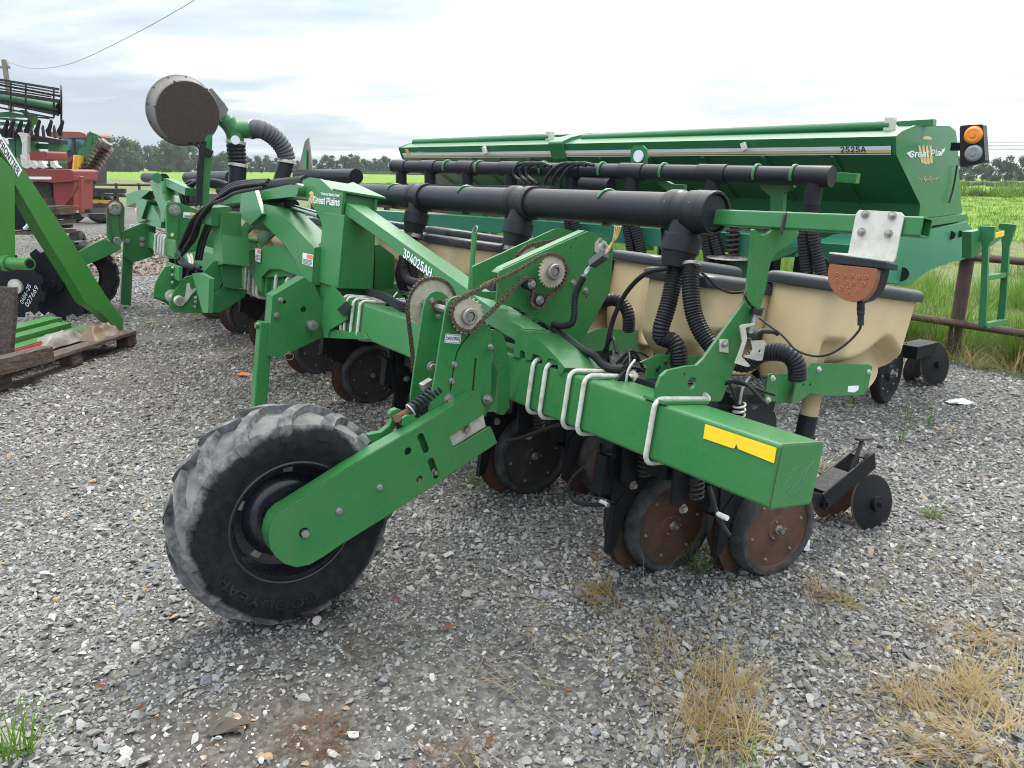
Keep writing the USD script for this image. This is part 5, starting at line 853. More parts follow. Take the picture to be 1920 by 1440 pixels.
part(ht, 'flange_bolts', cat(*[hexbolt(uvw('c', x, y, 'v', -.423), (0, -1, 0), .012, .012) for x, y in ((680, 980), (678, 1015), (672, 1115), (670, 1145), (666, 1180))], *[hexbolt(uvw('c', x, y, 'v', -.553), (0, -1, 0), .012, .012) for x, y in ((500, 890), (498, 945), (497, 1000))]), 'steel', kind='stuff')
sticker(ht, 'v', -.285, 'c', [(752, 470), (790, 475), (788, 572), (748, 562)]); sticker(ht, 'v', -.06, 'c', [(1116, 742), (1158, 748), (1152, 850), (1114, 832)])
hm = part(T, 'hitch_plate', cat(tr('u', -5.3, -5.34, -5.3, cp((440, 440), (450, 400), (480, 385), (560, 405), (745, 480), (730, 700), (690, 760), (520, 790), (525, 680), (455, 670)), r=.01), tr('u', -5.27, -5.3, -5.27, cp((445, 420), (480, 395), (545, 400), (530, 680), (455, 672)), r=.01)), 'green_paint')
part(hm, 'hitch_bolt', cat(hexbolt(ub_('c', 510, 455, -5.27), (1, 0, 0), .03, .02)), 'steel'); part(hm, 'bolt_hole', cyl(ub_('c', 490, 640, -5.272), ub_('c', 490, 640, -5.268), .014, 14), 'tan_decal')
sticker(hm, 'u', -5.299, 'c', [(575, 470), (690, 480), (680, 525), (573, 512)], .0015, 'yellow_tape')
part(T, 'wing_hinge', cat(tr('v', -.05, -.05, .16, cp((1010, 780), (1180, 730), (1330, 720), (1440, 860), (1470, 960), (1300, 900), (1220, 900), (1160, 960), (1165, 1080), (1150, 1070)), r=.006), tr('v', -.03, -.03, .2, cp((1215, 800), (1230, 788), (1340, 800), (1480, 945), (1200, 960), (1195, 1100), (1180, 1090)), r=.006)), 'green_paint')
# hydraulic hose bundle
rng = random.Random(3)
for k in range(6):
    o = 26 * k; part(T, 'hydraulic_hose', tube(spline([uvw('c', x, y, 'v', -.34 - .02 * (k % 3)) for x, y in ((1215 - 8 * k, 232 + 11 * k), (1080, 238 + 13 * k), (960, 255 + 15 * k), (875, 310 + 13 * k), (800 - o * .45, 400 + 6 * k), (712 - o * .55, 530), (640 - o * .7 + 30, 660), (560 - o * .4 + 35, 760), (540 + o * .45, 830 + 4 * k), (575 + o, 872 + 3 * k), (660, 895 - 8 * k))], 5), .0105, 8), 'black_hose')
for k in range(3): part(T, 'hydraulic_hose', tube(spline([uvw('c', x + 20 * k, y, 'v', -.30) for x, y in ((750, 560), (715, 640), (685, 740), (668, 830))], 5), .010, 8), 'black_hose')
for x in (610, 632): part(T, 'hose_tip', cyl(uvw('c', x, 790, 'v', -.37), uvw('c', x + 22, 875, 'v', -.37), .012, 10), 'steel')
hb_ = []
for k in range(9):
    x0 = rng.uniform(560, 640); hb_.append(tube(spline([uvw('c', x, y, 'v', .1 + .02 * k) for x, y in ((x0, 400), (x0 - 10 + 4 * k, 320 - 4 * k), (x0 + 60, 255 - 3 * k), (x0 + 150, 225 + 5 * k), (x0 + 260, 235 + 7 * k), (x0 + 330, 260 + 6 * k))], 5), .013, 8))
[part(T, 'hydraulic_hose', h, 'black_hose') for h in hb_]
part(T, 'middle_link', cat(tr('v', .05, .05, .2, cp((700, 330), (900, 340), (1040, 330), (1040, 420), (700, 430)), r=.004), tr('v', .22, .22, .3, cp((480, 300), (700, 300), (700, 420), (480, 420)), r=.004)), 'dark_iron')
# ---- far wing
fw = part(T, 'far_wing_frame', cat(tr('v', -.06, -.06, .1, cp((215, 395), (260, 368), (305, 385), (260, 520), (300, 530), (235, 550)), r=.004), tr('v', -.02, -.02, .14, cp((320, 240), (345, 225), (410, 240), (415, 330), (450, 440), (430, 545), (400, 540), (405, 470), (350, 330)), r=.004),
    tr('v', .02, .02, .12, cp((405, 218), (440, 215), (590, 285), (585, 345), (410, 262)), r=.004), tr('v', -.04, -.04, .1, cp((145, 340), (250, 300), (325, 310), (215, 400), (150, 430)), r=.004), tr('v', -.02, -.02, .15, cp((255, 480), (300, 420), (345, 420), (410, 540), (405, 590), (255, 560)), r=.004)), 'green_paint')
part(fw, 'wing_pin', cat(cyl(uvw('c', 378, 215, 'v', -.04), uvw('c', 378, 215, 'v', .16), .05, 16)), 'green_paint')
sticker(fw, 'v', -.062, 'c', [(216, 440), (232, 436), (230, 480), (216, 482)])
uJ = -8.3
fj = part(T, 'parking_stand', cat(tr('u', uJ, uJ - .05, uJ, cp((128, 612), (255, 560), (372, 558), (352, 800), (195, 852), (122, 800)), r=.01)), 'green_paint', label='parking stand of the far wing')
part(fj, 'stand_leg', tr('u', uJ - .03, uJ - .11, uJ - .03, cp((122, 800), (198, 842), (182, 1172), (104, 1165)), r=.004), 'green_paint')
part(fj, 'stand_bolt', cat(*[hexbolt(ub_('c', x, y, uJ), (1, 0, 0), .018, .012) for x, y in ((155, 688), (265, 672), (265, 715))]), 'steel')
uD = -8.1
fd = part(T, 'drive_plate', tr('u', uD, uD - .02, uD, px('a', (800, 1080), (815, 1040), (860, 1020), (915, 1040), (935, 1080), (930, 1300), (905, 1350), (850, 1375), (800, 1290)), r=.01), 'green_paint', label='far drive plate')
c = at2('a', 860, 1078, 'u', uD + .02); rr = np.hypot(*(np.array(at2('a', 915, 1078, 'u', uD + .02)) - c)); sprocket(fd, c, uD + .02, rr, 34, .012, .03, .05)
c = at2('a', 880, 1325, 'u', uD + .02); sprocket(fd, c, uD + .02, rr * .55, 18, .012, .025, .04)
chain(fd, [at2('a', *p, 'u', uD + .025) for p in ((812, 1090), (806, 1060), (830, 1030), (862, 1022), (900, 1034), (918, 1075), (908, 1110), (900, 1200), (918, 1310), (900, 1345), (865, 1345), (848, 1310), (830, 1200))], uD + .02, True, .03)
fa_ = part(T, 'wheel_arm', tr('u', uD + .05, uD - .05, uD + .05, px('a', (560, 1430), (700, 1350), (790, 1310), (850, 1350), (910, 1355), (900, 1395), (760, 1460), (620, 1520), (580, 1500)), r=.01), 'green_paint', label='wheel arm of the far wing')
fwc = PL.at(150, 505, 'u', uD - .17); fwc[2] = GW(fwc[1]) + .385 / .988
ft_ = part(T, 'traction_wheel', revolve(prof, fwc, AX, 64), 'rubber', 40, label='far wing tyre')
lug2 = [(v - WC + fwc, f) for v, f in lug]; part(ft_, 'tread', cat(*lug2), 'dusty_rubber', 35)
# ------------------------------------------------------------------ the air drill behind
DR = Frame([[.699878, -.714263, 0], [.714263, .699878, 0], [0, 0, 1]], (2.57, 5.13, 0))
D = thing('air_drill', DR, 'dark green seed drill with long white-striped hopper standing behind the planter', 'seed drill')
H_ = lambda *p: px('h', *p)
def d2(c, x, y, u): return DR.at(*px(c, (x, y))[0], 'u', u)
prof_px = H_((960, 218), (1012, 180), (1112, 140), (1365, 145), (1412, 185), (1430, 420), (1440, 650), (1460, 800), (1132, 842), (1142, 735), (962, 362))
pr2 = np.array(DR.poly(prof_px, 'u', 0.)); pt, pb = pr2[0], pr2[-1]
def u_at(x, vw):
    lo, hi = -16., 1.
    for _ in range(40):
        m = (lo + hi) / 2; w_ = DR.world((m, *vw)); X = 960 + FPX * ((w_ - EYE) @ C_R) / ((w_ - EYE) @ C_F)
        if X < x: lo = m
        else: hi = m
    return lo
mid = (pt + pb) / 2; uM0, uM1, uL = u_at(1058, mid), u_at(1036, mid), u_at(752, mid)
inn = sg.Polygon(pr2).buffer(-.004)
h1 = part(D, 'hopper', ext(inn, 'u', uM0, -.02), 'drill_green', label='right half of the long hopper')
part(h1, 'hopper_end', ext(rnd(sg.Polygon(pr2).buffer(0), .012), 'u', -.02, 0), 'drill_green')
h2 = part(D, 'hopper', ext(inn, 'u', uL, uM1), 'drill_green', label='left half of the long hopper')
part(h2, 'hopper_end', ext(rnd(sg.Polygon(pr2).buffer(0), .012), 'u', uL - .02, uL), 'drill_green')
part(D, 'hopper_joint', ext(sg.Polygon(pr2).buffer(.02), 'u', uM0 + .01, uM1 - .01), 'drill_green')
def band(t0, t1, ua_, ub_, off=.0045):
    a, b = pt + (pb - pt) * t0, pt + (pb - pt) * t1; n = np.array([-(pb - pt)[1], (pb - pt)[0]]); n /= np.linalg.norm(n); n = n if n[0] < 0 else -n; a, b = a + n * (off - .004), b + n * (off - .004)
    return quad((ua_, *b), (ub_, *b), (ub_, *a), (ua_, *a), .0015)
for h, a, b in ((h1, uM0, -.03), (h2, uL + .02, uM1)):
    part(h, 'white_stripe', band(.52, .74, a, b), 'white_decal', False); part(h, 'tan_stripe', band(.755, .88, a, b), 'tan_decal', False); part(h, 'thin_stripe', band(.93, .97, a, b), 'white_decal', False)
def txt_u(s, x0, x1, t0, t1, mat, off=.0065, par=h1, nm='lettering'):
    ua_, ub_ = u_at(x0, mid), u_at(x1, mid); a, b = pt + (pb - pt) * t0, pt + (pb - pt) * t1; n = np.array([-(pb - pt)[1], (pb - pt)[0]]); n = n / np.linalg.norm(n); n = n if n[0] < 0 else -n; a, b = a + n * (off - .004), b + n * (off - .004)
    part(par, nm, text_fit(s, (ua_, *b), (ub_, *b), (ua_, *a), .001), mat, False)
txt_u('2525A', 1576, 1624, .52, .84, 'black_decal', nm='model_lettering')
txt_u('Great Plains', 769, 800, .40, .70, 'white_decal', par=h2, nm='maker_lettering')
part(h2, 'maker_emblem', band(.15, .8, u_at(762, mid), u_at(768, mid), .007), 'tan_decal', False)
for h, (xa, ya_), (xb, yb_) in ((h1, (1094, 259), (1670, 235)), (h2, (777, 267), (1032, 257))):
    tv = pr2[1][0] - .01; a, b = DR.at(xa, ya_, 'v', tv + .10), DR.at(xb, yb_, 'v', tv + .10); rl = part(h, 'tarp_roll', cyl(a, b, .033, 20), 'drill_green'); part(rl, 'roll_bracket', box(b + (-.03, -.03, -.09), b + (.02, .03, .045)), 'zinc')
part(h1, 'tarp_end_plate', tr('v', pr2[2][0] + .1, pr2[2][0] + .1, pr2[2][0] + .16, H_((940, 112), (1240, 93), (1236, 142), (985, 158)), r=0, frame=DR), 'drill_green')
part(h2, 'tarp_end_plate', tr('v', pr2[2][0] + .1, pr2[2][0] + .1, pr2[2][0] + .16, [(1032, 253), (1093, 251), (1093, 258), (1032, 262)], r=0, frame=DR), 'drill_green')
for x, y, h in ((907, 275, h2), (1393, 268, h1)): part(h, 'tarp_latch', obox(DR.at(x, y, 'v', pt[0] - .02), DR.at(x + 4, y + 14, 'v', pt[0] - .02), .03, .03), 'zinc')
# emblem on the hopper's end
e_ = .0015
part(h1, 'maker_emblem', cat(*[tr('u', e_, 0, e_, H_((1128 + 28 * k, 295), (1142 + 28 * k, 290), (1172 + 22 * k, 440 - 8 * abs(k - 1.5)), (1150 + 22 * k, 430 - 8 * abs(k - 1.5))), r=0, frame=DR) for k in range(4)], tr('u', e_, 0, e_, H_((1158, 245), (1168, 226), (1195, 220), (1222, 228), (1232, 248)), r=0, frame=DR)), 'tan_decal', False)
part(h1, 'maker_lettering', text_fit('Great Plai', d2('h', 1055, 385, .002), d2('h', 1305, 368, .002), d2('h', 1060, 330, .002)), 'white_decal', False)
part(h1, 'maker_swoosh', cat(tr('u', .002, 0, .0025, H_((1040, 350), (1060, 338), (1090, 352), (1062, 352), (1085, 372), (1055, 365)), r=0, frame=DR), tr('u', .002, 0, .0025, H_((1275, 372), (1300, 340), (1330, 305), (1322, 335), (1295, 365)), r=0, frame=DR)), 'white_decal', False)
part(h1, 'script_lettering', tube(spline([d2('h', x, y, .002) for x, y in ((1128, 562), (1138, 532), (1146, 556), (1156, 545), (1168, 552), (1180, 522), (1176, 560), (1192, 545), (1206, 550), (1222, 522), (1220, 556), (1240, 540), (1256, 548), (1272, 536), (1290, 544))], 5), .0022, 5), 'tan_decal')
part(h1, 'end_cable', tube(spline([d2('h', x, y, .02) for x, y in ((1418, 440), (1400, 560), (1380, 650), (1358, 720))], 5), .006, 6), 'black_hose')
# tail lamp
vT = .12
lm_ = part(D, 'tail_lamp', tr('v', vT, vT, vT + .08, H_((1436, 142), (1612, 131), (1630, 412), (1442, 460)), r=.012, frame=DR), 'black_plastic')
for x, y, m_, rr in ((1540, 212, 'amber_lamp', 66), (1541, 350, 'clear_lamp', 62)):
    q = DR.at(*H_((x, y))[0], 'v', vT); zq_ = (DR.world(q) - EYE) @ C_F; r_ = rr / 4 * zq_ / FPX; part(lm_, 'lamp_lens', revolve([(0, .020), (r_ * .3, .020), (r_ * .34, .014), (r_ * .72, .015), (r_ * .95, .006), (r_, -.002)], q, (0, -1, 0), 32), m_)
part(lm_, 'lamp_bracket', obox(DR.at(*H_((1500, 300))[0], 'v', vT + .09), DR.at(*H_((1380, 300))[0], 'v', vT + .12), .03, .05), 'black_paint')
# seed hoses pipe along the front
vP = -.95
a, b = DR.at(1550, 331, 'v', vP), DR.at(742, 312, 'v', vP); zz_ = (DR.world(a) - EYE) @ C_F; rP = 17.5 * zz_ / FPX
dpipe = part(D, 'air_pipe', cat(cyl(a, b, rP, 28)), 'black_plastic')
part(dpipe, 'pipe_cap', cat(cyl(a + (.005, 0, 0), a - (.15, 0, 0), rP * 1.12, 28)), 'black_plastic')
dax = (b - a) / np.linalg.norm(b - a)
for x in (1528, 1337, 1186, 1072, 958, 876, 806, 752):
    t = (a[0] - u_at(x, (vP, a[2]))) / (a[0] - b[0]); c = a + (b - a) * t
    te = part(dpipe, 'pipe_tee', cat(cyl(c - dax * .10, c + dax * .10, rP * 1.13, 28), cyl(c, c - (0, 0, .16), rP * .95, 20), cyl(c - (0, 0, .15), c - (0, 0, .24), rP * .9, 20, rP * .8)), 'black_plastic', 35)
    if x > 900:
        for s in (-1, 1):
            hp_ = [c + (s * .03, 0, -.24), c + (s * .03, 0, -.34), c + (s * .04 + .03, .03, -.5), c + (s * .05 + .08, .05, -.72), c + (s * .05 + .10, .1, -.9)]; part(D, 'seed_hose', hose(hp_, .036, .018, 12), 'black_hose', 25); part(te, 'hose_clamp', cyl(c + (s * .03, 0, -.24), c + (s * .03, 0, -.265), .042, 16), 'zinc')
for x in (1490, 1420, 1245, 1130, 1020, 900, 840):
    c = a + (b - a) * ((a[0] - u_at(x, (vP, a[2]))) / (a[0] - b[0])); part(dpipe, 'pipe_strap', tube([c + (rP + .006) * np.array([0, math.cos(t), math.sin(t)]) for t in np.linspace(.6, 3.6, 12)], .010, 6), 'green_paint')
part(D, 'bar_stub', obox(DR.at(1570, 332, 'v', vP + .2), DR.at(1609, 335, 'v', vP + .2), .05, .055), 'green_paint')
part(D, 'pipe_bracket', tr('v', vP + .08, vP + .06, vP + .10, [(1425, 338), (1462, 345), (1490, 345), (1490, 352), (1472, 362), (1470, 420), (1447, 420), (1447, 368), (1428, 352)], r=0, frame=DR), 'green_paint')
part(D, 'pipe_bracket', tr('v', vP + .08, vP + .06, vP + .10, [(1235, 330), (1262, 345), (1285, 347), (1285, 440), (1262, 440), (1260, 362), (1238, 345)], r=0, frame=DR), 'green_paint')
hb_ = [tube(spline([DR.at(x + 12 * k, y, 'v', vP - .1) for x, y in ((985, 345), (965, 330), (968, 312), (990, 306), (1010, 312))], 5), .013, 7) for k in range(3)] + [tube(spline([DR.at(x + 14 * k, y, 'v', vP - .1) for x, y in ((1020, 355), (1024, 335), (1040, 315), (1062, 306), (1085, 310))], 5), .013, 7) for k in range(3)]
part(D, 'hydraulic_hoses', cat(*hb_), 'black_hose')
pn_ = pr2[-1] - np.array([.0, 0]); pq_ = pr2[-2]
for h, a_, b_ in ((h1, uM0, -.02), (h2, uL, uM1)):
    for t in np.linspace(.14, .86, 5):
        u_ = a_ + (b_ - a_) * t; part(h, 'panel_seam', quad((u_ - .012, *(pq_ + (-.008, -.002))), (u_ + .012, *(pq_ + (-.008, -.002))), (u_ + .012, *(pn_ + (-.008, -.004))), (u_ - .012, *(pn_ + (-.008, -.004))), .006), 'drill_green', False)
part(D, 'reflector_bracket', tr('v', vP + .3, vP + .29, vP + .30, [(1184, 312), (1184, 280), (1190, 273), (1207, 273), (1214, 280), (1215, 312)], r=0, frame=DR), 'drill_green'); rc_ = DR.at(1198, 293, 'v', vP + .285); part(D, 'white_reflector', cyl(rc_, rc_ - (0, .012, 0), .042, 24), 'white_plastic')
part(D, 'document_tube', cyl(DR.at(1092, 345, 'v', vP - .05), DR.at(1146, 347, 'v', vP - .05), .05, 18), 'black_plastic')
# frame
part(D, 'end_frame', cat(tr('u', .06, -.3, .06, [(1640, 462), (1672, 447), (1813, 416), (1824, 430), (1824, 478), (1800, 489), (1782, 491), (1740, 508), (1702, 536), (1655, 528), (1640, 520)], r=.006, frame=DR)), 'teal_paint')
q = d2('h', 1440, 720, .06)
[part(D, 'frame_hole', cyl(d2('h', x, y, .055), d2('h', x, y, .0615), r_, 14), 'black_paint') for x, y, r_ in ((1370, 965, .03), (1432, 955, .025), (1000, 1256, .045), (1515, 1095, .012))]
part(D, 'ledge', tr('u', -.0, -.4, .03, H_((1130, 845), (1462, 802), (1465, 850), (1180, 895), (1150, 880)), r=0, frame=DR), 'drill_green')
fb = tr('v', -.35, -.35, -.1, [(940, 398), (1200, 410), (1440, 440), (1600, 458), (1600, 478), (1440, 466), (1200, 445), (940, 430)], r=0, frame=DR)
part(D, 'frame_tube', fb, 'teal_paint'); part(D, 'frame_tube', obox(DR.at(1495, 463, 'v', -.8), DR.at(700, 405, 'v', -.8), .12, .12), 'teal_paint')
part(D, 'under_frame', box((uL, .15, .95), (-.3, .35, 1.15)), 'drill_green'); 
for x in (1190, 1000, 880): part(D, 'frame_post', tr('v', -.5, -.5, -.42, [(x, 380), (x + 24, 382), (x + 24, 470), (x, 468)], r=0, frame=DR), 'drill_green')
sp = DR.at(1371, 478, 'v', -.9); part(D, 'coulter_spring', cat(spring(sp, sp + (0, 0, .28), .04, .009, 9), cyl(sp, sp + (0, 0, .28), .02, 10)), 'dark_iron'); part(D, 'spring_seat', revolve([(0, .0), (.15, -.01), (.155, -.02), (0, -.03)], sp, (0, 0, 1), 32), 'steel')
part(D, 'coulter_arm', cat(tr('v', -.88, -.88, -.82, [(1345, 482), (1410, 470), (1500, 462), (1500, 470), (1420, 500), (1380, 540), (1330, 545)], r=0, frame=DR)), 'drill_green')
bl = [tr('v', -.7, -.7, -.6, [(x, y), (x + 12, y + 4), (x + 8, y + 44), (x - 6, y + 40)], r=0, frame=DR) for x, y in ((1492, 470), (1240, 440), (1440, 470))]; [part(D, 'tool_shank', b_, 'black_paint') for b_ in bl]
part(D, 'tool_cable', tube(spline([DR.at(x, y, 'v', -.75) for x, y in ((1495, 476), (1530, 478), (1552, 490), (1556, 520), (1552, 545))], 5), .012, 7), 'black_hose')
# steps
v1_, v2_ = d2('h', 1640, 930, .5)[1], d2('h', 1790, 910, .40)[1]
part(D, 'step_rail', tr('v', v1_, v1_, v1_ + .03, H_((1575, 912), (1590, 895), (1700, 902), (1692, 1002), (1668, 1006), (1650, 1060), (1640, 1440)) + [(1848, 612), (1834, 612)] + H_((1590, 1440), (1605, 1060), (1580, 960)), r=0, frame=DR), 'drill_green')
part(D, 'step_rail', tr('v', v2_, v2_, v2_ + .03, H_((1728, 892), (1742, 875), (1858, 885), (1855, 910), (1830, 982), (1808, 1050), (1785, 1440)) + [(1882, 606), (1868, 608)] + H_((1735, 1440), (1755, 1060), (1745, 960)), r=0, frame=DR), 'drill_green')
for y0, y1 in ((1285, 1262), (1640, 1610)): part(D, 'step_rung', obox(DR.at(*H_((1625, y0))[0], 'v', v1_ + .03), DR.at(*H_((1770, y1))[0], 'v', v2_), .03, .03), 'drill_green')
part(D, 'rear_bar', tr('u', .48, .42, .47, H_((1540, 940), (1700, 910), (1770, 925), (1770, 985), (1690, 1045), (1540, 1140)), r=0, frame=DR), 'drill_green'); part(D, 'reflective_tape', tr('u', .485, .48, .486, H_((1698, 950), (1772, 930), (1770, 968), (1694, 988)), r=0, frame=DR), 'yellow_tape')
# one visible row unit and the further ones
for k in range(5):
    u = -.02 - .9 * k; c = np.array([u, -.02, .215]); r_ = .215
    ru = part(D, 'row_unit', cat(box((u - .12, -.55, .18), (u - .04, .25, .30)), obox((u - .08, -.1, .22), (u - .08, .45, .30), .05, .10), obox((u - .02, .35, .30), (u - .02, .80, .27), .14, .09)), 'black_paint')
    part(ru, 'gauge_wheel', revolve([(0, .03), (.05, .03), (.06, .015), (.15, .01), (.172, .018), (.19, .03), (.205, .022), (.215, 0), (.205, -.03), (.17, -.035), (0, -.03)], c, (1, 0, 0), 40), 'black_paint', 35)
    part(ru, 'wheel_bolts', cat(*[hexbolt(c + (.014, .13 * math.cos(t), .13 * math.sin(t)), (1, 0, 0), .006, .005) for t in np.arange(8) * .785], hexbolt(c + (.03, 0, 0), (1, 0, 0), .02, .03)), 'steel', kind='stuff')
    for s in (-1, 1):
        e = np.array([u + .07 * s, .74, .16]); d_ = np.array([s * 1., -.3 if s > 0 else .2, .22]); d_ /= np.linalg.norm(d_); part(ru, 'closing_wheel', cat(revolve([(0, .008), (.05, .008), (.15, -.006), (.165, -.012), (.160, -.022), (.05, 0), (0, -.004)], e, d_, 40), cyl(e, e + d_ * .035, .03, 14)), 'black_paint', 35); part(ru, 'wheel_rim', tube([e + .162 * (math.cos(t) * basis(d_)[0] + math.sin(t) * basis(d_)[1]) - d_ * .014 for t in np.linspace(0, 2 * math.pi, 41)[:-1]], .006, 6, closed=True), 'rust')
# ------------------------------------------------------------------ pipe fence
fpost = [FP0 + FD * s for s in (-3.4, 0, 3.4, 6.8, 10.2, 13.6, 17)]
fence = thing('pipe_fence', WORLD, 'rusty brown pipe fence with two rails between the gravel and the grass', 'fence')
for p in fpost: part(fence, 'fence_post', cyl((*p, -.1), (*p, .98), .055, 16), 'fence_rust')
for h in (.30, .86): part(fence, 'fence_rail', cyl((*(fpost[0] - FN * .075), h), (*(fpost[-1] - FN * .075), h), .032, 14), 'fence_rust')
f2 = thing('rail_fence', WORLD, 'distant black two-rail fence beyond the parked machines on the left', 'fence')
for x in (219, 262, 176, 133): q = WORLD.at(x, 360, 'v', 30.); part(f2, 'fence_post', cyl((q[0], 30, -.1), (q[0], 30, .92), .05, 10), 'dark_iron')
for h in (.45, .86): q0, q1 = WORLD.at(90, 350, 'v', 30.), WORLD.at(420, 350, 'v', 30.); part(f2, 'fence_rail', cyl((q0[0], 30, h), (q1[0], 30, h), .04, 8), 'dark_iron')
# ------------------------------------------------------------------ utility pole and wires
pq = WORLD.at(13, 150, 'v', 42.); pole = thing('utility_pole', Frame(np.eye(3), (pq[0], 42, 0)), 'weathered wooden utility pole rising behind the header reel at the left edge', 'utility pole'); ptop = WORLD.at(8, 112, 'v', 42.)[2]
part(pole, 'pole_shaft', cyl((0, 0, -.3), (0, 0, ptop), .16, 14, .12), 'pole_wood'); part(pole, 'cross_arm', obox((-1.1, 0, ptop - .35), (.25, 0, ptop - .35), .1, .12), 'pole_wood'); part(pole, 'insulator', cat(*[cyl((x, 0, ptop - .3), (x, 0, ptop - .12), .05, 10) for x in (-1.0, .2)]), 'zinc')
w0 = np.array([pq[0] + .2, 42, ptop - .12]); wp = spline([w0] + [WORLD.at(x, y, 'v', Y) for x, y, Y in ((60, 128, 40.), (130, 120, 36.5), (240, 70, 30.), (365, 0, 25.), (470, -70, 22.), (700, -250, 17.))], 8); top('power_line', tube(wp, .009, 6), 'wire_grey', 'thin sagging wire from the pole across the upper left sky', 'power line')
for k, y in enumerate((266, 272, 279)):
    a, b = WORLD.at(1560, y - 3, 'v', 120.), WORLD.at(2060, y + 3, 'v', 110.); top('power_line', tube(np.linspace(a, b, 12), .03, 5), 'wire_grey', ('highest', 'middle', 'lowest')[k] + ' of the three faint level wires in the sky at the right', 'power line')
# ------------------------------------------------------------------ pallet and the implement on it (left edge)
LF = Frame([[-.15, -.98869, 0], [.98869, -.15, 0], [0, 0, 1]], (-3.29, 6.67, 0))
ap = lambda *p: px('a', *p)
bp = lambda *p: px('b', *p)
pal = thing('pallet', LF, 'weathered brown wooden pallet under the green mower frame at the left edge', 'pallet')
for v in (-.06, -.27, -.48, -.69, -.90, -1.11):
    part(pal, 'deck_board', box((-.02, v - .075, .115), (2.3, v + .065, .140)), 'dark_wood')
for u in (.02, .72, 1.45, 2.15):
    for v in (-.06, -.6, -1.1): part(pal, 'block', box((u - .05, v - .06, .02), (u + .07, v + .05, .115)), 'dark_wood')
for v in (-.06, -.6, -1.1): part(pal, 'runner', box((-.02, v - .05, 0), (2.3, v + .04, .020)), 'dark_wood')
bm = thing('timber_beam', LF, 'thick brown timber lying along the pallet beside the green frame', 'timber'); b0, b1 = LF.at(92, 676, 'w', .141), LF.at(-60, 716, 'w', .141); part(bm, 'beam', obox(b0 + (0, 0, .055), b1 + (0, 0, .055), .11, .108), 'dark_wood')
top('timber_post', tr('u', 1.25, 1.21, 1.25, [(-6, 538), (24, 540), (27, 566), (19, 660), (18, 690), (-6, 690)], r=0, frame=LF), 'dark_wood', 'short upright split timber standing at the very left edge', 'timber')
sa_ = stage.GetPrimAtPath('/World/timber_post'); sa_.GetAttribute('points').Set(Vt.Vec3fArray.FromNumpy(LF.world(np.array(sa_.GetAttribute('points').Get())).astype(np.float32)))
n_ = np.array(sa_.GetAttribute('normals').Get()) @ LF.R; sa_.GetAttribute('normals').Set(Vt.Vec3fArray.FromNumpy(n_.astype(np.float32)))
fr_ = thing('hitch_implement', LF, 'bright green A-shaped hitch frame with white lettered band at the left edge', 'implement frame')
vA = -.16
part(fr_, 'diagonal_strut', cat(tr('v', vA, vA - .09, vA, ap((-20, 500), (0, 515), (140, 735), (600, 1425)) + bp((780, 435), (925, 645), (918, 715), (890, 720), (760, 590), (640, 510), (560, 370), (330, 0)) + ap((100, 885), (95, 790), (0, 660), (-20, 640)), r=.004, frame=LF)), 'bright_green')
part(fr_, 'foot_plate', cat(tr('v', vA - .09, vA - .12, vA - .09, bp((760, 420), (925, 640), (905, 725), (790, 560)), r=.002, frame=LF)), 'bright_green')
part(fr_, 'upright', tr('v', vA - .0, vA - .10, vA + .01, [(-8, 292), (2, 296), (25, 322), (26, 505), (-8, 506)], r=.004, frame=LF), 'bright_green')
ul = lambda x, y: LF.at(*px('a', (x, y))[0], 'v', vA + .0015)
bd = part(fr_, 'name_band', quad(ul(-25, 588), ul(136, 848), ul(165, 795), ul(-12, 505), .0012), 'white_decal', False)
ul2 = lambda x, y: LF.at(*px('a', (x, y))[0], 'v', vA + .0030)
part(fr_, 'name_lettering', text_fit('FRONTIER', ul2(-12, 602), ul2(132, 832), ul2(8, 560)), 'black_decal', False)
p0, p1 = LF.at(*bp((30, 215))[0], 'v', vA + .01), LF.at(*bp((225, 220))[0], 'v', vA + .30)
part(fr_, 'hitch_tube', cat(cyl(p0, p1, .042, 22), cyl(p0, p0 + (p1 - p0) * .25, .055, 22)), 'bright_green'); part(fr_, 'tube_mouth', cyl(p1 - (p1 - p0) * .02, p1 + (p1 - p0) * .003, .030, 20), 'black_paint')
bar = thing('implement_bars', LF, 'light green steel bars in torn wrapping lying on the pallet', 'steel bars')
for k, (v0, z0, u0, u1_) in enumerate(((-.34, .20, .10, 1.7), (-.50, .235, .2, 1.9), (-.66, .26, .1, 2.0))): part(bar, 'steel_bar', box((u0, v0 - .07, .141), (u1_, v0 + .06, z0)), 'bright_green')
part(bar, 'red_panel', quad((.75, -.262, .145), (1.25, -.262, .145), (1.25, -.262, .195), (.75, -.262, .195), .006), 'red_decal', False)
rs = np.random.default_rng(5)
def crumple(u0, u1_, v0, v1_, z0, h, n=16, seed=0):
    g = np.stack(np.meshgrid(np.linspace(0, 1, n), np.linspace(0, 1, n), indexing='ij'), -1); q = np.concatenate([g * 4.5, np.full((n, n, 1), seed * 3.3)], -1); z = meshkit.fbm(q, 4, seed); e = np.minimum(np.minimum(g[..., 0], 1 - g[..., 0]), np.minimum(g[..., 1], 1 - g[..., 1])) * 4
    P = np.stack([u0 + (u1_ - u0) * g[..., 0] + .05 * (meshkit.noise(q * 1.3, 9) - .5), v0 + (v1_ - v0) * g[..., 1] + .05 * (meshkit.noise(q * 1.3, 5) - .5), z0 + h * np.clip(e, 0, 1) * (.35 + 1.0 * z)], -1).reshape(-1, 3)
    i = np.arange(n - 1)[:, None] * n + np.arange(n - 1); i = i.ravel(); return P, np.vstack([np.stack([i, i + n, i + n + 1], 1), np.stack([i, i + n + 1, i + 1], 1)])
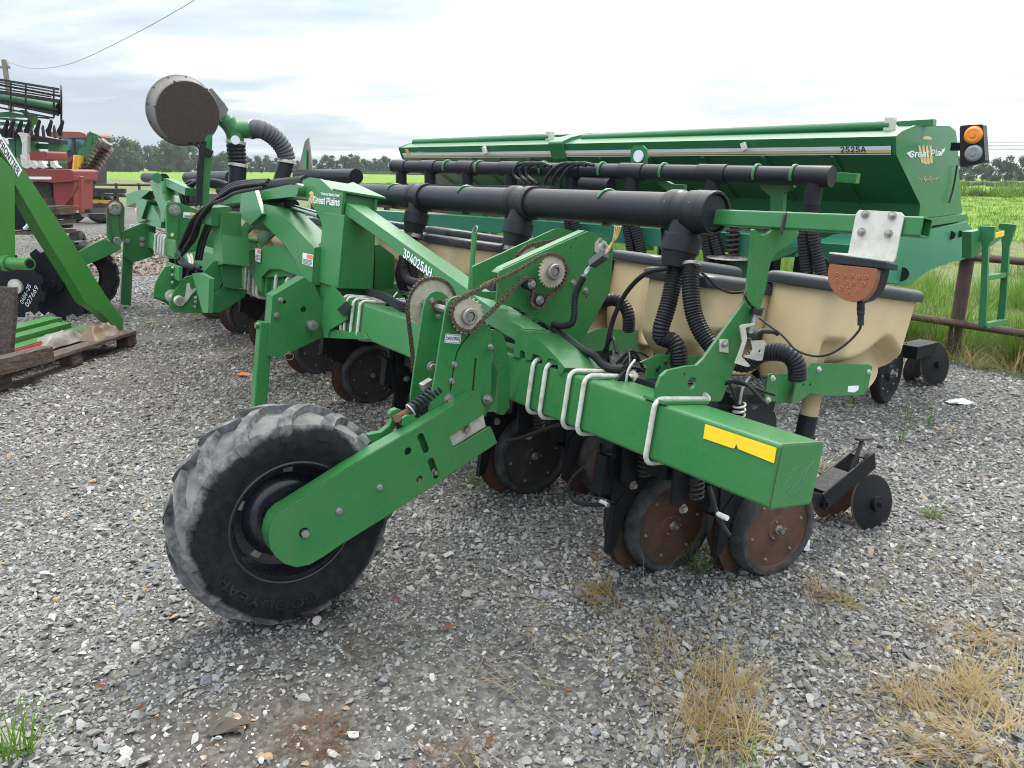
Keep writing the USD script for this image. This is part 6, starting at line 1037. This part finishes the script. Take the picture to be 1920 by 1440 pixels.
def topl(name, m, mat, fr, *a, **k): return top(name, (fr.world(m[0]), m[1]), mat, *a, **k)
topl('plastic_wrap', crumple(.35, .85, -.36, -.18, .142, .09, 18, 1), 'wrap_plastic', LF, 'dirty grey plastic wrap crumpled over the middle of the green bars', 'plastic wrap', smooth=50)
topl('plastic_wrap', crumple(1.0, 1.6, -.66, -.30, .24, .10, 18, 2), 'wrap_plastic', LF, 'grey plastic sheet draped over the bars nearer the left edge', 'plastic wrap', smooth=50)
topl('brown_bag', crumple(.08, .45, -.33, -.05, .141, .10, 18, 3), 'bag_brown', LF, 'crumpled brown bag by the foot of the green strut', 'bag', smooth=50)
# notched discs
def notched(fr, c, r, u, n=10):
    a = np.linspace(0, 2 * np.pi, n * 12, endpoint=False); k = (np.arange(len(a)) % 12); rr = np.where((k > 2) & (k < 9), 1.0, .86) * r; return ext(sg.Polygon(np.stack([c[0] + rr * np.cos(a), c[1] + rr * np.sin(a)], 1)).buffer(.004).buffer(-.004), 'u', u - .008, u)
uD_ = -.55
dh = thing('disc_harrow', LF, 'black notched disc blades with chalk numbers behind the green strut', 'disc harrow')
for k, (x, y, rp, du) in enumerate(((126, 388, 235, 0.), (425, 365, 285, -.18))):
    c3_ = LF.at(*bp((x, y))[0], 'u', uD_ + du); zd = (LF.world(c3_) - EYE) @ C_F; r_ = rp / 4 * zd / FPX
    b_ = part(dh, 'disc_blade', notched(LF, c3_[1:], r_, uD_ + du), 'black_paint'); part(b_, 'disc_hub', cat(cyl(c3_, c3_ + (.03, 0, 0), r_ * .24, 24), hexbolt(c3_ + (.03, 0, 0), (1, 0, 0), r_ * .11, .03)), 'zinc' if k == 0 else 'black_paint')
tl = lambda x, y: LF.at(*bp((x, y))[0], 'u', uD_ + .001)
part(dh, 'chalk_numbers', cat(text_fit('0406-25', tl(172, 522), tl(235, 388), tl(148, 500), .001, False), text_fit('027669', tl(212, 545), tl(290, 400), tl(186, 522), .001, False)), 'white_decal', False)
pass
cr = thing('wood_crate', LF, 'stack of old boards behind the green strut below the red tractor', 'board stack')
for k in range(6):
    y = 436 - 9 * k; q0, q1 = LF.at(26, y, 'u', -1.5), LF.at(128 - 6 * (k % 2), y - 2, 'u', -1.5); part(cr, 'board', obox(q0, q1, .25, .035), 'dark_wood')
rm_ = thing('round_magnet_sign', LF, 'white curved rim strip on a black round part behind the green strut', 'implement part'); q = LF.at(30, 400, 'u', -.9)
part(rm_, 'black_drum', cyl(q, q + (-.2, 0, 0), .16, 28), 'black_paint'); part(rm_, 'white_rim', tube([q + (.01, .165 * math.cos(t), .165 * math.sin(t)) for t in np.linspace(-1.1, 1.1, 14)], .018, 6), 'white_decal')
# ------------------------------------------------------------------ machines further back, in world axes (v = distance)
def wtr(Y, dep, *polys, r=.01): return tr('v', Y, Y, Y + dep, *polys, r=r, frame=WORLD)
WA = lambda c, x, y, Y: WORLD.at(*px(c, (x, y))[0], 'v', Y)
Y1 = 13.0
t1 = thing('red_tractor', WORLD, 'faded red old tractor with its bare engine showing, behind the green strut', 'tractor')
part(t1, 'bonnet', cat(wtr(Y1, .75, ap((150, 795), (180, 786), (520, 792), (548, 800), (552, 880), (400, 890), (160, 870)), r=.03), wtr(Y1 + .05, .6, ap((400, 880), (552, 870), (552, 1100), (430, 1108), (405, 1000)), r=.02)), 'red_paint'); part(t1, 'bonnet_strip', wtr(Y1 - .008, .01, ap((215, 845), (385, 846), (385, 866), (215, 864)), r=0), 'white_decal', False)
part(t1, 'front_guard', cat(wtr(Y1 - .05, .1, ap((590, 840), (608, 845), (612, 1115), (590, 1118)), r=0), wtr(Y1 - .04, .08, ap((540, 1060), (600, 1075), (600, 1095), (540, 1085)), r=0), wtr(Y1 - .04, .06, ap((470, 1050), (590, 890), (596, 905), (480, 1066)), r=0)), 'red_paint')
part(t1, 'engine', cat(wtr(Y1 + .15, .4, ap((180, 880), (400, 890), (410, 1010), (380, 1080), (200, 1080)), r=0), *[cyl(WA('a', x, y, Y1 + .1), WA('a', x, y, Y1 + .2), rr, 14) for x, y, rr in ((350, 960, .08), (300, 985, .06), (400, 1040, .10), (360, 920, .05), (320, 940, .06))]), 'dark_iron'); part(t1, 'engine_block', wtr(Y1 + .12, .1, ap((300, 985), (340, 960), (380, 1000), (400, 1060), (460, 1080), (450, 1110), (380, 1100), (330, 1030)), r=.01), 'red_paint')
part(t1, 'fuel_tank', wtr(Y1 + .3, .6, ap((220, 660), (240, 655), (345, 655), (352, 670), (350, 720), (225, 725)), r=.02), 'red_paint')
part(t1, 'front_axle', wtr(Y1 + .3, .2, ap((300, 1120), (600, 1120), (620, 1150), (300, 1150)), r=0), 'dark_iron')
for x in (390, 560): q = WA('a', x, 1170, Y1 + .25); q[2] = .24; part(t1, 'front_tyre', revolve([(.12, .09), (.2, .1), (.24, .07), (.24, -.07), (.2, -.1), (.12, -.09)], q, (1, .3, 0), 28), 'rubber')
Y2 = 22.0
t2 = thing('cab_tractor', WORLD, 'red cab tractor with tinted windows and big rear tyre, far left', 'tractor')
part(t2, 'cab_roof', wtr(Y2, 1.5, ap((370, 520), (400, 504), (600, 510), (640, 525), (652, 552), (445, 556), (372, 545)), r=.03), 'faded_red')
for pts in (((438, 556), (450, 556), (452, 700), (440, 760)), ((535, 556), (555, 556), (560, 690), (545, 690)), ((636, 552), (648, 552), (640, 620), (628, 660))): part(t2, 'cab_pillar', wtr(Y2 + .02, .08, ap(*pts), r=0), 'dark_iron')
part(t2, 'cab_window', wtr(Y2 + .04, .02, ap((450, 556), (535, 556), (545, 690), (480, 760), (448, 760)), r=0), 'glass', False); part(t2, 'cab_window', wtr(Y2 + .04, .02, ap((555, 556), (636, 552), (628, 660), (590, 700), (560, 690)), r=0), 'glass', False)
part(t2, 'cab_window', wtr(Y2 + .4, .02, ap((220, 595), (300, 595), (300, 655), (225, 660)), r=0), 'glass', False); part(t2, 'seat', wtr(Y2 + .5, .3, ap((495, 640), (545, 650), (550, 700), (490, 740)), r=.02), 'dark_iron')
part(t2, 'rear_window', wtr(Y2 + 1.45, .02, ap((450, 556), (636, 556), (628, 700), (450, 720)), r=0), 'glass', False)
part(t2, 'fender', cat(wtr(Y2 - .1, .5, ap((455, 790), (480, 730), (540, 685), (600, 672), (700, 690), (720, 700), (700, 712), (600, 700), (545, 715), (500, 750), (480, 795)), r=0)), 'red_paint')
q = WA('a', 735, 860, Y2 + .15); zr = (q - EYE) @ C_F; r_ = 118 / 4 * zr / FPX; q[2] = r_ * 1.0
rt = part(t2, 'rear_tyre', revolve([(r_ * .62, .22), (r_ * .78, .26), (r_ * .93, .24), (r_, .15), (r_, -.15), (r_ * .93, -.24), (r_ * .62, -.22)], q, (.25, -1, 0), 48), 'rubber'); part(rt, 'rear_rim', revolve([(r_ * .64, .20), (r_ * .55, .12), (.12, .05), (0, .05)], q, (.25, -1, 0), 32), 'fan_grey')
q = WA('a', 510, 850, Y2 + .3); q[2] = r_ * .8; part(t2, 'rear_tyre', revolve([(r_ * .5, .22), (r_ * .7, .26), (r_ * .8, .15), (r_ * .8, -.15), (r_ * .7, -.26), (r_ * .5, -.22)], q, (.4, -1, 0), 36), 'rubber'); part(t2, 'tractor_body', wtr(Y2 + .6, .6, ap((460, 760), (720, 740), (720, 900), (460, 900)), r=0), 'dark_iron')
Y3 = 19.0
au = thing('grain_auger', WORLD, 'green auger post with yellow cylinders and a rusty spiral screw leaning on it', 'auger')
part(au, 'auger_post', cat(wtr(Y3, .16, ap((640, 600), (655, 520), (680, 505), (705, 530), (690, 590), (655, 720), (630, 860), (595, 870)), r=0), wtr(Y3 + .02, .14, ap((575, 700), (590, 640), (640, 610), (640, 690), (600, 740)), r=0)), 'drill_green')
part(au, 'auger_arm', cat(wtr(Y3, .12, ap((690, 560), (735, 545), (830, 556), (832, 574), (790, 572), (700, 600)), r=0), tube([WA('a', 670, 510, Y3), WA('a', 720, 530, Y3), WA('a', 770, 555, Y3)], .02, 6)), 'drill_green')
for x in (565, 595): part(au, 'lift_cylinder', cyl(WA('a', x, 840, Y3 - .05), WA('a', x + 12, 690, Y3 - .05), .075, 14), 'yellow_paint')
A0, A1 = WA('a', 800, 590, Y3 - .1), WA('a', 590, 910, Y3 - .1); nA = 42; tA = np.linspace(0, 1, nA * 14); axA = (A1 - A0) / np.linalg.norm(A1 - A0); xA, yA, _ = basis(axA); rA = .20
an = tA * nA / 3.2 * 2 * np.pi; inner = A0 + tA[:, None] * (A1 - A0) + .04 * (np.cos(an)[:, None] * xA + np.sin(an)[:, None] * yA); outer = A0 + tA[:, None] * (A1 - A0) + rA * (np.cos(an)[:, None] * xA + np.sin(an)[:, None] * yA)
Vs = np.stack([inner, outer], 1).reshape(-1, 3); k = np.arange(len(tA) - 1) * 2; part(au, 'auger_screw', cat((Vs, np.vstack([np.stack([k, k + 1, k + 3], 1), np.stack([k, k + 3, k + 2], 1)])), cyl(A0, A1, .06, 12)), 'rust', False)
part(au, 'auger_tube', cyl(A0 - (A1 - A0) * .02, A0 + (A1 - A0) * .10, .13, 18), 'fan_grey')
# combine header with its reel
Y4 = 16.0
hd = thing('header_reel', WORLD, 'black slatted reel above green combine header frame at the left edge', 'combine header')
for x0, y0, x1, y1, w_ in ((-40, 112, 440, 190, .045), (-40, 130, 440, 215, .03), (-40, 150, 445, 240, .04), (-40, 178, 380, 245, .03), (-40, 255, 440, 345, .03), (-40, 280, 440, 380, .05), (-40, 320, 400, 405, .03), (120, 385, 370, 408, .03), (-40, 205, 445, 280, .07), (-40, 215, 450, 300, .05), (-40, 270, 430, 350, .04)):
    part(hd, 'reel_bar', obox(WA('a', x0, y0, Y4 + .4 * math.sin(y0)), WA('a', x1, y1, Y4 + .4 * math.sin(y0)), .05, w_), 'dark_iron')
part(hd, 'reel_tube', cyl(WA('a', -40, 245, Y4), WA('a', 440, 335, Y4), .11, 18), 'drill_green'); part(hd, 'reel_arm', cat(wtr(Y4 - .1, .2, ap((-30, 365), (60, 358), (200, 385), (215, 400), (150, 400), (-30, 395)), r=0), wtr(Y4 - .1, .2, ap((205, 385), (240, 380), (236, 450), (205, 455)), r=0), wtr(Y4 - .1, .12, ap((145, 345), (175, 345), (215, 380), (190, 390)), r=0)), 'drill_green')
for x in (186, 396, 74): part(hd, 'reel_spider', cat(wtr(Y4 - .2, .03, ap((x, 130 + x * .14), (x + 8, 130 + x * .14), (x + 8, 350 + x * .14), (x, 350 + x * .14)), r=0)), 'dark_iron')
q = WA('a', 452, 300, Y4); part(hd, 'reel_end', revolve([(0, .03), (.34, .03), (.36, 0), (0, 0)], q, (.86, .5, -.12), 28), 'black_paint')
part(hd, 'header_beam', wtr(Y4 - .4, .25, ap((-30, 480), (0, 495), (130, 510), (300, 545), (455, 570), (450, 602), (300, 585), (-30, 540)), r=0), 'dark_iron')
for k, x in enumerate((25, 70, 130, 190, 265, 355, 440)):
    part(hd, 'crop_finger', wtr(Y4 - .5, .06, ap((x, 540), (x - 16, 500), (x + 2, 470), (x + 22, 415), (x + 30, 432), (x + 18, 490), (x + 14, 545)), r=0), 'black_paint')
    part(hd, 'crop_finger', wtr(Y4 - .48, .05, ap((x - 38, 555), (x - 46, 480), (x - 38, 458), (x - 30, 500), (x - 24, 555)), r=0), 'dark_iron')
for pts in (((60, 560), (110, 560), (112, 700), (80, 650)), ((115, 545), (155, 550), (160, 720), (120, 690)), ((362, 590), (440, 600), (440, 785), (360, 780)), ((200, 570), (222, 575), (222, 760), (204, 740))): part(hd, 'header_panel', wtr(Y4 - .3, .3, ap(*pts), r=0), 'drill_green')
for pts in (((-30, 430), (210, 452), (210, 480), (-30, 458)), ((-30, 398), (205, 420), (205, 436), (-30, 414)), ((230, 590), (360, 600), (360, 640), (230, 632)), ((0, 620), (130, 640), (130, 670), (0, 650))): part(hd, 'frame_rail', wtr(Y4 - .05, .2, ap(*pts), r=0), 'drill_green')
part(hd, 'worn_shield', wtr(Y4 - .6, .1, ap((130, 520), (140, 512), (190, 518), (205, 540), (205, 690), (212, 745), (180, 758), (160, 740), (165, 600), (150, 540)), r=0), 'zinc')
for x in (165, 225, 290, 380): part(hd, 'divider_point', wtr(Y4 - .9, .12, ap((x - 15, 680), (x + 10, 705), (x + 40, 760), (x + 60, 775), (x + 30, 785), (x, 770)), r=0), 'zinc')
part(hd, 'cutter_bar', wtr(Y4 - .8, .3, ap((130, 765), (440, 745), (445, 790), (130, 792)), r=0), 'dark_iron'); part(hd, 'header_leg', wtr(Y4 - .1, .2, ap((0, 600), (40, 600), (40, 1100), (0, 1100)), r=0), 'drill_green')
pc = [(-2.6, 8.8)]
# black folded frame beyond the tractor
Y5 = 16.5
bf = thing('black_bar_frame', WORLD, 'low black steel frame with orange strip beside the red tractor', 'implement')
part(bf, 'frame_bar', obox(WA('a', 580, 945, Y5), WA('a', 940, 952, Y5), .1, .09), 'dark_iron'); part(bf, 'frame_bar', obox(WA('a', 600, 985, Y5 - .1), WA('a', 930, 980, Y5 - .1), .1, .05), 'dark_iron'); part(bf, 'orange_strip', obox(WA('a', 620, 1025, Y5 - .1), WA('a', 880, 1035, Y5 - .1), .04, .06), 'yellow_paint')
for x in (620, 735, 850): part(bf, 'frame_leg', wtr(Y5, .1, ap((x, 950), (x + 24, 950), (x + 24, 1070), (x, 1070)), r=0), 'dark_iron')
part(bf, 'skid', obox(WA('a', 610, 1055, Y5), WA('a', 800, 1062, Y5), .3, .08), 'dark_iron'); part(bf, 'skid', cat(obox((WA('a', 540, 1130, Y5 - 2)), WA('a', 800, 1135, Y5 - 2), .15, .06)), 'dark_iron')
# heap of brown gravel
pc_ = WORLD.at(285, 500, 'w', 0); gx, gy = pc_[0] - .3, pc_[1] + .4
n = 40; g = np.stack(np.meshgrid(np.linspace(-1, 1, n), np.linspace(-1, 1, n), indexing='ij'), -1); rr = np.hypot(g[..., 0], g[..., 1]); hz = .62 * np.clip(1 - rr, 0, 1) ** .9 + .05 * (meshkit.fbm(np.concatenate([g * 5, g[..., :1] * 0], -1), 4, 3) - .5) * (rr < .98) - .02 * (rr >= .98)
P = np.stack([gx + g[..., 0] * 1.7, gy + g[..., 1] * 1.5, hz], -1).reshape(-1, 3); i = (np.arange(n - 1)[:, None] * n + np.arange(n - 1)).ravel()
paint('heap_gravel', (.20, .155, .12), (.34, .28, .225), .9, 0, 0, 1.0, 30)
heap = top('gravel_heap', (P, np.vstack([np.stack([i, i + n, i + n + 1], 1), np.stack([i, i + n + 1, i + 1], 1)])), 'heap_gravel', 'brownish heap of loose gravel behind the far parking stand', 'gravel heap', smooth=True)
hs = UsdGeom.PointInstancer.Define(stage, heap + '/gravel'); tag(hs.GetPrim(), kind='stuff'); tg = []
rs = np.random.default_rng(12)
for k in range(4): grey_ = ((.16, .12, .095), (.26, .21, .17), (.36, .30, .25), (.13, .105, .09))[k]; paint(f'heap_stone_{k}', grey_, tuple(c * 1.3 for c in grey_), .8, 0, 0, 1., 60); tg.append(usdkit.mesh(stage, f'{heap}/gravel/protos/stone_{k}', stone_mesh(rs), MAT[f'heap_stone_{k}'], False).GetPath())
hs.CreatePrototypesRel().SetTargets(tg); m = 9000; a = rs.uniform(-1, 1, (m, 2)); ii = np.clip(((a + 1) / 2 * (n - 1)).round().astype(int), 0, n - 1); zq = hz[ii[:, 0], ii[:, 1]]; ok = np.hypot(*a.T) < 1.05
hs.CreatePositionsAttr(Vt.Vec3fArray.FromNumpy(np.stack([gx + a[:, 0] * 1.7, gy + a[:, 1] * 1.5, np.maximum(zq, 0) + .01], 1)[ok].astype(np.float32))); k = int(ok.sum()); hs.CreateScalesAttr(Vt.Vec3fArray.FromNumpy(np.repeat(rs.uniform(.03, .075, (k, 1)), 3, 1).astype(np.float32)))
qq = rs.normal(size=(k, 4)); qq /= np.linalg.norm(qq, axis=1, keepdims=True); hs.CreateOrientationsAttr(Vt.QuathArray([Gf.Quath(*map(float, r)) for r in qq])); hs.CreateProtoIndicesAttr(Vt.IntArray.FromNumpy(rs.integers(0, 4, k).astype(np.int32)))
# ------------------------------------------------------------------ dry grass, weeds and litter on the gravel
rs = np.random.default_rng(77)
def clump(x, y, m, mat, name, label, cat_, group=None):
    q = WORLD.at(x, y, 'w', 0); return top(name, move(m, q[0], q[1], .004), mat, label, cat_, group, smooth=False)
def tangle(n, L, w, R, k=8, lean=1.0, droop=.8):
    out = []
    for i in range(k):
        a, r = rs.uniform(0, 6.28), R * math.sqrt(rs.uniform(0, 1)); le = lean * rs.uniform(.65, 1.25)
        out.append(move(blades(rs, max(4, n // k), R * .28, L * rs.uniform(.6, 1.15), w, le, droop, 6, bias=rs.uniform(0, 6.28)), r * math.cos(a), r * math.sin(a)))
    return cat(*out)
def fan(n, L, w, spread=.06, lean=.8, droop=.8, **k): return blades(rs, n, spread, L, w, lean, droop, 5, **k)
clump(1345, 1330, cat(tangle(420, .20, .0034, .15, 15, 1.0, .9), tangle(60, .34, .0026, .18, 12, .5, .4)), 'blade_dry', 'grass_clump', 'large tangled straw-coloured grass clump in the foreground right of centre', 'grass clump')
clump(1330, 1470, cat(fan(60, .34, .0022, .20, .35, .4)), 'blade_dry', 'grass_clump', 'thin upright straw stems at the bottom edge right of centre', 'grass clump')
clump(1390, 1475, cat(fan(22, .26, .003, .10, .4, .5)), 'blade_green', 'grass_clump', 'a few green blades at the bottom edge right of centre', 'grass clump')
clump(1270, 1240, cat(fan(70, .17, .003, .10, 1.2, .6)), 'blade_dry', 'grass_clump', 'loose dry wisps just above the tangled clump right of centre', 'grass clump')
clump(1810, 1350, cat(tangle(480, .24, .0034, .20, 16, 1.15, .8), tangle(60, .32, .0026, .2, 12, .7, .5)), 'blade_dry', 'grass_clump', 'large flattened straw-coloured clump in the lower right corner', 'grass clump')
clump(1118, 1112, tangle(120, .18, .0034, .07, 8, 1.15, .7), 'blade_dry', 'grass_clump', 'spidery dry clump left of the rusty gauge wheel', 'grass clump')
clump(1555, 1118, tangle(130, .14, .0034, .09, 9, 1.2, .8), 'blade_dry', 'grass_clump', 'dry brown clump on the gravel right of the second gauge wheel', 'grass clump')
clump(1850, 1225, tangle(150, .20, .0034, .16, 9, 1.15, .8), 'blade_dry', 'grass_clump', 'straw clump at the right edge above the corner clump', 'grass clump')
clump(1748, 968, fan(70, .12, .003, .04, .9, .8), 'blade_mixed', 'grass_clump', 'small yellowing clump to the right of the closing wheel', 'grass clump')
clump(1540, 880, fan(60, .12, .003, .05, .9, .8), 'blade_dry', 'grass_clump', 'dry tuft beside the end of the big green beam', 'grass clump')
clump(890, 905, fan(80, .13, .003, .05, .9, .8), 'blade_mixed', 'grass_clump', 'yellow-green tuft below the wheel arm', 'grass clump')
clump(600, 1385, cat(fan(140, .12, .0018, .07, 1.2, .5)), 'blade_brown', 'needle_heap', 'reddish brown patch of dead needles near the bottom edge', 'dead needles')
clump(830, 1440, fan(80, .14, .002, .08, 1.0, .7), 'blade_brown', 'grass_clump', 'brown dry clump at the bottom edge below the tyre', 'grass clump')
clump(35, 1420, cat(fan(50, .20, .005, .04, .35, .6)), 'blade_green', 'grass_clump', 'green blades of grass in the lower left corner', 'grass clump')
clump(1310, 1075, fan(60, .20, .003, .03, .6, .6), 'blade_mixed', 'grass_clump', 'grass growing between the two front gauge wheels', 'grass clump')
clump(520, 600, fan(80, .14, .004, .2, .8, .8), 'blade_dry', 'grass_clump', 'pale dry patch under the hitch', 'grass clump')
clump(330, 605, fan(90, .16, .005, .3, .9, .8), 'blade_dry', 'grass_clump', 'dry grass scattered ahead of the pallet', 'grass clump')
clump(760, 1052 - 330, cat(fan(40, .22, .02, .08, .5, .9)), 'blade_green', 'leafy_weed', 'leafy green weed growing through the middle row unit', 'weed')
for x, y, t in ((1600, 760, 'beside the drill wheel'), (1700, 790, 'left of the white scrap'), (1745, 800, 'right of the drill row unit'), (1690, 830, 'in front of the drill wheel')): clump(x, y, fan(14, .16, .004, .02, .2, .4), 'blade_green', 'weed_sprout', 'thin green sprout ' + t, 'weed')
for k in range(60):
    x, y = rs.uniform(880, 1900), rs.uniform(1060, 1430); clump(x, y, blades(rs, int(rs.integers(3, 9)), .06, .26, .0022, .5 if k % 3 == 0 else 1.3, .5, 6, flat=0 if k % 3 == 0 else .8), 'blade_dry', 'straw', 'loose straw stalks scattered over the gravel on the right', 'straw', 'loose straw on the gravel')
for k in range(16):
    x, y = rs.uniform(20, 1900), rs.uniform(860, 1420); q = WORLD.at(x, y, 'w', 0); L = rs.uniform(.025, .055); a = rs.uniform(0, 6.28); d_ = np.array([math.cos(a), math.sin(a), 0]); s_ = np.array([-d_[1], d_[0], 0]); c = np.array([q[0], q[1], .014])
    P = np.array([c - d_ * L / 2, c - s_ * L * .22 + (0, 0, .006), c + d_ * L / 2 + (0, 0, .012), c + s_ * L * .22 + (0, 0, .006), c + (0, 0, -.001)]); top('dead_leaf', (P, np.array([(0, 1, 4), (1, 2, 4), (2, 3, 4), (3, 0, 4)])), 'leaf_red' if k % 2 else 'blade_brown', 'small curled brown leaf lying on the gravel', 'leaf', 'dead leaves on the gravel', smooth=False)
q = WORLD.at(457, 706, 'w', 0); top('orange_scrap', (np.array([(q[0] - .05, q[1] - .02, .02), (q[0] + .05, q[1] - .03, .014), (q[0] + .06, q[1] + .01, .02), (q[0] - .02, q[1] + .03, .03), (q[0], q[1], .032)]), np.array([(0, 1, 4), (1, 2, 4), (2, 3, 4), (3, 0, 4)])), 'orange_decal', 'bright orange scrap of plastic on the gravel left of the parking stand', 'plastic scrap', smooth=False)
q = WORLD.at(1800, 758, 'w', 0); top('white_scrap', move(crumple(0, .16, 0, .07, 0, .03, 8, 6), q[0] - .08, q[1] - .03, .012), 'white_plastic', 'crumpled white scrap on the gravel in front of the fence', 'scrap')
q = WORLD.at(1494, 1030, 'w', 0); top('white_scrap', move(crumple(0, .09, 0, .05, 0, .05, 8, 8), q[0] - .04, q[1] - .02, .01), 'white_plastic', 'white scrap half hidden behind the second gauge wheel', 'scrap')
q = WORLD.at(428, 1368, 'w', 0); top('bark_piece', move(crumple(0, .10, 0, .05, 0, .012, 5, 7), q[0] - .05, q[1] - .025, .012), 'bark', 'flat dark piece of bark near the bottom edge', 'bark piece')
q = WORLD.at(15, 1400, 'w', 0); top('paper_scrap', move(crumple(0, .11, 0, .06, 0, .02, 8, 9), q[0] - .05, q[1] - .02, .015), 'wrap_plastic', 'pale paper scrap under the grass in the lower left corner', 'paper scrap')
# ------------------------------------------------------------------ damp air over the fields
MAT['haze'] = usdkit.material(stage, '/World/Looks/haze', {'v': ('principled_volume', {'color': (.80, .86, .93), 'density': .00022, 'anisotropy': .25})}, [], volume='v.volume')
top('haze', box((-560, -110, -1.2), (620, 620, 24)), 'haze', kind='stuff', smooth=False)
